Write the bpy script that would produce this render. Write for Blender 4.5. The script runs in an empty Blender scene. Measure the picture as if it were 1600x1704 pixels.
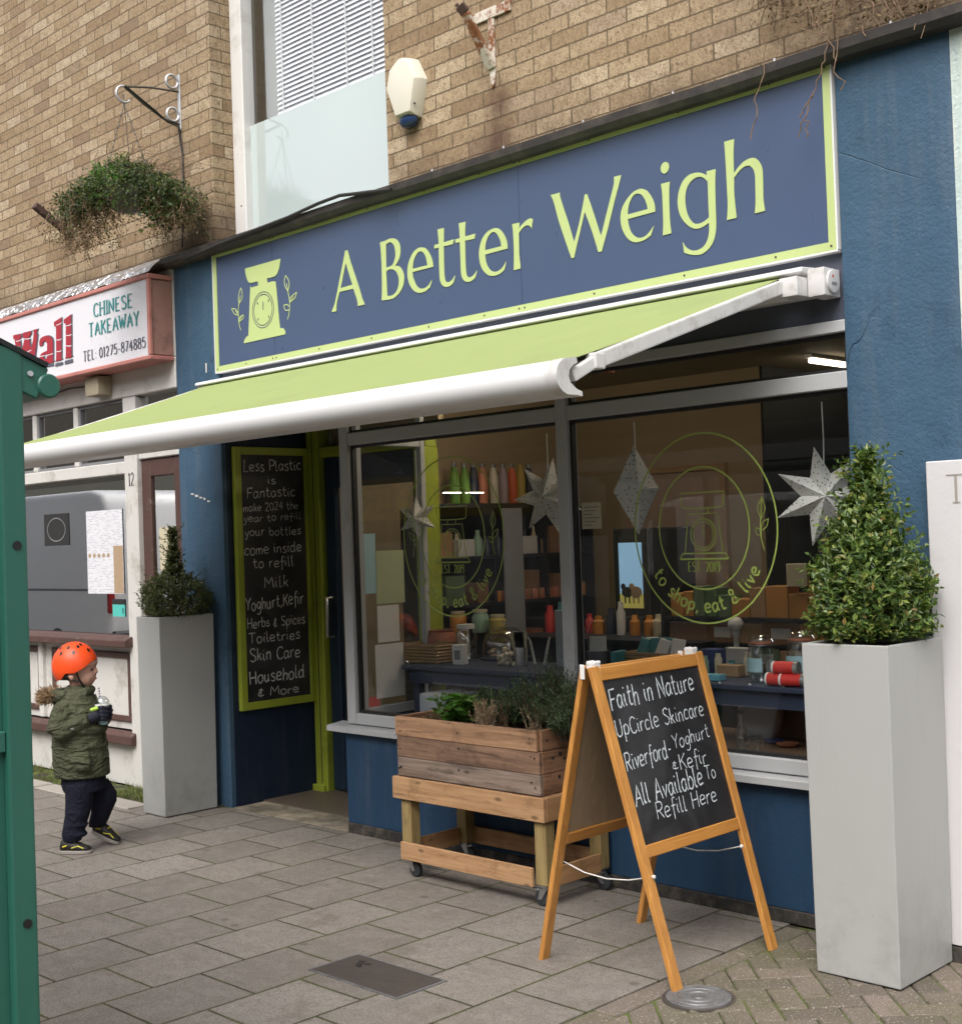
import bpy, bmesh, math, random
import numpy as np
from mathutils import Vector, Matrix, noise as mnoise
random.seed(7)
SC = bpy.context.scene
COL = SC.collection
R_ = math.radians

# ------------------------------------------------------------ camera, world, sun, exposure
FPX, CX, CY = 2195.136, 800.0, 852.0            # focal length and centre in photograph pixels (1600 x 1704)
PAN, PITCH, ROLL = R_(44.72906), R_(1.112435), R_(-1.990134)
_f = np.array([-math.sin(PAN)*math.cos(PITCH), math.cos(PAN)*math.cos(PITCH), math.sin(PITCH)])
_r = np.array([math.cos(PAN), math.sin(PAN), 0.0]); _u = np.cross(_r, _f)
RM = np.stack([math.cos(ROLL)*_r+math.sin(ROLL)*_u, math.cos(ROLL)*_u-math.sin(ROLL)*_r, _f])
CAM = np.array([5.70929, -4.63991, 1.6])
def ray(px, py): return RM.T @ np.array([(px-CX)/FPX, -(py-CY)/FPX, 1.0])
def at(px, py, axis, val):
    """the point of the plane (axis = val) that a photograph pixel shows"""
    d = ray(px, py); return CAM + d*((val-CAM[axis])/d[axis])
def on_plane(px, py, p0, n):
    d = ray(px, py); n = np.array(n, float); return CAM + d*((n@(np.array(p0)-CAM))/(n@d))

cam = bpy.data.cameras.new('camera'); camo = bpy.data.objects.new('camera', cam); COL.objects.link(camo)
m4 = Matrix.Identity(4)
for i in range(3):
    m4[i][0], m4[i][1], m4[i][2], m4[i][3] = RM[0][i], RM[1][i], -RM[2][i], CAM[i]
camo.matrix_world = m4
cam.sensor_fit = 'HORIZONTAL'; cam.sensor_width = 36; cam.lens = FPX/1600*36
cam.clip_start = 0.05; cam.clip_end = 3000
SC.camera = camo

SUN_EL, SUN_AZ = R_(52), R_(158)                # azimuth clockwise from +Y
world = bpy.data.worlds.new('World'); SC.world = world; world.use_nodes = True
wn = world.node_tree; bg = wn.nodes['Background']
sky = wn.nodes.new('ShaderNodeTexSky'); sky.sky_type = 'NISHITA'; sky.sun_disc = False
sky.sun_elevation = SUN_EL; sky.sun_rotation = SUN_AZ; sky.air_density = 1.0; sky.dust_density = 6.0; sky.ozone_density = 0.6
hs = wn.nodes.new('ShaderNodeHueSaturation'); hs.inputs['Saturation'].default_value = 0.32
wn.links.new(sky.outputs[0], hs.inputs['Color']); wn.links.new(hs.outputs[0], bg.inputs['Color'])
bg.inputs['Strength'].default_value = 0.14
sl = bpy.data.lights.new('sun', 'SUN'); sl.energy = 0.9; sl.angle = R_(40); sl.color = (1.0, 0.975, 0.94)
so = bpy.data.objects.new('sun', sl); COL.objects.link(so)
sd = Vector((math.sin(SUN_AZ)*math.cos(SUN_EL), math.cos(SUN_AZ)*math.cos(SUN_EL), math.sin(SUN_EL)))
so.rotation_euler = sd.to_track_quat('Z', 'Y').to_euler()
SC.view_settings.view_transform = 'Standard'; SC.view_settings.look = 'None'
SC.view_settings.exposure = 0.82; SC.view_settings.gamma = 1.0
try:
    SC.cycles.use_denoising = True; SC.cycles.max_bounces = 8; SC.cycles.transparent_max_bounces = 16
    SC.cycles.caustics_reflective = False; SC.cycles.caustics_refractive = False; SC.cycles.sample_clamp_indirect = 6
except Exception: pass

# ------------------------------------------------------------ materials
MATS = {}
class NT:
    def __init__(s, name):
        s.m = bpy.data.materials.new(name); s.m.use_nodes = True; s.t = s.m.node_tree
        s.b = s.t.nodes['Principled BSDF']; s.o = s.t.nodes['Material Output']; MATS[name] = s.m
    def n(s, typ, ins=None, **kw):
        x = s.t.nodes.new('ShaderNode'+typ)
        for k, v in kw.items(): setattr(x, k, v)
        for k, v in (ins or {}).items(): s.put(x, k, v)
        return x
    def put(s, x, k, v):
        i = x.inputs[k]
        if hasattr(v, 'bl_idname') and 'Socket' in v.bl_idname: s.t.links.new(v, i)
        elif hasattr(v, 'outputs'): s.t.links.new(v.outputs[0], i)
        elif isinstance(v, (tuple, list)) and len(v) == 3 and i.type == 'RGBA': i.default_value = (*v, 1)
        else: i.default_value = v
    def co(s): return s.n('TexCoord').outputs['Object']
    def noise(s, scale, detail=5, rough=0.6, vec=None, dist=0.0):
        return s.n('TexNoise', {'Vector': vec or s.co(), 'Scale': scale, 'Detail': detail, 'Roughness': rough, 'Distortion': dist}).outputs['Fac']
    def ramp(s, fac, stops, interp='LINEAR'):
        r = s.n('ValToRGB', {'Fac': fac}); e = r.color_ramp.elements; r.color_ramp.interpolation = interp
        while len(e) < len(stops): e.new(0.5)
        for q, (p, c) in zip(e, stops):
            q.position = p; q.color = (*c, 1) if isinstance(c, (tuple, list)) else (c, c, c, 1)
        return r.outputs['Color']
    def mix(s, fac, a, b, mode='MIX'):
        x = s.n('Mix', data_type='RGBA', blend_type=mode)
        s.put(x, 0, fac); s.put(x, 6, a); s.put(x, 7, b); return x.outputs[2]
    def math(s, op, a, b=0.0, c=None):
        x = s.n('Math', operation=op); s.put(x, 0, a); s.put(x, 1, b)
        if c is not None: s.put(x, 2, c)
        return x.outputs[0]
    def bump(s, h, strength=0.3, dist=0.01, normal=None):
        x = s.n('Bump', {'Height': h, 'Strength': strength, 'Distance': dist})
        if normal is not None: s.put(x, 'Normal', normal)
        return x.outputs[0]
    def set(s, **kw):
        for k, v in kw.items(): s.put(s.b, {'c': 'Base Color', 'r': 'Roughness', 'n': 'Normal', 'm': 'Metallic', 'sp': 'Specular IOR Level'}.get(k, k), v)
        return s.m

def sc(c, k): return tuple(min(1.0, x*k) for x in c)
def pm(name, c, rough=0.5, var=0.12, scale=6.0, bump=0.15, bscale=60.0, metal=0.0, dirt=None, dscale=3.0, damt=0.62, spec=0.5):
    """painted / plain surface: two scales of tone, fine bump, optional dirt patches"""
    g = NT(name); v = g.noise(scale); f = g.noise(scale*9, 4)
    col = g.mix(v, sc(c, 1-var), sc(c, 1+var))
    col = g.mix(g.math('MULTIPLY', f, 0.35), col, sc(c, 1-var*1.6))
    if dirt:
        d = g.ramp(g.noise(dscale, 8, 0.68), [(damt-0.1, 0.0), (damt+0.13, 1.0)])
        col = g.mix(g.math('MULTIPLY', d, 0.8), col, dirt)
    rr = g.n('MapRange', {'Value': f, 'To Min': max(0.02, rough-0.08), 'To Max': min(1, rough+0.1)}).outputs[0]
    g.set(c=col, r=rr, m=metal, sp=spec)
    if bump: g.set(n=g.bump(g.noise(bscale, 4), bump, 0.004))
    return g.m
def wood(name, c1, c2, axis=0, grain=1.0, rough=0.55, knots=True, perisland=0.0, grey=None):
    g = NT(name); mp = g.n('Mapping', {'Vector': g.co()})
    s3 = [34*grain]*3; s3[axis] = 2.2*grain; mp.inputs['Scale'].default_value = s3
    a = g.noise(1.0, 7, 0.65, mp.outputs[0], 0.7)
    mp2 = g.n('Mapping', {'Vector': g.co()}); s4 = [120*grain]*3; s4[axis] = 4*grain; mp2.inputs['Scale'].default_value = s4
    b = g.noise(1.0, 4, 0.6, mp2.outputs[0])
    col = g.ramp(a, [(0.34, c2), (0.5, sc(c1, 0.85)), (0.58, c1), (0.72, sc(c1, 1.2))])
    col = g.mix(g.ramp(b, [(0.35, 0.0), (0.7, 0.55)]), col, c2)
    col = g.mix(g.ramp(g.noise(1.6, 5, 0.7), [(0.4, 0.0), (0.7, 0.4)]), col, sc(c2, 0.8))
    if perisland:
        rnd = g.n('NewGeometry').outputs['Random Per Island']
        if grey: col = g.mix(g.ramp(rnd, [(0.3, 0.0), (0.75, 0.75)]), col, grey)
        col = g.mix(1.0, col, g.ramp(rnd, [(0.0, 1-perisland), (1.0, 1.0)]), 'MULTIPLY')
    if knots:
        mp3 = g.n('Mapping', {'Vector': g.co()}); s5 = [11.0]*3; s5[axis] = 4.5; mp3.inputs['Scale'].default_value = s5
        k = g.n('TexVoronoi', {'Vector': mp3.outputs[0], 'Scale': 1.0}).outputs['Distance']
        col = g.mix(g.ramp(k, [(0.05, 0.85), (0.13, 0.0)]), col, sc(c2, 0.35))
        mp4 = g.n('Mapping', {'Vector': g.co()}); s6 = [30.0]*3; s6[axis] = 4.0; mp4.inputs['Scale'].default_value = s6
        col = g.mix(g.ramp(g.noise(1.0, 8, 0.72, mp4.outputs[0], 0.4), [(0.54, 0.0), (0.66, 0.75)]), col, sc(c2, 0.4))
        st = g.ramp(g.noise(7, 7, 0.7), [(0.55, 0.0), (0.70, 0.6)]); col = g.mix(st, col, sc(c2, 0.5))
    g.set(c=col, r=rough, n=g.bump(g.math('ADD', a, b), 0.25, 0.003)); return g.m

# brickwork: bond in (x+y, z) so that the window reveals carry it round the corner
g = NT('brickwork'); tc = g.n('SeparateXYZ', {0: g.co()})
uu = g.math('ADD', tc.outputs[0], tc.outputs[1]); wob = g.math('ADD', g.math('MULTIPLY', g.noise(3.0, 2), 0.006), g.math('MULTIPLY', g.noise(34, 3), 0.010))
bv = g.n('CombineXYZ', {0: g.math('ADD', uu, wob), 1: g.math('ADD', tc.outputs[2], g.math('ADD', g.math('MULTIPLY', g.noise(5.0, 2), 0.008), g.math('MULTIPLY', g.noise(42, 3), 0.010)))})
def brick(bw, rh, off=0.5, ms=0.006, vec=None, sm=0.25, G=None):
    x = (G or g).n('TexBrick', {'Vector': vec, 'Color1': (0, 0, 0), 'Color2': (1, 1, 1), 'Mortar': (0.5, 0.5, 0.5), 'Scale': 1.0,
        'Mortar Size': ms, 'Mortar Smooth': sm, 'Brick Width': bw, 'Row Height': rh}, offset=off); return x
br = brick(0.225, 0.0745, vec=bv.outputs[0], ms=0.0042, sm=0.2)
tone = g.ramp(br.outputs['Color'], [(0.0, (0.265, 0.185, 0.112)), (0.14, (0.33, 0.243, 0.147)), (0.42, (0.385, 0.293, 0.186)), (0.7, (0.45, 0.352, 0.232)), (0.88, (0.515, 0.42, 0.295)), (0.97, (0.26, 0.185, 0.13))])
big = g.noise(0.9, 4)
tone = g.mix(g.ramp(big, [(0.42, 0.0), (0.66, 0.45)]), tone, (0.27, 0.19, 0.12))
mpx = g.n('Mapping', {'Vector': g.co()}); mpx.inputs['Scale'].default_value = (62, 62, 34)
pit = g.noise(1.0, 5, 0.75, mpx.outputs[0])
tone = g.mix(g.ramp(pit, [(0.36, 0.9), (0.47, 0.0)]), tone, (0.10, 0.066, 0.04))
tone = g.mix(g.ramp(g.noise(105, 4, 0.7), [(0.38, 0.8), (0.50, 0.0)]), tone, (0.17, 0.11, 0.065))
tone = g.mix(g.ramp(g.noise(17, 5, 0.7), [(0.40, 0.45), (0.56, 0.0)]), tone, (0.20, 0.135, 0.08))
tone = g.mix(g.ramp(pit, [(0.56, 0.0), (0.72, 0.4)]), tone, (0.52, 0.42, 0.28))
tone = g.mix(g.ramp(g.noise(2.6, 6, 0.7), [(0.70, 0.0), (0.76, 0.5)]), tone, (0.58, 0.53, 0.45))       # lime bloom
col = g.mix(br.outputs['Fac'], tone, g.mix(g.noise(12), (0.075, 0.053, 0.034), (0.20, 0.15, 0.095)))
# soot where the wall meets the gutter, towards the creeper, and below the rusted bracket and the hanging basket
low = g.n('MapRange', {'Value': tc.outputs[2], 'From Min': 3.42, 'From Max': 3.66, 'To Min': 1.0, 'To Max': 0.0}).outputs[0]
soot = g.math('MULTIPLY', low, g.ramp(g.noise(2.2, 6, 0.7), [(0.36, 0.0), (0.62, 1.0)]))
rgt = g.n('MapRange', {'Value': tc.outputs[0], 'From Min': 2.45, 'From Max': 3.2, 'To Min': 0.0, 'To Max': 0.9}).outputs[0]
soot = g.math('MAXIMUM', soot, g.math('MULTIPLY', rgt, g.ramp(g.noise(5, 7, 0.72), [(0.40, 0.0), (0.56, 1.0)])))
def blotch(x0, wx, ztop, zbot):
    dx = g.math('ABSOLUTE', g.math('SUBTRACT', tc.outputs[0], x0)); a = g.n('MapRange', {'Value': dx, 'From Min': wx*0.25, 'From Max': wx, 'To Min': 1.0, 'To Max': 0.0}).outputs[0]
    b = g.n('MapRange', {'Value': tc.outputs[2], 'From Min': ztop-0.12, 'From Max': ztop, 'To Min': 1.0, 'To Max': 0.0}).outputs[0]
    return g.math('MULTIPLY', g.math('MULTIPLY', a, b), g.ramp(g.noise(6, 6), [(0.3, 0.4), (0.6, 1.0)]))
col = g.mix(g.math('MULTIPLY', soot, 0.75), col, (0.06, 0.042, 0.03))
col = g.mix(g.math('MULTIPLY', blotch(1.33, 0.13, 3.86, 3.4), 0.8), col, (0.09, 0.05, 0.035))
col = g.mix(g.math('MULTIPLY', blotch(-1.22, 0.3, 3.78, 3.4), 0.7), col, (0.075, 0.055, 0.04))
hgt = g.math('SUBTRACT', g.math('MULTIPLY', pit, 0.5), g.math('MULTIPLY', br.outputs['Fac'], 1.0))
g.set(c=col, r=0.9, sp=0.2, n=g.bump(hgt, 0.8, 0.006))

# paving slabs: joints run square to the shop front
g = NT('paving_slabs'); tc = g.n('SeparateXYZ', {0: g.co()})
wob = g.math('ADD', g.math('MULTIPLY', g.noise(2.0, 3), 0.014), g.math('MULTIPLY', g.noise(45, 3), 0.007))
pv = g.n('CombineXYZ', {0: g.math('ADD', tc.outputs[1], g.math('ADD', wob, 1.87)), 1: g.math('ADD', tc.outputs[0], g.math('SUBTRACT', -0.363, g.math('ADD', g.math('MULTIPLY', g.noise(1.6, 2), -0.014), g.math('MULTIPLY', g.noise(40, 3), 0.007))))})
br = brick(0.404, 0.3495, vec=pv.outputs[0], ms=0.0050, sm=0.2)
t1 = g.ramp(br.outputs['Color'], [(0.0, (0.165, 0.150, 0.137)), (0.5, (0.215, 0.196, 0.178)), (1.0, (0.275, 0.252, 0.230))])
t1 = g.mix(g.ramp(g.noise(1.1, 5, 0.65), [(0.35, 0.0), (0.7, 0.55)]), t1, (0.155, 0.130, 0.107))
t1 = g.mix(g.ramp(g.noise(9, 7, 0.72), [(0.45, 0.0), (0.75, 0.6)]), t1, (0.30, 0.272, 0.242))
t1 = g.mix(g.ramp(g.noise(30, 6, 0.75), [(0.40, 0.55), (0.5, 0.0)]), t1, (0.14, 0.118, 0.097))
t1 = g.mix(g.ramp(g.noise(3.1, 7, 0.75), [(0.54, 0.0), (0.64, 0.6)]), t1, (0.128, 0.108, 0.09))
t1 = g.mix(g.ramp(g.noise(130, 3, 0.7), [(0.38, 0.8), (0.50, 0.0)]), t1, (0.095, 0.08, 0.066))
t1 = g.mix(g.ramp(g.noise(210, 2, 0.5), [(0.60, 0.0), (0.70, 0.75)]), t1, (0.40, 0.365, 0.32))
gum = g.n('TexVoronoi', {'Vector': g.co(), 'Scale': 3.3, 'Randomness': 1.0}).outputs['Distance']
t1 = g.mix(g.ramp(gum, [(0.055, 0.75), (0.075, 0.0)]), t1, (0.10, 0.088, 0.075))
edge = brick(0.404, 0.3495, vec=pv.outputs[0], ms=0.022, sm=1.0)
t1 = g.mix(g.math('MULTIPLY', edge.outputs['Fac'], g.ramp(g.noise(7, 6), [(0.35, 0.0), (0.7, 0.65)])), t1, (0.115, 0.098, 0.075))
mort = g.mix(g.ramp(g.noise(4, 5), [(0.40, 0.0), (0.55, 1.0)]), (0.030, 0.024, 0.018), (0.058, 0.066, 0.018))
col = g.mix(br.outputs['Fac'], t1, mort)
hgt = g.math('SUBTRACT', g.math('MULTIPLY', g.noise(150, 4), 0.18), g.math('MULTIPLY', br.outputs['Fac'], 1.0))
tilt = g.math('MULTIPLY', g.noise(1.4, 2), 1.5)
g.set(c=col, r=0.78, sp=0.3, n=g.bump(g.math('ADD', hgt, tilt), 0.6, 0.008))

g = NT('paving_block'); rnd = g.n('NewGeometry').outputs['Random Per Island']
t1 = g.ramp(rnd, [(0.0, (0.105, 0.088, 0.071)), (0.4, (0.148, 0.125, 0.103)), (0.75, (0.19, 0.152, 0.131)), (1.0, (0.14, 0.124, 0.095))])
t1 = g.mix(g.ramp(g.noise(2.2, 5, 0.7), [(0.42, 0.0), (0.64, 0.65)]), t1, (0.088, 0.090, 0.036))
t1 = g.mix(g.ramp(g.noise(120, 3, 0.6), [(0.60, 0.0), (0.68, 0.9)]), t1, (0.46, 0.41, 0.36))
t1 = g.mix(g.ramp(g.noise(90, 4, 0.7), [(0.36, 0.7), (0.46, 0.0)]), t1, (0.085, 0.07, 0.055))
g.set(c=t1, r=0.85, sp=0.25, n=g.bump(g.noise(140, 4), 0.6, 0.004))
g = NT('moss_joint'); g.set(c=g.mix(g.ramp(g.noise(6, 5), [(0.4, 0.0), (0.6, 1.0)]), (0.035, 0.028, 0.02), (0.09, 0.12, 0.02)), r=1.0, n=g.bump(g.noise(200, 3), 1.0, 0.004))
g = NT('asphalt'); g.set(c=g.mix(g.noise(90, 4), (0.035, 0.035, 0.036), (0.085, 0.083, 0.08)), r=0.9, n=g.bump(g.noise(200, 3), 0.5, 0.004))

# weathered blue render on the pilasters
def render_paint(name, c, crack=True, lump=0.9):
    g = NT(name); a = g.noise(1.4, 6, 0.6); mp = g.n('Mapping', {'Vector': g.co()}); mp.inputs['Scale'].default_value = (9, 9, 0.8)
    streak = g.noise(1.0, 6, 0.7, mp.outputs[0])
    col = g.mix(a, sc(c, 0.8), sc(c, 1.18)); col = g.mix(g.ramp(streak, [(0.50, 0.0), (0.78, 0.45)]), col, (c[0]*2.2+0.05, c[1]*1.5+0.03, c[2]*1.15+0.02))
    col = g.mix(g.ramp(g.noise(3.2, 7, 0.75), [(0.55, 0.0), (0.68, 0.6)]), col, sc(c, 0.5))
    col = g.mix(g.ramp(g.noise(38, 4), [(0.72, 0.0), (0.78, 0.5)]), col, (0.3, 0.36, 0.4))
    lumps = g.noise(11, 7, 0.72); h = g.math('ADD', g.math('MULTIPLY', lumps, 1.0), g.math('MULTIPLY', g.noise(70, 4), 0.5))
    if crack:
        cv = g.n('TexVoronoi', {'Vector': g.n('Mapping', {'Vector': g.mix(0.12, g.co(), g.n('TexNoise', {'Vector': g.co(), 'Scale': 2.5, 'Detail': 5}).outputs['Color'])}).outputs[0], 'Scale': 1.5}, feature='DISTANCE_TO_EDGE').outputs['Distance']
        ck = g.ramp(cv, [(0.0, 1.0), (0.0028, 0.0)]); ck = g.math('MULTIPLY', ck, g.ramp(g.noise(1.7, 2), [(0.54, 0.0), (0.60, 1.0)]))
        col = g.mix(g.math('MULTIPLY', ck, 0.35), col, sc(c, 0.4)); h = g.math('SUBTRACT', h, g.math('MULTIPLY', ck, 1.5))
    g.set(c=col, r=0.62, sp=0.35, n=g.bump(h, lump, 0.012)); return g.m
render_paint('blue_render', (0.042, 0.092, 0.152), lump=0.5)
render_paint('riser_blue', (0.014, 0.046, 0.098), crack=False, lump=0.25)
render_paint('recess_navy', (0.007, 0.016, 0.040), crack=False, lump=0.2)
render_paint('mint_render', (0.50, 0.60, 0.58), lump=0.6)
pm('tar_plinth', (0.022, 0.02, 0.02), 0.8, 0.4, 8, 0.8, 40, dirt=(0.10, 0.085, 0.065), dscale=12, damt=0.55)
pm('frame_grey', (0.42, 0.43, 0.44), 0.4, 0.05, 3, 0.05, dirt=(0.28, 0.27, 0.26), dscale=5, damt=0.68)
pm('gasket', (0.012, 0.012, 0.013), 0.5, 0.2)
pm('white_frame', (0.66, 0.65, 0.63), 0.45, 0.06, 4, 0.1, dirt=(0.36, 0.33, 0.29), dscale=4, damt=0.66)
pm('fascia_navy', (0.085, 0.095, 0.13), 0.35, 0.15, 5, 0.1, dirt=(0.05, 0.05, 0.06), dscale=3)
pm('gutter_black', (0.032, 0.026, 0.024), 0.55, 0.35, 6, 0.4, 30, dirt=(0.09, 0.075, 0.06), dscale=6, damt=0.6)
pm('lime_frame', (0.30, 0.36, 0.035), 0.45, 0.1, 4, 0.15, dirt=(0.17, 0.19, 0.03), dscale=5, damt=0.66)
pm('door_navy', (0.012, 0.026, 0.05), 0.4, 0.2)
pm('sign_blue', (0.062, 0.090, 0.168), 0.3, 0.04, 1.2, 0)
pm('sign_lime', (0.47, 0.56, 0.235), 0.4, 0.03, 5, 0.03)
pm('sign_seam', (0.03, 0.045, 0.11), 0.5, 0.1)
pm('awning_fabric', (0.285, 0.345, 0.135), 0.85, 0.06, 1.5, 0.3, 400, spec=0.2, dirt=(0.25, 0.30, 0.125), dscale=2, damt=0.6)
pm('awning_white', (0.66, 0.66, 0.665), 0.35, 0.04, 3, 0.04, dirt=(0.45, 0.43, 0.40), dscale=3.5, damt=0.68)
pm('awning_grubby_shaded', (0.62, 0.61, 0.60), 0.45, 0.1, 8, 0.1, dirt=(0.33, 0.29, 0.25), dscale=9, damt=0.6)
pm('aluminium', (0.62, 0.63, 0.65), 0.35, 0.05, 4, 0.05, metal=0.6)
pm('planter_grey', (0.40, 0.41, 0.39), 0.42, 0.05, 2, 0.05, 30, dirt=(0.30, 0.31, 0.28), dscale=3.0, damt=0.62)
g = NT('planter_grey_worn'); tcz = g.n('SeparateXYZ', {0: g.co()}).outputs[2]
d1 = g.n('MapRange', {'Value': tcz, 'From Min': 0.02, 'From Max': 0.45, 'To Min': 0.9, 'To Max': 0.0}).outputs[0]
d1 = g.math('MULTIPLY', d1, g.ramp(g.noise(7, 8, 0.72), [(0.44, 0.0), (0.66, 1.0)]))
mpv = g.n('Mapping', {'Vector': g.co()}); mpv.inputs['Scale'].default_value = (26, 26, 1.6)
d2 = g.ramp(g.noise(1.0, 6, 0.7, mpv.outputs[0]), [(0.56, 0.0), (0.78, 0.35)])
c0 = g.mix(g.noise(1.8, 4), (0.350, 0.356, 0.345), (0.392, 0.397, 0.384)); c0 = g.mix(d2, c0, (0.285, 0.29, 0.275)); c0 = g.mix(g.math('MULTIPLY', d1, 0.4), c0, (0.145, 0.145, 0.125))
c0 = g.mix(g.ramp(g.noise(26, 5), [(0.70, 0.0), (0.76, 0.6)]), c0, (0.22, 0.22, 0.2))
g.set(c=c0, r=0.42, n=g.bump(g.noise(9, 4), 0.06, 0.01))
pm('soil', (0.035, 0.024, 0.017), 1.0, 0.4, 20, 1.0, 60)
wood('pallet_wood', (0.47, 0.275, 0.155), (0.21, 0.112, 0.062), 0, 0.8, 0.75, True)
wood('pallet_wood_grey', (0.33, 0.255, 0.205), (0.15, 0.105, 0.08), 0, 0.8, 0.8, True)
wood('pallet_wood_brown', (0.33, 0.195, 0.125), (0.13, 0.075, 0.048), 0, 0.9, 0.8, True)
wood('pallet_wood_end', (0.36, 0.195, 0.11), (0.16, 0.08, 0.042), 1, 0.8, 0.75, True)
wood('new_pine', (0.56, 0.345, 0.18), (0.37, 0.195, 0.09), 0, 0.8, 0.65, True, 0.12)
wood('new_pine_end', (0.50, 0.29, 0.135), (0.34, 0.18, 0.08), 1, 0.8, 0.65, True, 0.12)
wood('treated_leg', (0.36, 0.27, 0.115), (0.25, 0.17, 0.065), 2, 0.8, 0.7, True)
wood('beech', (0.60, 0.285, 0.07), (0.45, 0.19, 0.045), 2, 0.9, 0.38, False)
wood('beech_rail', (0.58, 0.27, 0.065), (0.43, 0.18, 0.04), 1, 0.9, 0.38, False)
wood('hardboard', (0.34, 0.245, 0.155), (0.28, 0.195, 0.12), 2, 1.4, 0.75, False)
g = NT('chalkboard'); sm_ = g.noise(3.0, 6, 0.62, None, 1.2)
c0 = g.mix(g.ramp(sm_, [(0.42, 0.0), (0.78, 0.45)]), (0.012, 0.012, 0.014), (0.105, 0.105, 0.115))
g.set(c=c0, r=0.55, n=g.bump(g.noise(120, 3), 0.15, 0.002))
g = NT('chalk'); g.set(c=g.mix(g.ramp(g.noise(160, 4, 0.75), [(0.36, 0.0), (0.6, 1.0)]), (0.26, 0.29, 0.32), (0.66, 0.72, 0.75)), r=0.95)
g = NT('chalk_faded'); g.set(c=g.mix(g.ramp(g.noise(120, 4, 0.75), [(0.34, 0.0), (0.6, 1.0)]), (0.24, 0.25, 0.26), (0.80, 0.80, 0.80)), r=0.95)
def glass(name, tint=(0.93, 0.95, 0.95), k=1.0, rough=0.0):
    g = NT(name); ge = g.n('NewGeometry'); dt = g.n('VectorMath', {0: ge.outputs['Normal'], 1: ge.outputs['Incoming']}, operation='DOT_PRODUCT')
    ca = g.math('SUBTRACT', 1.0, g.math('ABSOLUTE', dt.outputs['Value'])); fr = g.math('ADD', g.math('MULTIPLY', g.math('POWER', ca, 5.0), 0.92), 0.075*k)
    t = g.n('BsdfTransparent', {'Color': tint}); gl = g.n('BsdfGlossy', {'Roughness': rough, 'Color': (1, 1, 1)})
    mx = g.n('MixShader', {0: g.math('MINIMUM', fr, 1.0), 1: t, 2: gl}); g.t.links.new(mx.outputs[0], g.o.inputs['Surface']); return g.m
glass('shop_glass', k=0.62); glass('jar_glass', (0.86, 0.89, 0.89), 2.6); glass('window_glass_dark', (0.75, 0.77, 0.77), 6.5); glass('upper_glass', (0.98, 0.99, 1.0), 1.6)
g = NT('mint_glass_panel'); g.set(c=g.mix(g.noise(1.0, 3), (0.47, 0.55, 0.545), (0.53, 0.60, 0.59)), r=0.06, sp=0.8); g.b.inputs['Coat Weight'].default_value = 1.0; g.b.inputs['Coat IOR'].default_value = 1.9; g.b.inputs['Coat Roughness'].default_value = 0.01
pm('blind_slat', (0.86, 0.87, 0.90), 0.5, 0.06); pm('cord_white', (0.7, 0.7, 0.68), 0.7)
pm('alarm_cream', (0.66, 0.625, 0.53), 0.45, 0.05, 5, 0.05); pm('alarm_blue', (0.02, 0.045, 0.12), 0.2, 0.1, bump=0)
g = NT('rusty_white'); rs = g.noise(9, 8, 0.75)
c0 = g.mix(g.ramp(rs, [(0.47, 0.0), (0.55, 1.0)]), (0.60, 0.55, 0.47), g.mix(g.noise(40), (0.30, 0.11, 0.035), (0.12, 0.045, 0.02)))
g.set(c=c0, r=0.8, n=g.bump(rs, 0.5, 0.004))
pm('rust_brown', (0.075, 0.042, 0.035), 0.8, 0.3, 14, 0.5, 40); pm('silver_paint', (0.52, 0.53, 0.55), 0.45, 0.1, 10, 0.2, metal=0.3, dirt=(0.25, 0.17, 0.11), dscale=16, damt=0.66)
pm('black_cable', (0.02, 0.019, 0.018), 0.6, 0.2); pm('dark_chain', (0.10, 0.09, 0.08), 0.6, 0.3)
def leafmat(name, stops, rough=0.4, trans=0.25, sp=0.5):
    g = NT(name); rnd = g.n('NewGeometry').outputs['Random Per Island']; c = g.ramp(rnd, stops)
    g.set(c=c, r=rough, sp=sp)
    tl = g.n('BsdfTranslucent', {'Color': g.mix(1.0, c, (1.4, 1.5, 0.7), 'MULTIPLY')}); mx = g.n('MixShader', {0: trans, 1: g.b.outputs[0], 2: tl.outputs[0]})
    g.t.links.new(mx.outputs[0], g.o.inputs['Surface']); return g.m
leafmat('box_leaf', [(0.0, (0.035, 0.068, 0.018)), (0.3, (0.066, 0.122, 0.027)), (0.6, (0.11, 0.178, 0.037)), (0.86, (0.19, 0.25, 0.056)), (0.97, (0.24, 0.24, 0.07)), (1.0, (0.20, 0.13, 0.035))])
leafmat('dark_box_leaf', [(0.0, (0.035, 0.055, 0.02)), (0.4, (0.07, 0.095, 0.032)), (0.75, (0.125, 0.15, 0.052)), (0.93, (0.19, 0.20, 0.075)), (1.0, (0.14, 0.10, 0.045))])
leafmat('basket_leaf', [(0.0, (0.02, 0.034, 0.012)), (0.35, (0.04, 0.066, 0.02)), (0.7, (0.07, 0.105, 0.028)), (0.9, (0.11, 0.155, 0.035)), (1.0, (0.12, 0.13, 0.05))])
leafmat('bright_leaf', [(0.0, (0.045, 0.12, 0.02)), (0.5, (0.085, 0.20, 0.035)), (1.0, (0.14, 0.28, 0.06))], 0.35, 0.35)
leafmat('dry_leaf', [(0.0, (0.085, 0.05, 0.025)), (0.5, (0.15, 0.095, 0.05)), (1.0, (0.26, 0.19, 0.10))], 0.8, 0.15)
leafmat('straw_leaf', [(0.0, (0.22, 0.15, 0.09)), (0.5, (0.42, 0.33, 0.21)), (1.0, (0.58, 0.50, 0.36))], 0.8, 0.2)
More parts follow.
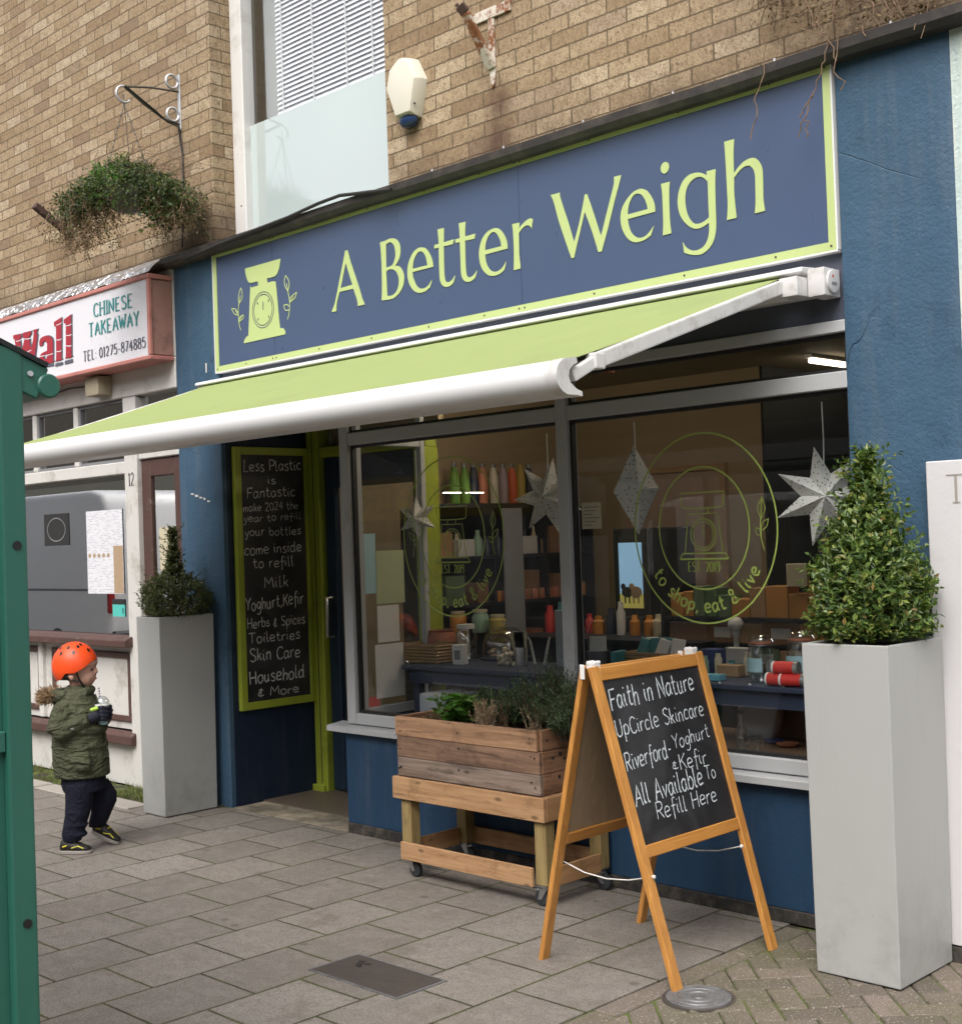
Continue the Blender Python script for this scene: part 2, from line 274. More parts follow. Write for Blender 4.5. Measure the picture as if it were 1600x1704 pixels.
leafmat('rosemary_leaf', [(0.0, (0.018, 0.04, 0.014)), (0.5, (0.04, 0.075, 0.025)), (0.9, (0.075, 0.12, 0.045)), (1.0, (0.12, 0.16, 0.08))], 0.5, 0.15)
leafmat('grass_blade', [(0.0, (0.06, 0.085, 0.02)), (0.5, (0.11, 0.14, 0.03)), (1.0, (0.20, 0.20, 0.07))], 0.6, 0.3)
pm('twig', (0.06, 0.042, 0.028), 0.9, 0.3); pm('dry_twig', (0.20, 0.13, 0.08), 0.9, 0.3)
g = NT('shelter_green'); gz = g.noise(2.5, 5); gc = g.mix(gz, (0.019, 0.098, 0.072), (0.027, 0.128, 0.094)); mpg = g.n('Mapping', {'Vector': g.co()}); mpg.inputs['Scale'].default_value = (40, 40, 5)
gc = g.mix(g.ramp(g.noise(1.0, 6, 0.7, mpg.outputs[0]), [(0.58, 0.0), (0.8, 0.5)]), gc, (0.045, 0.15, 0.12)); gc = g.mix(g.ramp(g.noise(14, 5, 0.6), [(0.735, 0.0), (0.745, 1.0)]), gc, (0.30, 0.34, 0.31)); gc = g.mix(g.ramp(g.noise(7, 7, 0.7), [(0.62, 0.0), (0.72, 0.5)]), gc, (0.012, 0.06, 0.045))
g.set(c=gc, r=0.4, n=g.bump(g.noise(30, 4), 0.15, 0.004))
pm('shelter_dark', (0.008, 0.012, 0.012), 0.5, 0.3); pm('bolt_black', (0.01, 0.01, 0.01), 0.4, 0.1, bump=0)
pm('banner_white', (0.70, 0.69, 0.73), 0.5, 0.03, 1.2, 0.25, 3); pm('banner_red', (0.36, 0.02, 0.035), 0.5, 0.1); pm('banner_teal', (0.03, 0.24, 0.235), 0.5, 0.1); pm('banner_grey', (0.10, 0.10, 0.13), 0.5, 0.1)
pm('pink_frame', (0.50, 0.20, 0.17), 0.5, 0.1, 5, 0.2, dirt=(0.28, 0.10, 0.085), dscale=5, damt=0.6)
pm('pink_side', (0.36, 0.185, 0.155), 0.6, 0.15, 5, 0.3, dirt=(0.10, 0.06, 0.05), dscale=6, damt=0.58)
g = NT('foil_flashing'); fo = g.noise(14, 4, 0.6, None, 1.5); g.set(c=(0.62, 0.62, 0.64), m=0.85, r=0.3, n=g.bump(g.n('TexVoronoi', {'Vector': g.n('Mapping', {'Vector': g.mix(0.2, g.co(), g.n('TexNoise', {'Vector': g.co(), 'Scale': 9.0}).outputs['Color'])}).outputs[0], 'Scale': 14.0}).outputs['Distance'], 1.0, 0.05))
pm('takeaway_white', (0.60, 0.585, 0.555), 0.55, 0.08, 4, 0.25, dirt=(0.27, 0.23, 0.18), dscale=5, damt=0.63)
pm('takeaway_brown', (0.085, 0.042, 0.034), 0.55, 0.25, 6, 0.3, dirt=(0.22, 0.17, 0.14), dscale=16, damt=0.68)
pm('beige_plastic', (0.36, 0.31, 0.22), 0.5, 0.1)
g = NT('menu_print'); t0 = g.n('SeparateXYZ', {0: g.co()}); lines = brick(0.042, 0.0115, vec=g.n('CombineXYZ', {0: t0.outputs[0], 1: t0.outputs[2]}).outputs[0], ms=0.0036, sm=0.1)
lm = g.math('MULTIPLY', g.math('SUBTRACT', 1.0, lines.outputs['Fac']), g.ramp(lines.outputs['Color'], [(0.25, 0.0), (0.9, 0.6)])); g.set(c=g.mix(lm, (0.70, 0.70, 0.74), (0.20, 0.20, 0.24)), r=0.5)
pm('paper_white', (0.66, 0.655, 0.64), 0.6, 0.05, 3, 0.1); pm('paper_cream', (0.56, 0.50, 0.36), 0.6, 0.06); pm('paper_blue', (0.36, 0.56, 0.62), 0.6, 0.06); pm('paper_green', (0.42, 0.47, 0.27), 0.6, 0.06)
pm('print_grey', (0.20, 0.20, 0.21), 0.7); pm('print_tan', (0.42, 0.30, 0.19), 0.6, 0.25, 60); pm('teal_sticker', (0.09, 0.50, 0.44), 0.5); pm('print_black', (0.02, 0.02, 0.02), 0.6); pm('red_print', (0.55, 0.05, 0.035), 0.5)
pm('cast_iron', (0.075, 0.062, 0.055), 0.6, 0.2, 8, 0.6, 110, metal=0.2, dirt=(0.12, 0.095, 0.08), dscale=5)
pm('grey_iron', (0.20, 0.20, 0.205), 0.5, 0.2, 12, 0.6, 60, metal=0.3, dirt=(0.10, 0.095, 0.09), dscale=16, damt=0.55)
pm('recess_concrete', (0.40, 0.34, 0.25), 0.9, 0.2, 9, 0.5, 60, dirt=(0.04, 0.034, 0.027), dscale=2.6, damt=0.49)
pm('edging_stone', (0.33, 0.30, 0.265), 0.85, 0.12, 5, 0.4, 80, dirt=(0.16, 0.14, 0.11), dscale=4)
pm('steel', (0.45, 0.45, 0.46), 0.3, 0.1, metal=0.9, bump=0.05); pm('rubber', (0.028, 0.032, 0.036), 0.6, 0.2); pm('white_plastic', (0.72, 0.72, 0.70), 0.4, 0.04); pm('string_white', (0.62, 0.60, 0.57), 0.8, 0.1)
pm('wall_white', (0.60, 0.585, 0.60), 0.5, 0.06, 3, 0.2, 40, dirt=(0.42, 0.38, 0.35), dscale=7, damt=0.7)
# people and their things
g = NT('coat_olive'); h1 = g.noise(17, 4, 0.55, None, 0.8); c0 = g.mix(g.noise(6), (0.050, 0.055, 0.030), (0.082, 0.086, 0.050)); mpf = g.n('Mapping', {'Vector': g.co()}); mpf.inputs['Scale'].default_value = (9, 9, 26)
g.set(c=c0, r=0.75, sp=0.3, n=g.bump(g.math('ADD', h1, g.math('MULTIPLY', g.noise(1.0, 4, 0.5, mpf.outputs[0], 1.0), 1.2)), 1.0, 0.03))
g = NT('trouser_navy'); g.set(c=g.mix(g.noise(8), (0.006, 0.007, 0.016), (0.013, 0.014, 0.028)), r=0.85, sp=0.2, n=g.bump(g.noise(20, 4, 0.5, None, 1.0), 0.8, 0.02))
pm('helmet_orange', (0.80, 0.075, 0.012), 0.42, 0.04, 4, 0.03, spec=0.4)
g = NT('skin'); g.set(c=g.mix(g.noise(24), (0.50, 0.27, 0.20), (0.60, 0.36, 0.28)), r=0.5); g.b.inputs['Subsurface Weight'].default_value = 0.15; g.b.inputs['Subsurface Radius'].default_value = (0.01, 0.004, 0.002)
pm('lip', (0.42, 0.15, 0.13), 0.45, 0.1, bump=0); pm('eye_dark', (0.02, 0.014, 0.01), 0.15, 0.1, bump=0); pm('hair_brown', (0.05, 0.03, 0.018), 0.6, 0.3); pm('glove_navy', (0.008, 0.010, 0.022), 0.8, 0.3, 20, 0.6, 90); pm('glove_lime', (0.40, 0.62, 0.08), 0.6, 0.1); pm('sock_blue', (0.06, 0.12, 0.30), 0.8, 0.2)
pm('shoe_black', (0.016, 0.015, 0.014), 0.6, 0.3); pm('shoe_sole', (0.30, 0.275, 0.25), 0.7, 0.15); pm('shoe_yellow', (0.62, 0.56, 0.03), 0.5, 0.1)
leafmat('fur', [(0.0, (0.10, 0.06, 0.035)), (0.5, (0.28, 0.18, 0.10)), (0.9, (0.44, 0.32, 0.20)), (1.0, (0.08, 0.05, 0.03))], 0.8, 0.15)
# inside the shop
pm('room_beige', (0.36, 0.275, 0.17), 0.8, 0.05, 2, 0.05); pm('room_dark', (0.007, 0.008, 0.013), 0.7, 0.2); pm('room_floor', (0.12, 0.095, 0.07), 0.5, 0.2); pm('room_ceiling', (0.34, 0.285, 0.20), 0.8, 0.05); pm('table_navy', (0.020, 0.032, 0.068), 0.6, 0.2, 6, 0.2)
pm('shelf_navy', (0.018, 0.02, 0.03), 0.6, 0.2); pm('room_brown', (0.14, 0.085, 0.05), 0.6, 0.2); pm('door_pink', (0.42, 0.30, 0.235), 0.7, 0.06)
wood('wicker_stake', (0.42, 0.27, 0.13), (0.2, 0.115, 0.05), 0, 3.0, 0.6, False)
for nm, c in dict(box_orange=(0.50, 0.235, 0.06), box_tan=(0.40, 0.25, 0.13), box_green=(0.12, 0.185, 0.105), box_brown=(0.26, 0.14, 0.075), box_white=(0.62, 0.61, 0.60), pack_teal=(0.05, 0.20, 0.23), pack_blue=(0.14, 0.38, 0.48), pack_navy=(0.05, 0.07, 0.20), bottle_green=(0.10, 0.22, 0.03), bottle_navy=(0.02, 0.025, 0.05), bottle_salmon=(0.55, 0.19, 0.13), bottle_cream=(0.60, 0.55, 0.46), bottle_lilac=(0.36, 0.27, 0.33), bottle_red=(0.60, 0.085, 0.035), bottle_gold=(0.42, 0.29, 0.06), jar_orange=(0.55, 0.22, 0.03), jar_mint=(0.26, 0.40, 0.30), jar_yellow=(0.50, 0.40, 0.10), cookie=(0.42, 0.27, 0.14), puff_cream=(0.66, 0.58, 0.42), tin_red=(0.52, 0.03, 0.025), crate_grey=(0.34, 0.36, 0.40), clay=(0.40, 0.15, 0.09), cork_lid=(0.30, 0.17, 0.10), star_shade=(0.60, 0.58, 0.54)).items():
    pm(nm, c, 0.5, 0.1, 9, 0.1)
g = NT('star_paper'); vs = g.n('TexVoronoi', {'Vector': g.co(), 'Scale': 62.0, 'Randomness': 1.0}).outputs['Distance']; g.set(c=g.mix(g.ramp(vs, [(0.22, 1.0), (0.27, 0.0)]), (0.66, 0.65, 0.62), (0.16, 0.14, 0.11)), r=0.7)
def emit(name, c, s):
    g = NT(name); g.b.inputs['Emission Color'].default_value = (*c, 1); g.b.inputs['Emission Strength'].default_value = s; g.set(c=c); return g.m
emit('fill_tube_glow', (1.0, 0.84, 0.64), 52.0); emit('strip_glow', (1.0, 0.85, 0.65), 4.5); emit('screen_sky', (0.28, 0.50, 0.72), 0.28); emit('screen_field', (0.45, 0.40, 0.10), 0.2)
pm('van_white', (0.80, 0.81, 0.82), 0.25, 0.04, bump=0.02); pm('tail_red', (0.35, 0.02, 0.02), 0.2, 0.1, bump=0); pm('opposite_stone', (0.30, 0.26, 0.20), 0.85, 0.2, 5, 0.5); pm('opposite_yellow', (0.52, 0.36, 0.06), 0.5, 0.06); pm('letter_navy', (0.03, 0.035, 0.12), 0.5, 0.1); pm('opposite_cream', (0.50, 0.46, 0.36), 0.7, 0.1); pm('roof_slate', (0.08, 0.08, 0.09), 0.7, 0.2)

# ------------------------------------------------------------ mesh helpers
def V(*a): return Vector(a)
class MB:
    def __init__(s): s.v = []; s.f = []; s.mi = []; s.cur = 0
    def add(s, vs, fs):
        o = len(s.v); s.v += [tuple(p) for p in vs]; s.f += [tuple(i+o for i in f) for f in fs]; s.mi += [s.cur]*len(fs); return s
    def box(s, x0, x1, y0, y1, z0, z1):
        return s.add([(x0,y0,z0),(x1,y0,z0),(x1,y1,z0),(x0,y1,z0),(x0,y0,z1),(x1,y0,z1),(x1,y1,z1),(x0,y1,z1)],
                     [(3,2,1,0),(4,5,6,7),(0,1,5,4),(1,2,6,5),(2,3,7,6),(3,0,4,7)])
    def beam(s, p0, p1, w, h, up=(0,0,1), ext=0.0):
        p0, p1 = Vector(p0), Vector(p1); d = (p1-p0).normalized(); p0 = p0-d*ext; p1 = p1+d*ext
        sd = d.cross(Vector(up)); sd = sd.normalized() if sd.length > 1e-6 else Vector((1,0,0)); u = sd.cross(d).normalized()
        a, b = sd*(w/2), u*(h/2)
        return s.add([p0-a-b,p0+a-b,p0+a+b,p0-a+b,p1-a-b,p1+a-b,p1+a+b,p1-a+b], [(0,1,2,3)[::-1],(4,5,6,7)[::-1],(0,4,5,1)[::-1],(1,5,6,2)[::-1],(2,6,7,3)[::-1],(3,7,4,0)[::-1]])
    def loft(s, secs, n=16, cap=True):
        """secs: (centre, u vector, v vector); elliptical sections"""
        o = len(s.v); vs = []; fs = []
        for c, u, v in secs:
            c, u, v = Vector(c), Vector(u), Vector(v)
            for k in range(n):
                t = 2*math.pi*k/n; vs.append(c+u*math.cos(t)+v*math.sin(t))
        for i in range(len(secs)-1):
            for k in range(n): fs.append((i*n+k, i*n+(k+1)%n, (i+1)*n+(k+1)%n, (i+1)*n+k))
        if cap: fs.append(tuple(range(n))[::-1]); fs.append(tuple((len(secs)-1)*n+k for k in range(n)))
        return s.add(vs, fs)
    def tube(s, pts, r, n=8, cap=True):
        pts = [Vector(p) for p in pts]; rs = r if isinstance(r, (list, tuple)) else [r]*len(pts); secs = []; u = None
        for i, p in enumerate(pts):
            d = (pts[min(i+1, len(pts)-1)]-pts[max(i-1, 0)]).normalized()
            if u is None:
                u = d.cross(Vector((0,0,1)));  u = u if u.length > 1e-3 else d.cross(Vector((1,0,0)))
            u = (u-d*u.dot(d)).normalized(); v = d.cross(u); secs.append((p, u*rs[i], v*rs[i]))
        return s.loft(secs, n, cap)
    def lathe(s, c, prof, n=24, cap=True):
        c = Vector(c); return s.loft([(c+V(0,0,z), V(max(r,1e-4),0,0), V(0,max(r,1e-4),0)) for r, z in prof], n, cap)
    def ell(s, c, rx, ry, rz, nu=18, nv=10):
        c = Vector(c); return s.loft([(c+V(0,0,-rz*math.cos(math.pi*(i+0.02)/(nv+0.04))), V(rx*math.sin(math.pi*(i+0.02)/(nv+0.04)),0,0), V(0,ry*math.sin(math.pi*(i+0.02)/(nv+0.04)),0)) for i in range(nv+1)], nu)
    def prism(s, poly, fn, t0, t1):
        n = len(poly); vs = [fn(a,b,t0) for a,b in poly]+[fn(a,b,t1) for a,b in poly]
        return s.add(vs, [tuple(range(n)), tuple(range(2*n-1, n-1, -1))]+[(i, i+n, (i+1)%n+n, (i+1)%n) for i in range(n)])
    def cyl(s, p0, p1, r, n=16): return s.tube([p0, p1], r, n)
    def build(s, name, mats, parent=None, bevel=0.0, seg=1, smooth=None, fix=True):
        me = bpy.data.meshes.new(name); me.from_pydata(s.v, [], s.f)
        ml = mats if isinstance(mats, (list, tuple)) else [mats]
        for q in ml: me.materials.append(MATS[q])
        if len(ml) > 1: me.polygons.foreach_set('material_index', s.mi)
        if fix or bevel:
            bm = bmesh.new(); bm.from_mesh(me)
            if fix: bmesh.ops.recalc_face_normals(bm, faces=bm.faces)
            if bevel:
                ed = [e for e in bm.edges if len(e.link_faces) == 2 and e.calc_face_angle(0) > 0.5]
                bmesh.ops.bevel(bm, geom=ed, offset=bevel, segments=seg, profile=0.6, affect='EDGES', clamp_overlap=True)
            bm.to_mesh(me); bm.free()
        if smooth:
            me.polygons.foreach_set('use_smooth', [True]*len(me.polygons)); me.set_sharp_from_angle(angle=R_(smooth))
        return link(name, me, parent)
def link(name, me, parent=None):
    o = bpy.data.objects.new(name, me); COL.objects.link(o)
    if parent is not None:
        o.parent = parent; o.matrix_parent_inverse = Matrix.Translation(-world_loc(parent))
    return o
def world_loc(o):
    if o.parent is None: return Vector(o.location)
    return world_loc(o.parent)+o.matrix_parent_inverse.translation+Vector(o.location)
def tag(o, label, cat=None, group=None, kind=None):
    if label: o['label'] = label
    if cat: o['category'] = cat
    if group: o['group'] = group
    if kind: o['kind'] = kind
    return o
def thing(name, loc, label, cat, group=None):
    o = bpy.data.objects.new(name, None); COL.objects.link(o); o.location = loc; o.empty_display_size = 0.05
    return tag(o, label, cat, group)
def base(o):
    """put the origin of a one-mesh thing at the middle of its base"""
    me = o.data; n = len(me.vertices); a = np.empty(n*3); me.vertices.foreach_get('co', a); a = a.reshape(-1, 3)
    b = np.array([(a[:,0].min()+a[:,0].max())/2, (a[:,1].min()+a[:,1].max())/2, a[:,2].min()]); me.vertices.foreach_set('co', (a-b).ravel()); o.location = b; return o
def copy_tree(o, parent=None):
    c = o.copy(); COL.objects.link(c)
    if parent is not None: c.parent = parent
    for ch in list(o.children): copy_tree(ch, c)
    return c

def smooth_line(pts, closed=False, sub=5):
    """Catmull-Rom through pts; a third value marks a corner"""
    n = len(pts); P = [np.array(p[:2], float) for p in pts]; K = [len(p) > 2 for p in pts]; out = []
    for i in range(n if closed else n-1):
        a, b = i, (i+1) % n
        if K[a] and K[b]: out.append(P[a]); continue
        d = P[b]-P[a]
        pa = P[(a-1) % n] if (closed or a > 0) else P[a]; nb = P[(b+1) % n] if (closed or b < n-1) else P[b]
        ta = d if K[a] else (P[b]-pa)/2; tb = d if K[b] else (nb-P[a])/2
        for t in np.linspace(0, 1, sub, endpoint=False):
            h = t*t*t; q = t*t; out.append((2*h-3*q+1)*P[a]+(h-2*q+t)*ta+(-2*h+3*q)*P[b]+(h-q)*tb)
    if not closed: out.append(P[-1])
    return out
def poly(txt):
    """'x y, x yc, ...' -> points, c marks a corner"""
    r = []
    for w in txt.replace('\n', ' ').split(','):
        a, b = w.split(); r.append((float(a), float(b[:-1]), 1) if b.endswith('c') else (float(a), float(b)))
    return r
def fill(name, loops, mat, parent, y, thick=0.0015):
    """filled shapes with holes standing in an x-z plane at depth y"""
    cu = bpy.data.curves.new(name, 'CURVE'); cu.dimensions = '2D'; cu.fill_mode = 'BOTH'; cu.extrude = thick
    for lp in loops:
        sp = cu.splines.new('POLY'); sp.points.add(len(lp)-1); sp.use_cyclic_u = True
        for q, p in zip(sp.points, lp): q.co = (p[0], p[1], 0, 1)
    tmp = bpy.data.objects.new(name, cu); me = bpy.data.meshes.new_from_object(tmp); bpy.data.objects.remove(tmp)
    n = len(me.vertices); a = np.empty(n*3); me.vertices.foreach_get('co', a); a = a.reshape(-1, 3)
    me.vertices.foreach_set('co', np.stack([a[:,0], y-a[:,2], a[:,1]], 1).ravel()); me.materials.append(MATS[mat]); me.update()
    return link(name, me, parent)

# ------------------------------------------------------------ single-stroke lettering
GL = {}
for ln in '''A 65 l 0 0 33 100 62 0;l 12 36 50 38
B 60 l 6 0 6 100;c 6 100 38 98 50 78 36 56 6 53;c 6 53 46 54 58 28 42 2 6 0
C 60 c 56 84 38 100 12 86 2 46 15 6 40 0 58 14
E 58 l 52 100 6 100 6 0 54 0;l 6 52 42 52
F 55 l 8 0 8 100 55 100;l 8 52 45 54
H 66 l 5 0 5 100;l 58 0 58 100;l 5 50 58 52
I 16 l 8 0 8 100
K 60 l 6 0 6 100;l 56 100 8 45;l 22 58 58 0
L 54 l 8 100 6 0 50 0
M 76 l 0 0 8 100 36 35 64 100 72 0
N 66 l 5 0 5 100 58 0 58 100
O 74 c 35 100 8 85 0 50 8 14 35 0 62 14 70 50 62 85 35 100
P 60 l 6 0 6 100;c 6 100 40 100 56 76 40 50 6 46
R 62 l 6 0 6 100;c 6 100 42 100 56 76 40 52 6 48;l 24 50 58 0
S 58 c 52 86 34 100 10 92 6 72 26 54 48 40 52 18 30 0 4 12
T 66 l 0 100 64 100;l 32 100 32 0
U 64 c 5 100 5 40 12 8 30 0 50 10 56 40 56 100
W 84 l 0 100 20 0 38 84 58 0 80 100
Y 62 l 0 100 30 50 60 100;l 30 50 30 0
y 48 l 2 58 18 10;c 42 58 26 0 14 -34 0 -36
a 54 c 42 52 26 62 6 48 2 22 14 2 30 8 42 34;c 42 60 42 20 52 2
b 52 l 4 100 4 2;c 4 38 24 60 44 44 46 18 28 0 4 10
c 48 c 42 52 24 62 6 48 2 22 14 2 42 8
d 56 c 42 44 24 60 4 44 2 16 18 0 38 12 44 30;l 44 100 44 12 52 0
e 52 c 4 30 42 36 40 54 22 62 5 48 3 20 16 2 46 8
f 38 c 42 96 28 100 20 84 18 40 16 -30;l 2 52 38 54
g 50 c 42 50 26 62 6 48 4 24 18 8 34 16 42 50;c 42 58 42 0 36 -30 18 -38 2 -30
h 50 l 4 100 4 0;c 4 36 18 56 34 56 40 40 40 0
i 22 c 6 58 5 20 14 2;l 8 80 9 87
k 46 l 4 100 4 0;l 36 56 6 26;l 16 34 40 0
l 24 c 5 100 5 20 10 2 20 6
m 68 l 3 56 3 0;c 3 38 14 56 26 54 30 36 30 0;c 30 38 40 56 54 54 58 38 58 0
n 50 l 4 58 4 0;c 4 36 18 58 34 56 40 40 40 0
o 52 c 24 60 6 48 2 24 12 2 28 0 44 16 46 40 34 58 20 59
p 54 l 5 58 5 -40;c 5 40 22 60 42 48 46 22 30 2 6 8
r 38 l 4 58 4 0;c 4 34 14 52 34 58
s 42 c 36 54 20 62 6 50 14 36 32 26 36 10 18 0 2 8
t 42 c 14 92 14 30 20 4 40 4;l 0 60 34 62
u 54 c 4 58 4 16 16 0 32 8 38 30;l 38 58 38 8 46 0
v 44 l 0 58 18 0 38 60
0 54 c 26 100 6 82 2 48 10 10 26 0 44 12 50 50 44 84 26 100
1 32 l 4 82 18 100 18 0
2 56 c 4 80 20 100 44 86 38 56 4 2;l 4 2 50 2
4 58 l 36 0 36 100 2 34 54 34
5 54 l 46 100 10 100 6 58;c 6 58 28 66 48 46 46 16 26 0 2 8
7 54 l 2 100 50 100 16 0
8 56 c 26 54 8 66 8 90 26 100 44 90 44 66 26 54 6 40 2 16 26 0 50 16 46 40 26 54
9 54 c 46 70 36 100 14 96 4 76 14 54 34 54 46 72;c 46 72 44 30 34 0 14 2
- 40 l 4 40 34 40
: 18 l 8 52 9 58;l 8 2 9 8
, 18 l 12 8 4 -18
. 18 l 7 0 8 6
& 64 c 56 22 32 0 8 6 8 30 40 74 34 98 18 98 12 78 30 44 60 0
+ 52 c 42 66 14 72 14 48 30 44 8 36 6 10 30 2 48 12;l 28 92 24 -10'''.split('\n'):
    ch, adv, rest = ln.split(' ', 2); st = []
    for q in rest.split(';'):
        k = q.split(); nums = [float(x)/100 for x in k[1:]]; pts = list(zip(nums[::2], nums[1::2])); st.append((k[0], pts))
    GL[ch] = (float(adv)/100, st)
def ribbon(mb, pts, mapf, w, off, serif=False, rough=0.0, thin=0.4):
    P = [np.array(mapf(x, y)) for x, y in pts]; n = len(P)
    if n < 2: return
    O = np.array(mapf(0, 0)); ux = np.array(mapf(1, 0))-O; uy = np.array(mapf(0, 1))-O
    ex = ux/np.linalg.norm(ux); nn = np.cross(ex, uy); nn /= np.linalg.norm(nn); ey = np.cross(nn, ex)
    vs = []; fs = []
    for i in range(n):
        d = P[min(i+1, n-1)]-P[max(i-1, 0)]; d = d/(np.linalg.norm(d)+1e-9); s = np.cross(nn, d); k = 1.0
        if serif: k = thin+(1-thin)*abs(d@ey)**1.3
        if rough: k *= 1+random.uniform(-rough, rough)
        q = P[i]+nn*off+(ex*random.uniform(-1, 1)+ey*random.uniform(-1, 1))*rough*w*0.25
        vs += [q-s*w*k/2, q+s*w*k/2]
    for i in range(n-1): fs.append((2*i, 2*i+1, 2*i+3, 2*i+2))
    mb.add(vs, fs)
def curve_pts(kind, pts, seg=0.0):
    if kind == 'c': return [tuple(p) for p in smooth_line(pts, False, 5)]
    out = []
    for a, b in zip(pts[:-1], pts[1:]):
        for t in (0, 0.34, 0.67): out.append((a[0]+(b[0]-a[0])*t, a[1]+(b[1]-a[1])*t))
    return out+[pts[-1]]
def text(mb, s, O, U, H, weight=0.1, serif=False, rough=0.0, jit=0.0, off=0.0012, space=0.42, track=0.09):
    """write s from O along the vector U (its whole width) with cap height vector H"""
    O, U, H = (np.array(q, float) for q in (O, U, H)); tot = 0.0
    for ch in s: tot += (space if ch == ' ' else GL[ch][0]+track)
    tot -= track; x = 0.0; hl = np.linalg.norm(H); k = 0
    for ch in s:
        if ch == ' ': x += space; continue
        adv, st = GL[ch]; dy = random.uniform(-jit, jit); sl = random.uniform(-jit, jit); sz = 1+random.uniform(-jit, jit)
        mapf = lambda a, b, x=x: O+U*((x+a+sl*b)/tot)+H*(b*sz+dy)
        for kind, pts in st:
            k += 1; q = curve_pts(kind, pts)
            ribbon(mb, q, mapf, weight*hl, off+0.00012*(k % 7), serif, rough)
            if serif and kind == 'l' and ch not in ':.,-':
                for e, o_ in ((pts[0], pts[1]), (pts[-1], pts[-2])):
                    if abs(e[0]-o_[0]) < 0.25*abs(e[1]-o_[1]): k += 1; ribbon(mb, [(e[0]-0.13, e[1]), (e[0]+0.13, e[1])], mapf, weight*hl*0.9, off+0.00012*(k % 7), True)
        x += adv+track

# ------------------------------------------------------------ leaves
def unit(v):
    l = math.sqrt(v[0]**2+v[1]**2+v[2]**2)+1e-9; return (v[0]/l, v[1]/l, v[2]/l)
def rv(s=1.0): return V(random.gauss(0, s), random.gauss(0, s), random.gauss(0, s))
def leaf(mb, p, d, L, W, fold=0.25, up=None):
    p = Vector(p); d = Vector(d).normalized(); n = rv() if up is None else Vector(up)+rv(0.35); s = d.cross(n)
    if s.length < 1e-4: s = d.cross(V(0.3, 0.9, 0.1))
    s.normalize(); n = s.cross(d); m = p+d*L*0.45
    mb.add([p, m+s*W/2+n*W*fold, p+d*L, m-s*W/2+n*W*fold, m], [(0, 1, 4), (1, 2, 4), (2, 3, 4), (3, 0, 4)])
def sprig(mb, p, d, length, nl, L, W, spread=0.9, droop=0.0):
    p = Vector(p); d = Vector(d).normalized()
    for i in range(nl):
        t = (i+0.5)/nl; q = p+d*length*t+V(0, 0, -droop*t*t); a = random.uniform(0, 6.28); s = d.cross(V(0.3, 0.2, 1)).normalized(); u = s.cross(d)
        o = s*math.cos(a)+u*math.sin(a); leaf(mb, q, d*(1-spread*0.55)+o*spread*0.8+rv(0.12), L*random.uniform(0.7, 1.15), W*random.uniform(0.75, 1.15), 0.25, d)

# ------------------------------------------------------------ the setting: ground, road, paving
def sheet(name, mat, x0, x1, y0, y1, z, hole=None):
    mb = MB(); mb.add([(x0,y0,z),(x1,y0,z),(x1,y1,z),(x0,y1,z)], [(0,1,2,3)]); o = mb.build(name, mat, fix=False); o['kind'] = 'structure'; return o
sheet('ground', 'asphalt', -900, 900, -900, 900, -0.16)
sheet('road', 'asphalt', -120, 120, -11.2, -5.4, -0.12)
def slab_sheet(name, mat, x0, x1, y0, y1, z0, z1):
    mb = MB(); mb.box(x0, x1, y0, y1, z0, z1); o = mb.build(name, mat); o['kind'] = 'structure'; return o
slab_sheet('pavement', 'paving_slabs', -60, 2.785, -5.25, 0.0, -0.15, 0.0)
slab_sheet('pavement_beside_blocks', 'paving_slabs', 5.6, 60, -5.25, 0.0, -0.15, 0.0)
slab_sheet('kerb', 'edging_stone', -60, 60, -5.4, -5.252, -0.15, 0.003)
slab_sheet('far_pavement', 'paving_slabs', -60, 60, -13.9, -11.2, -0.15, 0.0)
slab_sheet('block_bed', 'moss_joint', 2.787, 5.598, -5.248, 0.0, -0.15, -0.006)
# 45 degree herringbone of small concrete blocks, cut straight along a border course
bm = bmesh.new(); c45 = math.cos(math.pi/4)
def block(cx, cy, ang, l, w):
    l2, w2 = l/2-0.003, w/2-0.003; ca, sa = math.cos(ang), math.sin(ang); dz = random.uniform(-0.002, 0.002); tx, ty = random.uniform(-.012, .012), random.uniform(-.012, .012)
    top = []; bot = []
    for sx, sy in ((-1,-1),(1,-1),(1,1),(-1,1)):
        for lst, ins, z in ((top, 0.004, 0.0), (bot, 0.0, -0.005)):
            a, b = sx*(l2-ins), sy*(w2-ins); lst.append(bm.verts.new((cx+a*ca-b*sa, cy+a*sa+b*ca, z+dz+a*tx+b*ty)))
    bm.faces.new(top)
    lo = [bm.verts.new((v.co.x, v.co.y, -0.03)) for v in bot]
    for i in range(4):
        j = (i+1) % 4; bm.faces.new((bot[i], bot[j], top[j], top[i])); bm.faces.new((lo[i], lo[j], bot[j], bot[i]))
for i in range(-30, 40):
    for j in range(-20, 20):
        for (lx, ly, a) in ((1.0, 0.5, 0.0), (0.5, 2.0, math.pi/2)):
            u = 0.1*(i+2*j+lx); v = 0.1*(i-2*j+ly)
            x = 3.9+(u-v)*c45; y = -1.2+(u+v)*c45
            if 2.82 < x < 5.65 and -3.4 < y < 0.0: block(x, y, math.pi/4+a, 0.2, 0.1)
for co, no in (((2.9,0,0),(-1,0,0)), ((5.5,0,0),(1,0,0)), ((0,-0.035,0),(0,1,0))):
    bmesh.ops.bisect_plane(bm, geom=bm.verts[:]+bm.edges[:]+bm.faces[:], plane_co=co, plane_no=no, clear_outer=True)
for k in range(17): block(2.842, -0.14-0.2*k, math.pi/2, 0.2, 0.1)
me = bpy.data.meshes.new('block_paving'); bm.to_mesh(me); bm.free(); me.materials.append(MATS['paving_block'])
link('block_paving', me)['kind'] = 'structure'
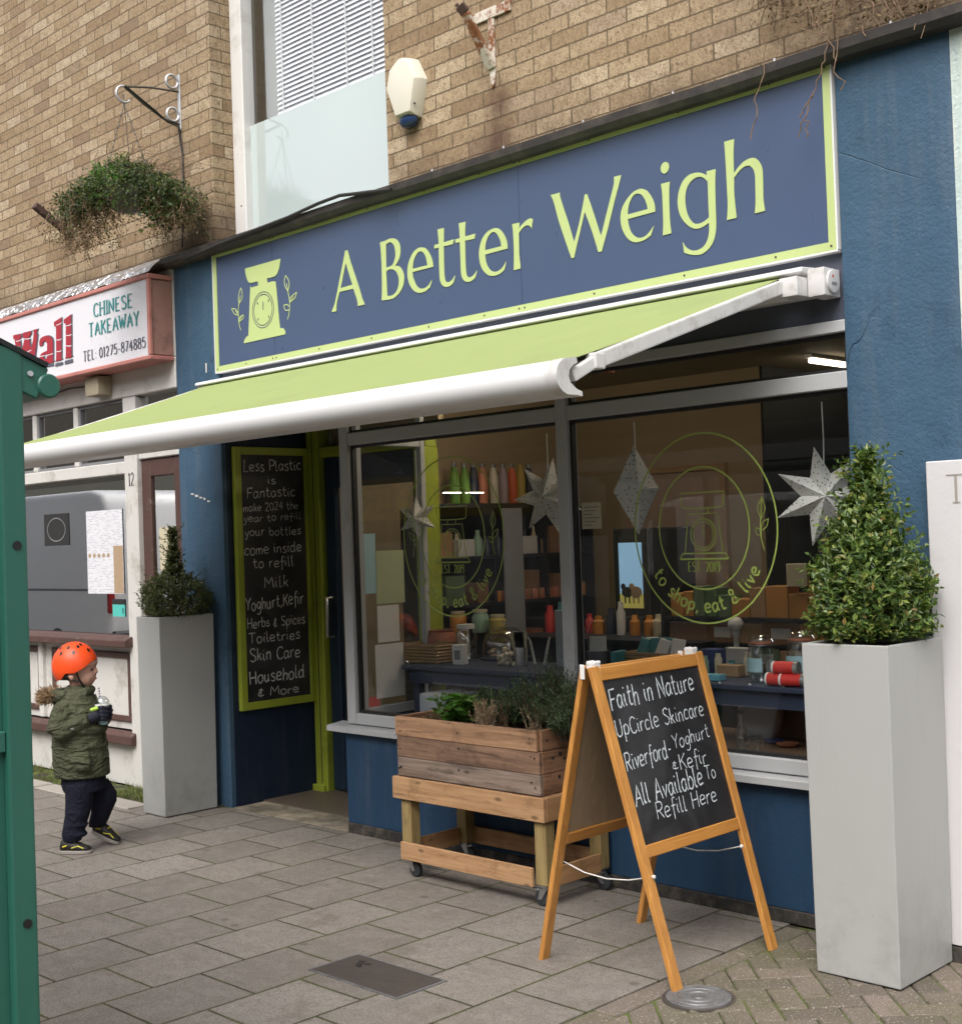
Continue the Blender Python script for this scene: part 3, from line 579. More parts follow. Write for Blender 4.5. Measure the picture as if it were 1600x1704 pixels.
mb = MB(); mb.box(-1.1, 0.0, 0.001, 0.72, -0.15, 0.004); mb.build('doorway_floor', 'recess_concrete')['kind'] = 'structure'
mb = MB()
for i in range(14): mb.box(-1.62-0.62*i-0.6, -1.62-0.62*i, -0.42, -0.27, -0.1, 0.006+random.uniform(0, .004))
mb.build('edging_path', 'edging_stone', bevel=0.004)['kind'] = 'structure'
mb = MB(); mb.box(-9, -1.62, -0.268, -0.001, -0.1, 0.003); mb.build('verge_soil', 'moss_joint')['kind'] = 'structure'
mb = MB()
for i in range(5200):
    x = random.uniform(-5.5, -1.6); y = -0.26*random.random()**0.8
    if mnoise.noise((x*2.5, y*4, 0)) < -0.25: continue
    leaf(mb, (x, y, 0.0), (random.gauss(0, .5), random.gauss(0, .5)-0.1, 1), random.uniform(.018, .05)*(1.3 if y > -0.08 else 0.8), 0.004, 0.1)
for i in range(260):          # tufts in the joints by the shop wall and under the tall planters
    x = random.choice([random.uniform(0.0, 2.8), random.uniform(-1.5, -1.1), random.uniform(3.1, 3.6)]); y = -0.004-abs(random.gauss(0, .012))
    leaf(mb, (x, y, 0.0), (random.gauss(0, .8), random.gauss(0, .6)-0.5, 1), random.uniform(.008, .022), 0.004, 0.1)
tag(mb.build('grass', 'grass_blade', fix=False), 'short weedy grass along the foot of the takeaway front', kind='stuff')

# ------------------------------------------------------------ the brick building with the blue shop front
B = thing('shop_building', (0, 0, 0), 'buff brick building over a navy blue painted shop front with grey framed windows', 'building')
def wall_hole(name, mat, x0, x1, z0, z1, y0, y1, holes, parent):
    xs = sorted({x0, x1, *[h[0] for h in holes], *[h[1] for h in holes]}); zs = sorted({z0, z1, *[h[2] for h in holes], *[h[3] for h in holes]}); mb = MB()
    solid = lambda i, k: 0 <= i < len(xs)-1 and 0 <= k < len(zs)-1 and not any(h[0] <= xs[i] < h[1] and h[2] <= zs[k] < h[3] for h in holes)
    for i in range(len(xs)-1):
        for k in range(len(zs)-1):
            if not solid(i, k): continue
            a, b, c, d = xs[i], xs[i+1], zs[k], zs[k+1]
            mb.add([(a,y0,c),(b,y0,c),(b,y0,d),(a,y0,d)], [(0,1,2,3)]); mb.add([(a,y1,c),(b,y1,c),(b,y1,d),(a,y1,d)], [(3,2,1,0)])
            if not solid(i-1, k): mb.add([(a,y0,c),(a,y1,c),(a,y1,d),(a,y0,d)], [(0,3,2,1)])
            if not solid(i+1, k): mb.add([(b,y0,c),(b,y1,c),(b,y1,d),(b,y0,d)], [(0,1,2,3)])
            if not solid(i, k-1): mb.add([(a,y0,c),(b,y0,c),(b,y1,c),(a,y1,c)], [(3,2,1,0)])
            if not solid(i, k+1): mb.add([(a,y0,d),(b,y0,d),(b,y1,d),(a,y1,d)], [(0,1,2,3)])
    return mb.build(name, mat, parent, fix=False)
wall_hole('brick_wall', 'brickwork', -9.0, 9.0, 3.405, 7.2, 0.0, 0.32, [(-1.105, 0.512, 3.405, 5.6), (-6.5, -4.9, 4.6, 6.2)], B)
def rough_panel(name, mat, x0, x1, y, z0, z1, parent, res=0.03, amp=0.004, depth=0.3):
    """front skin of old render, slightly uneven, on a solid block"""
    nx, nz = max(2, int((x1-x0)/res)), max(2, int((z1-z0)/res)); mb = MB(); vs = []; fs = []
    for k in range(nz+1):
        for i in range(nx+1):
            x, z = x0+(x1-x0)*i/nx, z0+(z1-z0)*k/nz; e = 0 if (i in (0, nx) or k in (0, nz)) else 1
            vs.append((x, y-e*0.004-e*amp*(mnoise.noise((x*3, z*3, 1))+0.7*mnoise.noise((x*11, z*11, 5))), z))
    for k in range(nz):
        for i in range(nx): a = k*(nx+1)+i; fs.append((a, a+1, a+nx+2, a+nx+1))
    mb.add(vs, fs); mb.box(x0, x1, y+0.0005, y+depth, z0, z1); return mb.build(name, mat, parent, smooth=40, fix=False)
rough_panel('pilaster', 'blue_render', -1.585, -1.112, 0.0, 0.0, 3.40, B, depth=0.03)
rough_panel('pilaster', 'blue_render', 3.135, 3.60, 0.0, 0.0, 3.40, B, depth=0.5)
mb = MB()
for k, (px, py, w, h) in enumerate(((320,822,5,3),(327,825,6,4),(334,828,5,3),(340,830,4,4),(347,834,5,3),(343,612,3,16),(1302,150,2,8))):
    if px > 1000: continue
    a = at(px-w/2,py-h/2,1,-0.0095); b = at(px+w/2,py+h/2,1,-0.0095); mb = MB(); mb.add([(a[0],-.0095,a[2]),(b[0],-.0095,a[2]-.004),(b[0]-.003,-.0095,b[2]),(a[0]+.002,-.0095,b[2]+.002)],[(0,1,2,3)]); mb.build('paint_chip', 'white_frame', B, fix=False)
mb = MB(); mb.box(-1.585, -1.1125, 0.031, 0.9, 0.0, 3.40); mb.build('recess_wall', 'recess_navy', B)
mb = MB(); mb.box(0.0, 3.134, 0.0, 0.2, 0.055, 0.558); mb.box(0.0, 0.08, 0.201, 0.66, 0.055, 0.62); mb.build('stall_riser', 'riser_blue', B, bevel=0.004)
mb = MB(); mb.box(0.002, 3.134, -0.006, 0.2, 0.0, 0.056); mb.box(-0.004, 0.08, 0.201, 0.66, 0.0, 0.056); mb.build('plinth', 'tar_plinth', B, bevel=0.004)
mb = MB(); mb.prism([(-0.055,0.560),(0.06,0.560),(0.06,0.602),(-0.045,0.592),(-0.055,0.588)], lambda a,b,t: (t,a,b), -0.095, 3.134); mb.build('window_sill', 'frame_grey', B)
mb = MB(); mb.box(-1.11, 3.134, 0.02, 0.14, 2.400, 3.403); mb.build('fascia_board', 'fascia_navy', B, bevel=0.003)
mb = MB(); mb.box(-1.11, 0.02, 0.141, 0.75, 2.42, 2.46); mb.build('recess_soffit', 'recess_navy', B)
# main window: frame of posts and rails, glass, opening toplights
WF = MB(); y0, y1 = -0.004, 0.075
for (xa, xb, za, zb) in ((0.026,0.098,0.602,2.400),(1.622,1.690,0.602,2.400),): WF.box(xa, xb, y0, y1, za, zb)
for (xa, xb) in ((0.0985,1.6215),(1.6905,3.1335)):
    WF.box(xa, xb, y0+0.002, y1-0.004, 0.602, 0.662); WF.box(xa, xb, y0+0.002, y1-0.004, 2.132, 2.200); WF.box(xa, xb, y0+0.002, y1-0.004, 2.352, 2.400)
wf = WF.build('window_frame', 'frame_grey', B, bevel=0.004)
mb = MB()
for (xa, xb) in ((0.0985,1.6215),(1.6905,3.1335)):
    for (za, zb) in ((0.6625,2.1315),(2.2005,2.3515)):
        t = 0.014; mb.box(xa, xa+t, 0.022, 0.05, za, zb); mb.box(xb-t, xb, 0.022, 0.05, za, zb); mb.box(xa+t, xb-t, 0.022, 0.05, za, za+t); mb.box(xa+t, xb-t, 0.022, 0.05, zb-t, zb)
mb.build('glazing_gasket', 'gasket', wf)
for (xa, xb) in ((0.0985,1.6215),(1.6905,3.1335)):
    for nm, za, zb in (('window_pane',0.6625,2.1315),('toplight_pane',2.2005,2.3515)):
        mb = MB(); mb.add([(xa,0.036,za),(xb,0.036,za),(xb,0.036,zb),(xa,0.036,zb)], [(0,1,2,3)]); mb.build(nm, 'shop_glass', wf, fix=False)
# glazed return of the doorway and the door set back in the recess
mb = MB(); mb.box(0.03, 0.075, 0.08, 0.115, 0.625, 2.40); mb.box(0.03, 0.075, 0.565, 0.60, 0.625, 2.40); mb.box(0.031, 0.074, 0.116, 0.564, 0.625, 0.675); mb.box(0.031, 0.074, 0.116, 0.564, 2.14, 2.2); mb.build('return_frame', 'frame_grey', B, bevel=0.003)
mb = MB(); mb.add([(0.05,0.116,0.676),(0.05,0.564,0.676),(0.05,0.564,2.139),(0.05,0.116,2.139)], [(0,1,2,3)]); mb.build('return_pane', 'shop_glass', B, fix=False)
mb = MB(); mb.box(-1.105, -0.985, 0.645, 0.75, 0.004, 2.418); mb.box(-0.985, 0.02, 0.655, 0.75, 2.15, 2.215); mb.box(-0.04, 0.028, 0.61, 0.75, 0.06, 2.149); mb.box(-1.13, -1.0, 0.62, 0.646, 0.006, 0.05)
dfm = mb.build('door_frame', 'lime_frame', B, bevel=0.004)
mb = MB(); mb.box(-1.045, -1.038, 0.6435, 0.6449, 0.06, 2.41); mb.build('frame_groove', 'recess_navy', dfm)
D = MB(); D.box(-0.983, -0.88, 0.69, 0.735, 0.02, 2.148); D.box(-0.14, -0.042, 0.69, 0.735, 0.02, 2.148); D.box(-0.879, -0.141, 0.692, 0.733, 0.02, 0.45); D.box(-0.879, -0.141, 0.692, 0.733, 1.95, 2.148)
door = D.build('door', 'door_navy', B, bevel=0.004)
mb = MB(); mb.add([(-0.879,0.712,0.45),(-0.141,0.712,0.45),(-0.141,0.712,1.95),(-0.879,0.712,1.95)], [(0,1,2,3)]); mb.build('door_pane', 'shop_glass', door, fix=False)
mb = MB(); mb.tube([(-0.93,0.69,1.0),(-0.93,0.64,1.0),(-0.93,0.64,1.25),(-0.93,0.69,1.25)], 0.011); mb.build('door_handle', 'steel', door, smooth=40)
mb = MB(); mb.add([(-0.985,0.70,2.216),(0.02,0.70,2.216),(0.02,0.70,2.418),(-0.985,0.70,2.418)], [(0,1,2,3)]); mb.build('fanlight_pane', 'shop_glass', B, fix=False)
mb = MB(); mb.box(-0.99, 0.03, 0.76, 0.80, 2.218, 2.6); mb.build('fanlight_blind', 'room_beige', B)
# lead gutter strip over the sign
mb = MB()
pr = [(-0.088,3.412),(-0.06,3.392),(-0.001,3.392),(-0.001,3.462),(-0.055,3.458),(-0.09,3.448)]
secs = np.linspace(-1.60, 3.74, 46)
n = len(pr); vs = []; fs = []
for i, x in enumerate(secs):
    w = 0.006*mnoise.noise((x*1.7, 0, 3)); vs += [(x, a+0.5*w*(a < -0.01), b+w) for a, b in pr]
for i in range(len(secs)-1):
    for k in range(n): fs.append((i*n+k, i*n+(k+1) % n, (i+1)*n+(k+1) % n, (i+1)*n+k))
fs += [tuple(range(n)), tuple((len(secs)-1)*n+k for k in range(n))]
mb.add(vs, fs); gt = mb.build('gutter', 'gutter_black', B, smooth=35)
mb = MB()
for i in range(9):
    x = -0.6+i*0.5; mb = MB(); mb.cyl((x,-0.05,3.455), (x,-0.05,3.474), 0.005, 6); mb.build('gutter_clip', 'silver_paint', gt)
# upper window
mb = MB(); fy = 0.17
mb.box(-1.104,-0.985,fy-.02,fy+0.07,3.46,5.6); mb.box(0.43,0.511,fy,fy+0.07,3.46,5.6); mb.box(-0.985,0.43,fy+.002,fy+0.068,3.46,3.52); mb.box(-0.985,0.43,fy+.002,fy+.068,5.52,5.6)
uw = mb.build('upper_window', 'white_frame', B, bevel=0.005)
mb = MB(); mb.box(-0.9845,0.4295,fy+0.030,fy+0.05,3.521,4.205); mb.build('spandrel_panel', 'mint_glass_panel', uw)
mb = MB(); mb.add([(-0.985,fy+0.036,4.206),(0.43,fy+0.036,4.206),(0.43,fy+0.036,5.52),(-0.985,fy+0.036,5.52)], [(0,1,2,3)]); mb.build('window_pane', 'upper_glass', uw, fix=False)
mb = MB(); mb.box(-0.984,-0.70,fy+0.16,fy+0.17,4.206,5.52); mb.build('gap_lightening_panel', 'planter_grey', uw)  # pale panel added to lighten the dim gap beside the blind
bl = MB()
z = 4.215
while z < 5.5:
    bl.add([(-0.80,fy+0.104,z),(0.43,fy+0.104,z),(0.43,fy+0.120,z+0.031),(-0.80,fy+0.120,z+0.031)], [(0,1,2,3)]); z += 0.029
bl = bl.build('window_blind', 'blind_slat', uw, fix=False)
mb = MB()
for x in (-0.72, -0.42, -0.11, 0.12, 0.36): mb.box(x-0.004, x+0.004, fy+0.088, fy+0.092, 4.21, 5.5)
mb.build('blind_cord', 'cord_white', bl)
mb = MB(); mb.box(-1.2, 0.7, 0.9, 0.95, 3.45, 5.7); mb.box(-1.25,-1.2,0.33,0.9,3.45,5.7); mb.box(0.7,0.75,0.33,0.9,3.45,5.7); mb.box(-1.25,0.75,0.33,0.95,3.44,3.449); mb.build('upper_room', 'room_ceiling', B)
mb = MB(); mb.box(-6.5,-4.9,0.2,0.22,4.6,6.2); mb.build('upper_window_far', 'window_glass_dark', B)
# shop room
mb = MB(); mb.box(-1.25, 3.3, 0.23, 6.0, -0.05, 0.012); mb.build('room_floor', 'room_floor', B)
mb = MB(); mb.box(-1.25, 3.4, 0.142, 6.0, 2.72, 2.8); mb.build('room_ceiling', 'room_ceiling', B)
mb = MB(); mb.box(-1.25, -1.113, 0.901, 3.2, 0.012, 2.719); mb.box(-1.25, 0.70, 3.2, 3.3, 0.012, 2.719); mb.build('room_wall', 'room_beige', B)
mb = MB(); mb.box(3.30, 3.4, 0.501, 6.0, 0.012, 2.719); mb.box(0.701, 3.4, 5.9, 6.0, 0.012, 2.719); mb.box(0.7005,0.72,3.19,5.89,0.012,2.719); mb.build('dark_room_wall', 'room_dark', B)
mb = MB(); mb.box(-0.42, 0.36, 3.165, 3.198, 0.012, 2.02); idr = mb.build('inner_door', 'door_pink', B, bevel=0.004)
mb = MB(); mb.box(-0.47,-0.425,3.15,3.199,0.012,2.07); mb.box(0.365,0.41,3.15,3.199,0.012,2.07); mb.box(-0.424,0.364,3.15,3.199,2.025,2.07); mb.build('inner_door_frame', 'box_tan', B)

# ------------------------------------------------------------ shop sign
def fz(px, py, y=-0.014):
    p = at(px, py, 1, y); return (p[0], p[2])
SG = thing('shop_sign', (1.0, 0.0, 2.66), 'long blue fascia sign with lime border, weighing scale emblem and lime shop name', 'sign')
mb = MB()
for xa, xb in ((-1.118,-0.5185),(-0.5165,1.4515),(1.4535,3.122)): mb.box(xa, xb, -0.012, 0.018, 2.672, 3.408)
mb.build('sign_panel', 'sign_blue', SG)
mb = MB(); mb.box(-0.5195,-0.5160,-0.0126,0.01,2.705,3.375); mb.build('panel_seam', 'sign_seam', SG); mb = MB(); mb.box(1.4508,1.4540,-0.0126,0.01,2.705,3.375); mb.build('panel_seam', 'sign_seam', SG)
mb = MB(); a, b, c, d, t = -1.1175, 3.1215, 2.6725, 3.4075, 0.033
mb.box(a,b,-0.0165,-0.0125,c,c+t); mb.box(a,b,-0.0165,-0.0125,d-t,d); mb.box(a,a+t,-0.0165,-0.0125,c+t,d-t); mb.box(b-t,b,-0.0165,-0.0125,c+t,d-t); mb.build('sign_border', 'sign_lime', SG)
mb = MB(); mb.box(-1.124,3.128,-0.018,0.0195,2.664,2.6715); mb.box(3.1225,3.130,-0.018,0.0195,2.672,3.408); mb.box(-1.126,-1.1185,-0.018,0.0195,2.672,3.408); mb.build('edge_trim', 'white_plastic', SG)
mb = MB()
for x in (-1.10,-0.80,-0.535,-0.50,-0.1,0.35,0.8,1.2,1.435,1.47,1.9,2.4,2.85,3.10):
    for z in (2.689, 3.391): mb = MB(); mb.cyl((x,-0.0182,z), (x,-0.0165,z), 0.005, 8); mb.build('sign_screw', 'rust_brown', SG)
S2 = (540,380,8.0); S3 = (730,340,9.412); S4 = (905,280,8.0); S5 = (1080,220,7.619); S1 = (370,410,9.464)
def trace(txts, S, y=-0.014):
    out = []
    for t in txts: out.append([fz(S[0]+x/S[2], S[1]+v/S[2], y) for x, v in smooth_line(poly(t), True)])
    return out
LET = [(S2, ['275 295c,305 290c,345 440,400 610,460 790,500 930,535 1012c,442 1033c,435 960,385 800c,200 845c,165 980,155 1105c,92 1112c,140 980,200 680,250 430', '283 460c,370 748c,212 795c']),
 (S2, ['738 185c,800 165,880 133,945 140,995 200,1010 290,1000 380,970 450,938 495c,1000 510,1045 580,1060 660,1045 760,1000 850,930 920,860 945,760 958c,765 800,760 500,750 300', '818 212c,850 190,885 185,920 220,940 290,942 370,920 450,890 495,818 522c', '822 570c,865 545,910 545,955 580,985 650,988 730,970 810,930 870,880 895,832 900c']),
 (S2, ['1447 510c,1435 430,1400 340,1350 270,1300 252,1240 265,1180 320,1130 420,1105 530,1105 640,1130 740,1180 820,1240 855,1290 852,1350 830,1405 780c,1430 680c,1390 745,1340 790,1280 800,1230 770,1195 700,1175 640,1172 580c', '1172 538c,1180 460,1205 380,1245 318,1280 303,1320 325,1350 390,1370 488c']),
 (S3, ['-20 392c,82 368c,78 490,78 595c,232 547c,224 622c,78 655c,80 840,85 1035,93 1150,112 1208,147 1220,190 1198,224 1158,254 1110c,232 1225c,190 1266,140 1290,92 1288,48 1256,20 1190,10 1085,4 890,0 676c,-68 693c,-72 636c,0 618c,-8 500']),
 (S3, ['312 295c,418 272c,412 400,412 502c,572 455c,560 535c,412 568c,415 750,420 950,430 1070,450 1130,485 1142,530 1120,565 1080,597 1032c,575 1140c,530 1185,480 1210,430 1210,385 1180,355 1110,345 1000,338 800,330 588c,262 605c,258 548c,330 528c,322 400']),
 (S3, ['1078 690c,1065 580,1025 480,965 400,895 370,820 390,740 450,670 560,635 700,632 830,655 950,700 1040,765 1100,830 1120,900 1110,970 1075,1028 1022c,1055 890c,1010 970,950 1030,880 1055,815 1035,765 970,735 880,725 785c', '725 718c,735 610,770 510,815 450,855 432,900 450,945 520,970 590,978 655c']),
 (S3, ['1148 310c,1260 283c,1255 382c,1300 320,1370 250,1430 218,1472 232c,1455 380c,1435 345,1390 325,1340 345,1290 395,1252 455c,1255 600,1260 800,1282 1003c,1172 1030c,1178 800,1170 550,1160 400']),
 (S4, ['88 355c,208 322c,215 380,250 500,310 680,400 985c,470 720,530 420,540 350c,570 340c,620 480,690 690,757 905c,820 650,900 330,930 200,930 112c,1027 88c,1000 200,940 430,860 760,768 1105c,722 1113c,640 840,542 575c,490 800,440 1010,400 1190c,365 1195c,300 1010,200 710,130 450']),
 (S4, ['1480 575c,1470 480,1430 380,1370 300,1310 272,1250 280,1170 330,1090 430,1035 540,1018 660,1030 770,1065 860,1120 940,1190 980,1260 980,1340 950,1425 890c,1457 768c,1400 850,1340 905,1270 925,1210 905,1160 850,1130 770,1115 675c', '1113 615c,1120 530,1150 430,1195 355,1245 335,1290 345,1335 400,1365 470,1380 542c']),
 (S5, ['205 375,240 392,250 440,235 490,195 522,157 505,145 455,165 400', '148 655c,260 625c,252 750,255 950,265 1150,280 1280c,172 1307c,178 1150,170 900,162 750']),
 (S5, ['725 495c,840 465c,835 650,840 900,848 1150,840 1280,810 1390,750 1480,670 1540,580 1555,500 1545,443 1525c,425 1395c,460 1450,520 1490,590 1498,660 1470,710 1420,745 1340,760 1240,758 1145c,700 1185,640 1215,570 1220,490 1180,420 1100,375 1000,360 880,375 750,420 630,490 550,570 515,650 512,730 545c', '740 625c,700 585,650 563,590 575,530 620,480 700,458 800,460 920,485 1040,530 1120,580 1158,640 1155,700 1125,758 1078c,750 900,745 750']),
 (S5, ['950 120c,1075 85c,1068 250,1070 400,1073 520c,1130 440,1200 370,1280 328,1345 328,1400 380,1430 450,1440 550,1445 800,1450 880,1467 995c,1338 1028c,1348 900,1345 700,1340 550,1320 470,1275 425,1215 430,1150 480,1075 575c,1075 750,1090 930,1107 1083c,985 1113c,995 930,985 700,970 400,960 250'])]
loops = []
for S, tx in LET: loops += trace(tx, S)
fill('sign_lettering', loops, 'sign_lime', SG, -0.014)
em = fill('scale_emblem', trace(['355 350c,915 190c,905 270,885 370,830 465,705 500c,705 572c,800 548,830 565,845 620,905 1290c,950 1285,985 1330,990 1383c,340 1525c,350 1470,395 1410,412 1405c,440 690,460 650,565 615c,560 548c,440 572,400 540,370 450'], S1), 'sign_lime', SG, -0.014)
mb = MB(); kk = [0]
def stroke(mb, pts, S, w, y=-0.0165, sm=True):
    q = [fz(S[0]+a/S[2], S[1]+b/S[2], y) for a, b in (smooth_line(pts, False, 5) if sm else pts)]; kk[0] += 1
    ribbon(mb, q, lambda a, b: (a, y, b), w, 0.0001*(kk[0] % 9))
def oval(mb, cx, cz, rx, rz, w, y, n=72):
    kk[0] += 1; vs = []; yy = y-0.0001*(kk[0] % 5)
    for i in range(n):
        t = 2*math.pi*i/n; vs += [(cx+(rx-w/2)*math.cos(t), yy, cz+(rz-w/2)*math.sin(t)), (cx+(rx+w/2)*math.cos(t), yy, cz+(rz+w/2)*math.sin(t))]
    mb.add(vs, [(2*i, 2*i+1, (2*i+3) % (2*n), (2*i+2) % (2*n)) for i in range(n)])
c0 = fz(S1[0]+643/S1[2], S1[1]+998/S1[2]); lft = fz(S1[0]+477/S1[2], S1[1]+1030/S1[2]); rgt_ = fz(S1[0]+812/S1[2], S1[1]+965/S1[2]); rad = (rgt_[0]-lft[0])/2
oval(mb, (lft[0]+rgt_[0])/2, c0[1], rad, rad, 0.0045, -0.0165); oval(mb, (lft[0]+rgt_[0])/2, c0[1], rad*0.86, rad*0.86, 0.0045, -0.0165)
for a, b in (((640,865),(640,1000)),((545,880),(562,912)),((733,830),(718,872)),((568,1130),(553,1165)),((722,1090),(742,1122))): stroke(mb, [a, b], S1, 0.006, sm=False)
mb.build('dial_line', 'sign_seam', em, fix=False)
mb = MB()
for t in ('293 1318,265 1220,255 1100,250 1000,262 895','262 895,250 820,262 730,290 650','290 650,310 730,308 820,262 895','262 890,285 770','250 1080,190 1060,145 980','145 980,200 985,245 1040','262 1185,270 1120,330 1075','330 1075,325 1130,262 1185','255 1070,205 1010','265 1170,305 1100',
          '1025 1150,1048 1060,1058 950,1055 850,1030 700','1030 700,985 620,975 540,993 455','993 455,1045 540,1050 620,1030 700','1030 690,1010 580','1058 880,1065 810,1170 720','1170 720,1140 810,1058 880','1050 1000,990 1000,968 925','968 925,1020 915,1058 950','1062 865,1120 785'):
    q = t.replace(' ', '_'); stroke(mb, [tuple(float(z) for z in w.split('_')) for w in q.split(',')], S1, 0.006, y=-0.014)
mb.build('leaf_emblem', 'sign_lime', SG, fix=False)

# ------------------------------------------------------------ awning
AW = thing('awning', (1.0, 0.0, 2.1), 'lime green folding arm awning with white front bar, open above the shop window', 'awning')
AW.location = (1.0, 0.0, 2.1)
mb = MB(); n = 16; vs = []; fs = []
for i in range(61):
    x = -1.12+4.045*i/60
    for k in range(n+1):
        t = k/n; sag = -0.010*math.sin(math.pi*t)+0.003*mnoise.noise((x*0.9, t*2, 0))*math.sin(math.pi*t); vs.append((x, -0.085-1.335*t, 2.588-0.428*t+sag))
for i in range(60):
    for k in range(n): a = i*(n+1)+k; fs.append((a, a+n+1, a+n+2, a+1))
mb.add(vs, fs); m = len(vs); mb.add([(x, y, z-0.0025) for x, y, z in vs], [f[::-1] for f in fs]); mb.build('fabric', 'awning_fabric', AW, smooth=60, fix=False)
mb = MB(); pr = [(-0.13,2.588),(-0.125,2.607),(-0.02,2.614),(0.018,2.614),(0.018,2.50),(-0.03,2.50),(-0.06,2.545),(-0.078,2.578)]
mb.prism(pr, lambda a,b,t: (t,a,b), -1.185, 3.03); mb.build('cassette', 'awning_white', AW, bevel=0.003)
mb = MB(); pr = []
for k in range(15):
    a = math.pi*(0.42+k/14*1.13); pr.append((-1.432+0.062*math.cos(a), 2.108+0.058*math.sin(a)))
inner = [(-1.396,2.0505),(-1.372,2.047),(-1.372,2.062),(-1.40,2.070),(-1.428,2.088),(-1.436,2.108),(-1.43,2.130),(-1.41,2.146),(-1.392,2.153),(-1.395,2.172),(-1.42,2.168)]
mb.prism(pr+inner, lambda a,b,t: (t,a,b), -1.16, 2.945); fb = mb.build('front_bar', 'awning_white', AW, smooth=35)
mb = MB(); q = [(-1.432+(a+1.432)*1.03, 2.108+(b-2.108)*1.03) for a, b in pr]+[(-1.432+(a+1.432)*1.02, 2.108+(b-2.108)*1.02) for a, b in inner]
mb.prism(q, lambda a,b,t: (t,a,b), 2.90, 2.952); mb.build('end_cap', 'awning_grubby_shaded', fb, smooth=35)
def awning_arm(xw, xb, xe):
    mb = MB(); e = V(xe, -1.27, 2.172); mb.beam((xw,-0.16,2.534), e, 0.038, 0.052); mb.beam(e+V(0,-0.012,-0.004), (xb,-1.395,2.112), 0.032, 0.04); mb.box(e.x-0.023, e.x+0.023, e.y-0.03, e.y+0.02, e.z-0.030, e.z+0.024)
    return mb.build('arm', 'awning_grubby_shaded', AW, bevel=0.006, seg=2)  # arm takes the darker grubby tone to stand for shade under the fabric
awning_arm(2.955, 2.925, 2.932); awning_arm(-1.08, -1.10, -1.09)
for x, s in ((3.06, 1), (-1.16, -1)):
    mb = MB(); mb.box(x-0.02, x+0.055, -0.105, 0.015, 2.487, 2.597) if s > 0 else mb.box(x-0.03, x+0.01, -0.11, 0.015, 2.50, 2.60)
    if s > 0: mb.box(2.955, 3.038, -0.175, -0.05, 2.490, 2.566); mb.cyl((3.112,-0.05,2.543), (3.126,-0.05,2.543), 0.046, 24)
    eb = mb.build('end_bracket', 'awning_grubby_shaded', AW, bevel=0.012, seg=2, smooth=40)
    if s > 0:
        mb = MB(); mb.cyl((3.1255,-0.06,2.563), (3.1270,-0.06,2.563), 0.006, 10); mb.build('red_mark', 'red_print', eb)
        mb = MB(); mb.box(3.1255, 3.1270, -0.07, -0.035, 2.528, 2.540); mb.build('rating_plate', 'print_grey', eb)
mb = MB()
for x in np.arange(-1.0, 3.0, 0.24): mb = MB(); mb.cyl((x,0.0185,2.637), (x,0.0205,2.637), 0.006, 8); mb.build('fixing_bolt', 'bolt_black', AW)

# ------------------------------------------------------------ Chinese takeaway next door
T = thing('takeaway_shopfront', (-2.8, 0.0, 0.0), 'white timber takeaway shop front with brown sill and brown glazed door', 'shop front')
mb = MB(); mb.box(-6.0,-2.262,0.03,0.12,0.0,0.285); mb.box(-6.0,-2.262,0.045,0.12,0.375,0.94); mb.build('lower_wall', 'takeaway_white', T, bevel=0.004)
mb = MB(); mb.prism([(-0.045,0.288),(0.03,0.288),(0.03,0.372),(-0.02,0.366),(-0.045,0.35)], lambda a,b,t:(t,a,b), -6.0, -2.20); mb.build('lower_ledge', 'takeaway_brown', T, bevel=0.006)
mb = MB(); mb.prism([(-0.07,0.945),(0.05,0.945),(0.05,1.02),(-0.03,1.012),(-0.07,0.995)], lambda a,b,t:(t,a,b), -6.0, -2.21); mb.build('window_sill', 'takeaway_brown', T, bevel=0.006)
mb = MB()
for xa, xb in ((-3.42,-2.31),(-5.0,-3.6)):
    t = 0.04; mb.box(xa,xb,0.028,0.046,0.43,0.43+t); mb.box(xa,xb,0.028,0.046,0.86,0.86+t); mb.box(xa,xa+t,0.028,0.046,0.43+t,0.86); mb.box(xb-t,xb,0.028,0.046,0.43+t,0.86)
mb.build('panel_moulding', 'takeaway_brown', T, bevel=0.004)
mb = MB(); mb.box(-2.258,-2.10,-0.004,0.10,0.0,2.625); mb.box(-6.0,-1.60,0.0,0.12,2.63,2.83); mb.box(-6.0,-2.26,0.012,0.10,2.115,2.20); mb.box(-2.098,-1.60,0.012,0.10,2.20,2.26)
for x in (-4.2,-3.56,-2.94): mb.box(x-0.03,x+0.03,0.014,0.09,2.201,2.628)
mb.box(-3.60,-3.535,0.012,0.09,0.38,0.94); mb.box(-6.6,-1.587,0.005,0.12,2.8305,3.404)
tf = mb.build('timber_frame', 'takeaway_white', T, bevel=0.006)
mb = MB(); mb.add([(-6,0.06,1.0),(-2.26,0.06,1.0),(-2.26,0.06,2.114),(-6,0.06,2.114)],[(0,1,2,3)]); mb.build('window_pane', 'window_glass_dark', T, fix=False)
mb = MB(); mb.add([(-6,0.05,2.2),(-1.6,0.05,2.2),(-1.6,0.05,2.63),(-6,0.05,2.63)],[(0,1,2,3)]); mb.build('toplight_pane', 'window_glass_dark', T, fix=False)
mb = MB()
for x0_, x1_ in ((-4.17,-3.59),(-3.53,-2.97),(-2.91,-2.26)):
    t = 0.02; mb.box(x0_,x0_+t,0.03,0.055,2.202,2.628); mb.box(x1_-t,x1_,0.03,0.055,2.202,2.628); mb.box(x0_+t,x1_-t,0.03,0.055,2.202,2.222); mb.box(x0_+t,x1_-t,0.03,0.055,2.608,2.628)
mb.build('toplight_frame', 'print_grey', T)
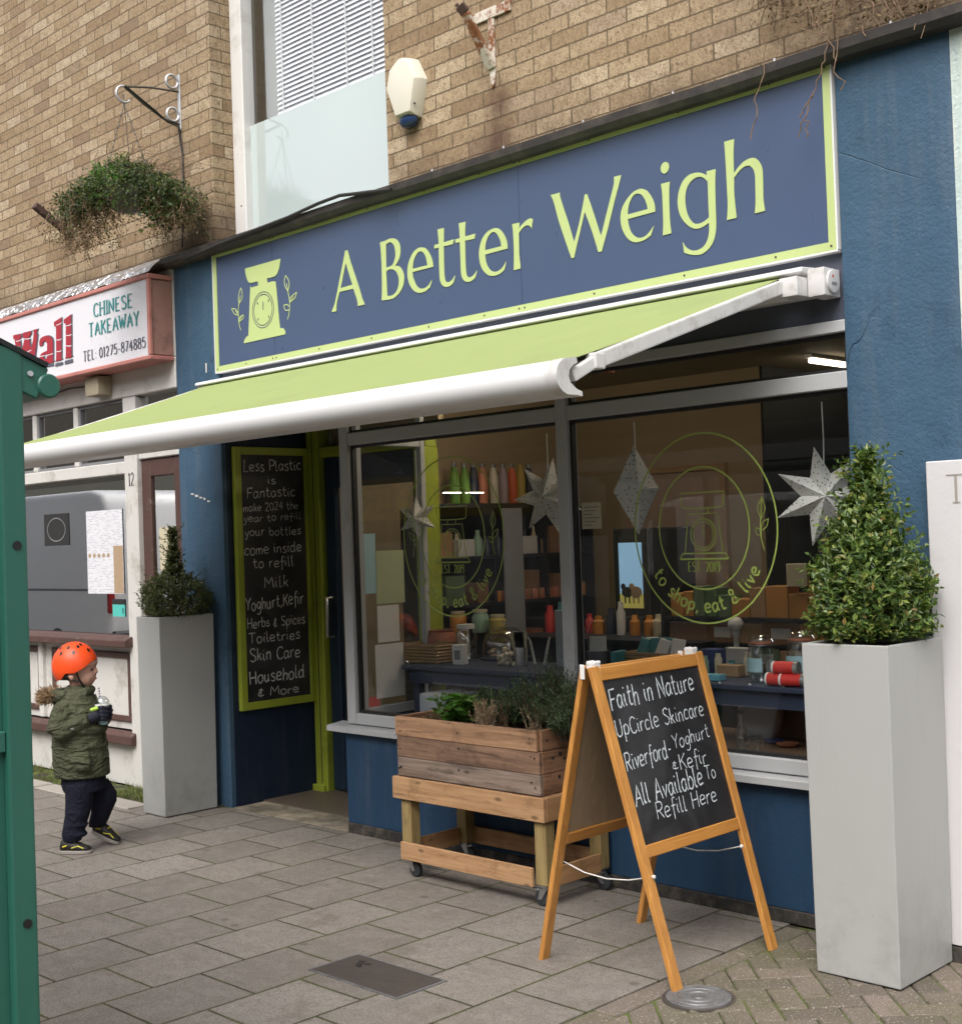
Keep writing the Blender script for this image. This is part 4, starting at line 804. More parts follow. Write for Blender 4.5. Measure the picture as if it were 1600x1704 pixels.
mb = MB(); mb.box(-2.098,-1.99,0.03,0.075,0.02,2.198); mb.box(-1.70,-1.60,0.03,0.075,0.02,2.198); mb.box(-1.989,-1.701,0.03,0.075,2.08,2.198); mb.box(-1.989,-1.701,0.03,0.075,0.02,0.4)
td = mb.build('door', 'takeaway_brown', T, bevel=0.006)
mb = MB(); mb.add([(-1.99,0.05,0.4),(-1.70,0.05,0.4),(-1.70,0.05,2.08),(-1.99,0.05,2.08)],[(0,1,2,3)]); mb.build('door_pane', 'window_glass_dark', td, fix=False)
mb = MB(); mb.box(-2.06,-2.045,0.02,0.03,1.12,1.22); mb.build('lock_plate', 'steel', td)
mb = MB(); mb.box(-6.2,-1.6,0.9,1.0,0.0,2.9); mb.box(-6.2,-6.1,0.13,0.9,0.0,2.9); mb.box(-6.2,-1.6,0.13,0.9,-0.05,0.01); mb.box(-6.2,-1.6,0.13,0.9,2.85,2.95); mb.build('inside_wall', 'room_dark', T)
mb = MB(); text(mb, '12', (-2.205,-0.0045,2.03), (0.075,0,0), (0,0,0.085), 0.13, True); mb.build('door_number', 'print_black', T, fix=False)
# fascia box sign over it
YS = -0.168
K = thing('takeaway_sign', (-3.5, -0.1, 2.8), 'white banner box sign with red slab lettering, teal words and telephone number in pink frame', 'sign')
mb = MB(); mb.box(-6.6,-1.615,-0.150,0.0,2.835,3.315); mb.build('sign_case', 'pink_side', K, bevel=0.004)
mb = MB(); mb.box(-6.6,-1.630,-0.166,-0.151,2.831,3.319); mb.build('banner', 'banner_white', K)
mb = MB()
for za, zb in ((2.80,2.830),(3.320,3.35)): mb.box(-6.6,-1.602,-0.180,0.0,za,zb)
mb.box(-1.629,-1.603,-0.180,-0.151,2.8305,3.3195); mb.build('sign_frame', 'pink_frame', K, bevel=0.006)
mb = MB(); nx = 70; vs = []; fs = []
for i in range(nx+1):
    x = -6.6+4.98*i/nx
    for k, (y, z) in enumerate(((-0.165,3.352),(-0.13,3.395),(-0.07,3.445),(-0.010,3.475))): e = 0.02*mnoise.noise((x*7, k*1.7, 0)); vs.append((x, y+e*0.5, z+max(-0.0, e)+0.004))
for i in range(nx):
    for k in range(3): a = i*4+k; fs.append((a, a+4, a+5, a+1))
mb.add(vs, fs); mb.build('foil_flashing', 'foil_flashing', K, smooth=50, fix=False)
S6 = (0,450,6.154)
WALL = ['138 665c,215 650c,222 690c,205 697c,225 830c,258 690c,240 690c,235 640c,320 620c,318 665c,300 672c,320 815c,345 700c,350 622c,335 612c,388 598c,376 640c,386 662c,348 985c,290 985c,266 870c,215 985c,185 985c,155 705c,140 700c',
        '408 772c,410 715,440 680,490 668,530 690,545 730c,545 918c,552 940c,492 955c,487 930c,450 965,415 965,405 930,408 890,430 850,487 820c,485 742,465 725,440 740,440 770c', '485 848c,455 868,452 905,470 908,487 888c',
        '555 530c,630 480c,630 898c,638 915c,570 932c,580 905c,578 572c,560 570c', '655 505c,730 450c,733 868c,742 886c,668 902c,678 880c,678 542c,660 540c']
def shift(t, dx, dy): return ','.join('%g %g%s' % (float(w.split()[0])+dx, float(w.split()[1].rstrip('c'))+dy, 'c' if w.endswith('c') else '') for w in t.split(','))
fill('lettering_shadow', trace([shift(t, 12, -6) for t in WALL], S6, YS), 'banner_grey', K, YS, 0.0008)
fill('lettering_shadow', trace([w for w in ('415 992c,470 985c,480 965c,552 950c,556 975c,480 990c,470 1020c,440 1028c,416 1010c', '568 952c,648 935c,650 962c,566 985c', '665 925c,748 905c,750 940c,665 962c')], S6, YS), 'banner_grey', K, YS-0.0012, 0.0008)
fill('red_lettering', trace(WALL, S6, YS), 'banner_red', K, YS-0.003, 0.0008)
mb = MB()
for (a, b) in (((165,725),(222,705)),((250,700),(322,690)),((175,855),(225,840)),((255,835),(322,815)),((408,880),(545,850)),((575,560),(630,535)),((580,712),(630,700)),((580,830),(630,820)),((678,565),(732,548)),((678,665),(732,655)),((678,770),(732,770))):
    stroke(mb, [a, ((a[0]+b[0])/2, (a[1]+b[1])/2+5), b], S6, 0.006, y=YS-0.0045)
mb.build('brick_line', 'banner_white', K, fix=False)
def btext(s, L, R, cap, w, mat, nm):
    a, b, c = at(S6[0]+L[0]/S6[2], S6[1]+L[1]/S6[2], 1, YS), at(S6[0]+R[0]/S6[2], S6[1]+R[1]/S6[2], 1, YS), at(S6[0]+L[0]/S6[2], S6[1]+(L[1]-cap)/S6[2], 1, YS)
    mb = MB(); h = c-a; h[0] *= 0.0; text(mb, s, a, b-a, h, w*1.18, True, track=0.16, off=0.001); mb.build(nm, mat, K, fix=False)
btext('CHINESE', (962,474), (1358,370), 132, 0.17, 'banner_teal', 'teal_lettering'); btext('TAKEAWAY', (912,678), (1425,552), 132, 0.17, 'banner_teal', 'teal_lettering'); btext('TEL: 01275-874885', (855,930), (1492,783), 98, 0.17, 'banner_grey', 'phone_number')
mb = MB(); p = at(172,648,1,-0.03); mb.box(p[0]-0.11,p[0]+0.07,-0.11,-0.001,2.66,2.79); o = base(mb.build('junction_box', 'beige_plastic', bevel=0.012, seg=2, smooth=40)); tag(o, 'beige plastic box fixed under the takeaway sign with a thin cable', 'junction box')
mb = MB(); mb.tube([(p[0]-0.9,-0.01,2.74),(p[0]-0.5,-0.01,2.765),(p[0]-0.2,-0.012,2.75),(p[0]-0.112,-0.03,2.74)], 0.005, 6); tag(base(mb.build('thin_cable', 'black_cable', smooth=60)), 'thin cable running to the beige box under the takeaway sign', 'cable')
# notices on the takeaway glass
def flat(name, px0, py0, px1, py1, y, mat, label, cat, group=None, th=0.0015):
    a, b = at(px0, (py0+py1)/2, 1, y), at(px1, (py0+py1)/2, 1, y); zt, zb = at((px0+px1)/2, py0, 1, y)[2], at((px0+px1)/2, py1, 1, y)[2]
    mb = MB(); mb.box(a[0], b[0], y-th, y, zb, zt); o = base(mb.build(name, mat)); return tag(o, label, cat, group)
MN = thing('menu_poster', (-2.5, 0.0, 1.2), 'large white printed takeaway menu stuck inside the window glass', 'menu')
pa, pb = at(145,915,1,0.056), at(205,915,1,0.056); zt, zb = at(175,849,1,0.056)[2], at(175,988,1,0.056)[2]
mb = MB(); mb.box(pa[0], pb[0], 0.0545, 0.056, zb, zt); mb.build('menu_sheet', 'menu_print', MN)
mb = MB(); w = pb[0]-pa[0]; mb.box(pb[0]-w*0.26, pb[0]-0.004, 0.0530, 0.0542, zb+0.004, zb+(zt-zb)*0.57); mb.build('food_photo', 'print_tan', MN)
mb = MB()
for k in range(5): mb.ell((pa[0]+w*(0.08+0.13*k), 0.0535, zb+(zt-zb)*0.46), 0.02, 0.001, 0.016, 10, 6)
mb.build('dish_photo', 'print_tan', MN)
HS = thing('hygiene_sticker', (-2.35, 0.0, 1.1), 'small black and teal rating sticker low in the takeaway window', 'sticker')
pa, pb = at(187,1010,1,0.056), at(208,1010,1,0.056); z0_, z1_, z2_ = at(197,1026,1,0.056)[2], at(197,1006,1,0.056)[2], at(197,997,1,0.056)[2]
mb = MB(); mb.box(pa[0], pb[0], 0.0545, 0.056, z1_, z2_); mb.build('sticker_top', 'print_black', HS); mb = MB(); mb.box(pa[0]+.004, pb[0], 0.0545, 0.056, z0_, z1_-0.0005); mb.build('sticker_body', 'teal_sticker', HS)
mb = MB(); oval(mb, pb[0]-0.022, (z0_+z1_)/2, 0.009, 0.016, 0.005, 0.053); mb.build('sticker_mark', 'print_black', HS, fix=False)
PN = thing('window_plaque', (-3.1, 0.0, 1.6), 'dark square plaque with a pale ring hanging in the takeaway window', 'plaque')
pa, pb = at(74,880,1,0.058), at(115,880,1,0.058); zt, zb = at(95,855,1,0.058)[2], at(95,908,1,0.058)[2]
mb = MB(); mb.box(pa[0], pb[0], 0.0562, 0.058, zb, zt); mb.build('plaque_board', 'print_black', PN); mb = MB(); oval(mb, (pa[0]+pb[0])/2, (zb+zt)/2, (pb[0]-pa[0])*0.36, (zt-zb)*0.36, 0.008, 0.055); mb.build('plaque_ring', 'print_grey', PN, fix=False)
flat('door_notice', 266, 877, 297, 950, 0.045, 'paper_cream', 'cream paper notice taped inside the brown takeaway door', 'notice')

# ------------------------------------------------------------ right hand neighbour
NW = thing('neighbour_wall', (4.6, 0.0, 0.0), 'pale mint rendered wall of the next shop, right of the navy pilaster', 'wall')
rough_panel('mint_wall', 'mint_render', 3.601, 7.5, -0.002, 0.0, 3.40, NW, res=0.05, depth=0.4)
HB = thing('hoarding', (4.5, -0.02, 0.0), 'white painted board fixed upright against the wall, faded grey capitals near its top', 'board')
mb = MB(); mb.box(3.462, 6.0, -0.045, -0.012, 0.06, 1.822); mb.build('painted_board', 'wall_white', HB, bevel=0.004)
mb = MB(); mb.box(3.47, 6.0, -0.05, -0.013, 0.0, 0.055); mb.build('board_foot', 'tar_plinth', HB)
p = at(1574,800,1,-0.046); mb = MB(); text(mb, 'TR', (p[0],-0.0455,1.668), (0.15,0,0), (0,0,0.10), 0.10, True); mb.build('faded_lettering', 'edging_stone', HB, fix=False)

# ------------------------------------------------------------ tall square planters with clipped box
def tall_planter(cx, cy, sx, sy, h, rot, label, mat):
    P = thing('planter', (cx, cy, 0), label, 'planter', 'tall planters by the shop front'); mb = MB()
    t0, t1 = 1.03, 0.985; q = lambda k, z: [(cx+a*sx/2*k, cy+b*sy/2*k, z) for a, b in ((-1,-1),(1,-1),(1,1),(-1,1))]
    v = q(t1, 0.006)+q(t0, h)+q(t0*0.9, h)+q(t0*0.9, h-0.05)
    f = [(3,2,1,0)]+[(i, (i+1)%4, (i+1)%4+4, i+4) for i in range(4)]+[(4+i, 4+(i+1)%4, 8+(i+1)%4, 8+i) for i in range(4)]+[(8+i, 8+(i+1)%4, 12+(i+1)%4, 12+i) for i in range(4)]
    mb.add(v, f); mb.build('planter_box', mat, P, bevel=0.004, seg=2)
    mb = MB(); mb.add(q(t0*0.9, h-0.045), [(0,1,2,3)]); mb.build('soil', 'soil', P, fix=False)
    P.rotation_euler = (0, 0, 0); return P
tall_planter(3.335, -0.255, 0.325, 0.40, 1.18, 0, 'tall pale grey square planter on the block paving by the white board at the right', 'planter_grey_worn')
tall_planter(-1.315, -0.235, 0.25, 0.37, 1.192, 0, 'tall pale grey square planter standing between takeaway door and chalkboard recess', 'planter_grey_worn')
def topiary(name, cx, cy, z0, prof, n, mat, L, label, seed, sx=1.0, sy=1.0):
    random.seed(seed); t = thing(name, (cx, cy, z0-0.04), label, 'topiary'); mb = MB()
    H = prof[-1][0]
    def rad(h):
        for (a, ra), (b, rb) in zip(prof[:-1], prof[1:]):
            if a <= h <= b: return ra+(rb-ra)*(h-a)/(b-a)
        return prof[-1][1]
    wts = [rad(H*(i+.5)/60)+0.03 for i in range(60)]; tot = sum(wts)
    for i in range(n):
        r_ = random.random()*tot; k = 0
        while r_ > wts[k]: r_ -= wts[k]; k += 1
        h = max(0.03, H*(k+random.random())/60); a = random.uniform(0, 6.283); bumpy = 1+0.26*mnoise.noise((math.cos(a)*2.0+seed, math.sin(a)*2.0, h*7))+0.17*mnoise.noise((math.cos(a)*6, math.sin(a)*6+seed, h*18))
        dep = random.random()**2.2*0.5; r = rad(h)*bumpy*(1-dep)-L*0.6
        if r < 0: r = 0.004
        d = V(math.cos(a), math.sin(a), 1.15+random.gauss(0, .35)+1.2*(h/H)**3); p = V(cx+sx*r*math.cos(a), cy+sy*r*math.sin(a), z0+h-0.01)
        sprig(mb, p, d, random.uniform(1.4, 2.6)*L, random.randint(5, 7), L, L*0.5, 0.9)
    for i in range(n//22):
        h = random.uniform(.04, H*.95); a = random.uniform(0, 6.283); r = rad(h)*.9; d = V(math.cos(a), math.sin(a), random.uniform(.5,1.6)); p = V(cx+sx*r*math.cos(a), cy+sy*r*math.sin(a), z0+h)
        sprig(mb, p, d, random.uniform(2.5, 4.2)*L, 10, L*.95, L*.5, .85)
    mb.build('foliage', mat, t, fix=False)
    mb = MB(); mb.lathe((cx, cy, z0-0.04), [(0.016, 0.0), (0.014, H*0.6), (0.004, H*0.98)], 8)
    for i in range(46):
        h = random.uniform(0.0, H*0.85); a = random.uniform(0, 6.283); r = rad(h)*0.72
        mb.tube([(cx, cy, z0+h*0.7), (cx+r*0.5*math.cos(a), cy+r*0.5*math.sin(a), z0+h*0.86), (cx+r*math.cos(a), cy+r*math.sin(a), z0+h)], 0.004, 5)
    mb.build('stem', 'twig', t); return t
topiary('topiary', 3.335, -0.255, 1.165, [(0,.168),(.1,.178),(.2,.165),(.30,.134),(.39,.096),(.46,.064),(.53,.042),(.60,.025),(.67,.008)], 2000, 'box_leaf', 0.031, 'bushy bright green box cone growing in the planter at the right', 11, 1.0, 1.12)
topiary('topiary', -1.315, -0.235, 1.17, [(0,.165),(.07,.195),(.14,.198),(.20,.165),(.24,.11),(.27,.045),(.36,.024),(.46,.016),(.54,.006)], 1500, 'dark_box_leaf', 0.021, 'dark sparse box bush with thin spike growing in the planter beside takeaway door', 23, 0.95, 1.05)

# ------------------------------------------------------------ chalkboard on the doorway reveal
CB = thing('chalkboard', (-1.09, 0.36, 0.58), 'tall lime framed chalkboard on the doorway wall, covered in handwritten lines', 'chalkboard')
XB = -1.086; ya, yb, za, zb = 0.07, 0.655, 0.583, 2.215; t = 0.048
mb = MB(); mb.box(-1.1115, XB-0.004, ya+t-0.004, yb-t+0.004, za+t-0.004, zb-t+0.004); mb.build('slate', 'chalkboard', CB)
mb = MB(); xf = XB+0.010; mb.box(-1.1118,xf,ya,ya+t,za,zb); mb.box(-1.1118,xf,yb-t,yb,za,zb); mb.box(-1.1118,xf-.001,ya+t,yb-t,za,za+t); mb.box(-1.1118,xf-.001,ya+t,yb-t,zb-t,zb); mb.build('frame', 'lime_frame', CB, bevel=0.003)
mb = MB(); random.seed(5)
A2 = (375,730,7.406); A3 = (375,940,6.553)
for S, s, L, R, cap in ((A2,'Less Plastic',(220,408),(935,388),140),(A2,'is',(520,555),(622,552),98),(A2,'Fantastic',(262,735),(862,708),126),(A2,'make 2024 the',(220,905),(895,862),100),(A2,'year to refill',(225,1030),(930,992),92),(A2,'your bottles',(240,1200),(928,1178),106),(A2,'come inside',(235,1440),(938,1388),136),(A2,'to refill',(345,1600),(842,1568),126),
                        (A3,'Milk',(428,248),(690,238),122),(A3,'Yoghurt,Kefir',(218,505),(850,418),138),(A3,'Herbs + Spices',(240,695),(866,635),108),(A3,'Toiletries',(255,860),(815,805),112),(A3,'Skin Care',(270,1058),(815,1000),138),(A3,'Household',(265,1305),(860,1228),148),(A3,'+ More',(355,1442),(806,1388),96)):
    g_ = lambda q: at(S[0]+q[0]/S[2], S[1]+q[1]/S[2], 0, XB-0.004); a, b, c = g_(L), g_(R), g_((L[0], L[1]-cap)); h = c-a; h[1] *= 0.2; h[0] = 0
    text(mb, s, a, b-a, h, 0.095, False, 0.25, 0.06, off=0.0008)
mb.build('chalk_lettering', 'chalk_faded', CB, fix=False)

# ------------------------------------------------------------ A board on the pavement
AB = thing('pavement_sign', (2.61, -0.65, 0.0), 'folding wooden A board with chalk writing standing on the pavement', 'A board')
ZT = 1.125; ys0, ys1 = -1.00, -0.355; lw = 0.044
Nf = np.cross((0,1,0), (2.655-2.92,0,ZT)); fdir = V(2.655-2.92, 0, ZT).normalized(); fn = V(ZT, 0, 2.92-2.655).normalized()
bdir = V(2.585-2.29, 0, ZT).normalized(); bn = V(-ZT, 0, 2.585-2.29).normalized()
FL = ZT/fdir.z; BL_ = ZT/bdir.z
def face(o, d, nrm, L, yl0, yl1, yu0, yu1, matl, top):
    # two legs that splay slightly, top and bottom rails
    for k, (ya_, yb_) in enumerate(((yl0, yu0), (yl1, yu1))):
        mb = MB(); mb.beam(V(o, ya_, 0.0)+nrm*-0.011, V(o, yb_, 0)+d*L+nrm*-0.011, 0.022, lw, up=(0,1,0)); mb.build('leg', 'beech', AB, bevel=0.003)
    y_ = lambda s: (yl0+(yu0-yl0)*s, yl1+(yu1-yl1)*s)
    for s0, s1 in ((0.40*L, 0.40*L+0.045), (L-0.055, L-0.006)):
        a0, a1 = y_((s0+s1)/2/L); mb = MB(); c = d*((s0+s1)/2); mb.beam(V(o, a0+lw/2, 0)+c+nrm*-0.0115, V(o, a1-lw/2, 0)+c+nrm*-0.0115, 0.020, s1-s0, up=tuple(d)); mb.build('rail', 'beech_rail', AB, bevel=0.003)
    s0, s1 = 0.40*L+0.04, L-0.05; a, b = y_(s0/L); c, e = y_(s1/L); mb = MB(); g_ = lambda y, s, q: V(o, y, 0)+d*s+nrm*q
    mb.add([g_(a+lw*.4,s0,-.009),g_(b-lw*.4,s0,-.009),g_(e-lw*.4,s1,-.009),g_(c+lw*.4,s1,-.009),g_(a+lw*.4,s0,-.015),g_(b-lw*.4,s0,-.015),g_(e-lw*.4,s1,-.015),g_(c+lw*.4,s1,-.015)], [(0,1,2,3),(7,6,5,4),(0,4,5,1),(1,5,6,2),(2,6,7,3),(3,7,4,0)])
    mb.cur = 0; return mb.build('panel', matl, AB)
face(2.92, fdir, fn, FL, -0.925, -0.322, -1.005, -0.37, 'chalkboard', 1)
face(2.29, bdir, bn, BL_, -0.945, -0.35, -0.985, -0.37, 'hardboard', 0)
for y in (-0.985, -0.392):
    mb = MB(); mb.box(2.612, 2.652, y-0.018, y+0.014, ZT-0.012, ZT+0.012); mb.cyl((2.62,y-0.02,ZT+0.010),(2.62,y+0.016,ZT+0.010),0.008,10); mb.cyl((2.645,y-0.02,ZT+0.010),(2.645,y+0.016,ZT+0.010),0.008,10); mb.box(2.585,2.607,y-0.024,y-0.0205,ZT-0.05,ZT+0.004)
    mb.build('hinge', 'white_plastic', AB, bevel=0.002)
p0 = V(2.92,0,0)
def afr(px, py, k=0.0): return on_plane(px, py, tuple(p0+fn*k), tuple(fn))
def abk(px, py): return on_plane(px, py, (2.29,0,0), tuple(bn))
for (q0, q1) in (((936,1433),(1085,1460)), ((1092,1392),(1231,1409))):
    a = V(*abk(*q0)); b = V(*afr(*q1)); mb = MB(); mb.tube([a, a.lerp(b,.25)+V(0,0,-.028), a.lerp(b,.5)+V(0,0,-.036), a.lerp(b,.75)+V(0,0,-.026), b], 0.0028, 6); mb.ell(b+fn*0.006, 0.008,0.008,0.008,8,6); mb.ell(a+bn*0.004, 0.007,0.007,0.007,8,6); mb.build('string', 'string_white', AB, smooth=60)
mb = MB(); random.seed(9); A1 = (950,1070,5.163)
for s, L, R, cap in (('Faith in Nature',(345,585),(1060,398),190),('UpCircle Skincare',(395,812),(1145,622),150),('Riverford-',(478,1100),(868,972),165),('Yoghurt',(880,915),(1190,805),128),('+',(872,1085),(922,1078),80),('Kefir',(938,1092),(1170,1030),140),('All Available',(560,1408),(1138,1218),190),('To',(1160,1178),(1246,1160),125),('Refill Here',(742,1520),(1256,1352),150)):
    g_ = lambda q: afr(A1[0]+q[0]/A1[2], A1[1]+q[1]/A1[2], -0.0088); a, b = g_(L), g_(R); c = g_((L[0], L[1]-cap)); h = np.array(fdir)*abs((c-a)[2])/fdir.z; h = h*0.88+(c-a)*0.12
    text(mb, s, a, b-a, h, 0.078 if cap > 120 else 0.095, False, 0.22, 0.045, off=0.0008)
mb.build('chalk_lettering', 'chalk', AB, fix=False)

# ------------------------------------------------------------ wooden trough on castors
TP = thing('wooden_planter', (1.40, -0.27, 0.0), 'reclaimed pallet wood trough on legs with castors, full of plants', 'planter')
x0, x1, yf, yb2 = 0.93, 1.858, -0.452, 0.0; yb2 = -0.02
zs = [(0.668,0.760),(0.570,0.666),(0.478,0.568)]; random.seed(3)
for k, (za, zb) in enumerate(zs):
    e = 0.006*k; mb = MB(); mb.box(x0+(0.0 if k == 0 else 0.008), x1-(0.012 if k == 0 else 0.0), yf+e*0.3, yf+0.02+e*0.3, za, zb); mb.build('front_plank', ('pallet_wood', 'pallet_wood_brown', 'pallet_wood_grey')[k], TP, bevel=0.0025)
    mb = MB(); mb.box(x0, x1, yb2-0.02, yb2, za, zb); mb.build('back_plank', 'pallet_wood', TP, bevel=0.0025)
    for xa in (x0, x1-0.02):
        mb = MB()
        if k == 1 and xa > 1: mb.box(xa-.001,xa+0.021,yf+0.022,yf+0.10,za,zb); mb.box(xa,xa+0.02,yf+0.1005,yb2-0.021,za,zb)
        else: mb.box(xa, xa+0.02, yf+0.021+e*0.3, yb2-0.021, za, zb)
        mb.build('end_plank', 'pallet_wood_end', TP, bevel=0.0025)
mb = MB(); mb.box(x0-0.01, x1+0.035, yf-0.02, yf-0.001, 0.372, 0.476); mb.build('apron_board', 'new_pine', TP, bevel=0.0025)
mb = MB(); mb.box(x0-0.01, x1+0.035, yb2+0.001, yb2+0.015, 0.372, 0.476); mb.build('apron_board', 'new_pine', TP, bevel=0.0025)
for xa in (x0-0.01, x1+0.015):
    mb = MB(); mb.box(xa, xa+0.02, yf-0.0005, yb2+0.0005, 0.372, 0.476); mb.build('apron_board', 'new_pine_end', TP, bevel=0.0025)
mb = MB(); mb.box(x0+0.021, x1-0.021, yf+0.03, yb2-0.022, 0.60, 0.715); mb.build('soil', 'soil', TP)
mb = MB(); mb.box(x0+0.01, x1+0.01, yf+0.01, yb2-0.005, 0.44, 0.475); mb.build('trough_base', 'pallet_wood', TP)
for xa in (x0+0.025, x1-0.045):
    for ya_ in (yf+0.002, yb2-0.068):
        mb = MB(); mb.box(xa, xa+0.066, ya_, ya_+0.06, 0.095, 0.439); mb.build('leg', 'treated_leg', TP, bevel=0.003)
        cx, cy = xa+0.033, ya_+0.03; cs = MB(); cs.box(cx-0.028,cx+0.028,cy-0.028,cy+0.028,0.088,0.0945); cs.cyl((cx,cy,0.078),(cx,cy,0.0875),0.018,14)
        sw = -.024 if (xa > 1.5 and ya_ < -0.3) else .025
        for s in (-1, 1): cs.prism([(-0.02,0.08),(0.02,0.08),(sw+.010,0.03),(sw-.010,0.03)], lambda a,b,t,cx=cx,cy=cy: (cx+a,cy+t,b), s*0.018-0.0015, s*0.018+0.0015)
        cs.cyl((cx+sw,cy-0.02,0.036),(cx+sw,cy+0.02,0.036),0.006,10)
        co_ = cs.build('castor', 'steel', TP, smooth=40)
        w = MB(); w.loft([(V(cx+sw,cy+dy,0.036), V(r,0,0), V(0,0,r)) for dy, r in ((-0.013,0.028),(-0.011,0.034),(-0.005,0.036),(0.005,0.036),(0.011,0.034),(0.013,0.028))], 24); w.build('castor_wheel', 'rubber', co_, smooth=40)
        if xa > 1.5 and ya_ < -0.3: mb = MB(); mb.box(cx-0.075,cx-0.03,cy-0.014,cy+0.014,0.066,0.074); mb.build('brake_lever', 'aluminium', co_, bevel=0.003)
for ya_, yb_ in ((yf-0.016, yf+0.001), (yb2-0.010, yb2+0.006)):
    mb = MB(); mb.box(x0+0.03, x1-0.05, ya_, yb_, 0.085, 0.168); mb.build('lower_rail', 'new_pine', TP, bevel=0.0025)
for xa in (x0+0.028, x1+0.005):
    mb = MB(); mb.box(xa, xa+0.018, yf+0.063, yb2-0.069, 0.085, 0.168); mb.build('lower_rail', 'new_pine_end', TP, bevel=0.0025)
mb = MB(); random.seed(2)
for (za, zb) in zs:
    for xs_ in (x0+0.02, x0+0.035, x1-0.05, x1-0.03, 1.36):
        mb = MB(); z_ = random.uniform(za+.02, zb-.02); mb.cyl((xs_+random.uniform(-.008,.008), yf-0.0012, z_), (xs_, yf+0.004, z_), random.uniform(.003,.005), 8); mb.build('nail_hole', 'bolt_black', TP)
    for q in range(4): yy = random.uniform(yf+.05, yf+0.3); z_ = random.uniform(za+.02, zb-.02); mb = MB(); mb.cyl((x1+0.0012, yy, z_), (x1-0.004, yy, z_), random.uniform(.004,.010), 8); mb.build('nail_hole', 'bolt_black', TP)

# ------------------------------------------------------------ plants in the trough: each one a thing
def plant(name, px, py, y, label, cat, group=None):
    p = at(px, py, 1, y); return thing(name, (p[0], y, 0.71), label, cat, group), V(p[0], y, 0.71)
random.seed(31)
t, p = plant('leafy_plant', 762, 1190, -0.30, 'bright green broad leaved plant at the window end of the wooden trough', 'plant'); mb = MB(); st = MB()
for i in range(95):
    a = random.uniform(0, 6.28); r = random.uniform(0.01, 0.12); q = p+V(r*math.cos(a), r*math.sin(a), random.uniform(0.03, 0.145)); st.tube([p, p.lerp(q, .5)+V(0,0,.02), q], 0.0018, 5)
    for k in range(3): leaf(mb, q, (math.cos(a+2.1*k), math.sin(a+2.1*k), random.uniform(-.1,.5)), random.uniform(.028,.05), random.uniform(.028,.042), 0.12, (0,0,1))
mb.build('foliage', 'bright_leaf', t, fix=False); st.build('stem', 'bright_leaf', t)
for (px, py, y, hgt, lab, nn) in ((806,1200,-0.36,.155,'bleached straw coloured heather tuft beside the bright leafy plant in the trough',100),(838,1196,-0.25,.13,'smaller dull brown heather between the two pale tufts in the trough',50),(893,1190,-0.30,.15,'pale dried heather tuft nearest the dark bush in the trough',95)):
    t, p = plant('heather', px, py, y, lab, 'heather', 'heathers in the trough'); mb = MB(); st = MB(); dull = 'smaller' in lab
    for i in range(nn):
        a = random.uniform(0, 6.28); sp = random.uniform(0.0, 0.5); d = V(sp*math.cos(a), sp*math.sin(a), 1).normalized(); h = hgt*random.uniform(.55, 1); b = p+V(random.gauss(0,.018), random.gauss(0,.014), 0)
        st.tube([b, b+d*h*.6, b+d*h+V(0,0,.004)], 0.0012, 4)
        for k in range(13): f = (k+2)/15; leaf(mb, b+d*h*f, d+rv(.35), random.uniform(.009,.015), .0048, 0.3)
    mb.build('foliage', 'dry_leaf' if dull else 'straw_leaf', t, fix=False); st.build('stem', 'dry_twig', t)
for (px, py, y, hgt, rr, lab, n_, nm) in ((925,1195,-0.20,.30,.16,'tall dark green needle leaved bush at the A board end of the trough',300,'rosemary_leaf'),(868,1180,-0.15,.20,.15,'low mid green bush at the back of the trough',230,'rosemary_leaf'),(950,1200,-0.34,.22,.10,'spreading dark sprigs at the front corner of the trough by the A board',170,'rosemary_leaf'),(800,1185,-0.12,.15,.13,'dark green low bush behind the pale heather tufts in the trough',170,'rosemary_leaf'),(733,1190,-0.34,.085,.09,'low brown withered plant in the trough corner nearest the doorway',90,'dry_leaf')):
    t, p = plant('herb_bush', px, py, y, lab, 'shrub', 'small shrubs in the trough'); mb = MB(); st = MB()
    for i in range(n_):
        a = random.uniform(0, 6.28); sp = random.uniform(0, 1)**.7; b = p+V(rr*.5*sp*math.cos(a), rr*.5*sp*math.sin(a), 0); d = V(.75*sp*math.cos(a), .75*sp*math.sin(a), 1).normalized(); h = hgt*random.uniform(.45, 1)*(1.05-.3*sp)
        e = b+d*h; st.tube([b, b+d*h*.6, e], 0.0015, 4)
        for k in range(4): sprig(mb, b+d*h*(.3+.2*k), d+rv(.25), h*.25+.01, 7, .020 if nm == 'rosemary_leaf' else .014, .0048, .8)
    mb.build('foliage', nm, t, fix=False); st.build('stem', 'twig', t)

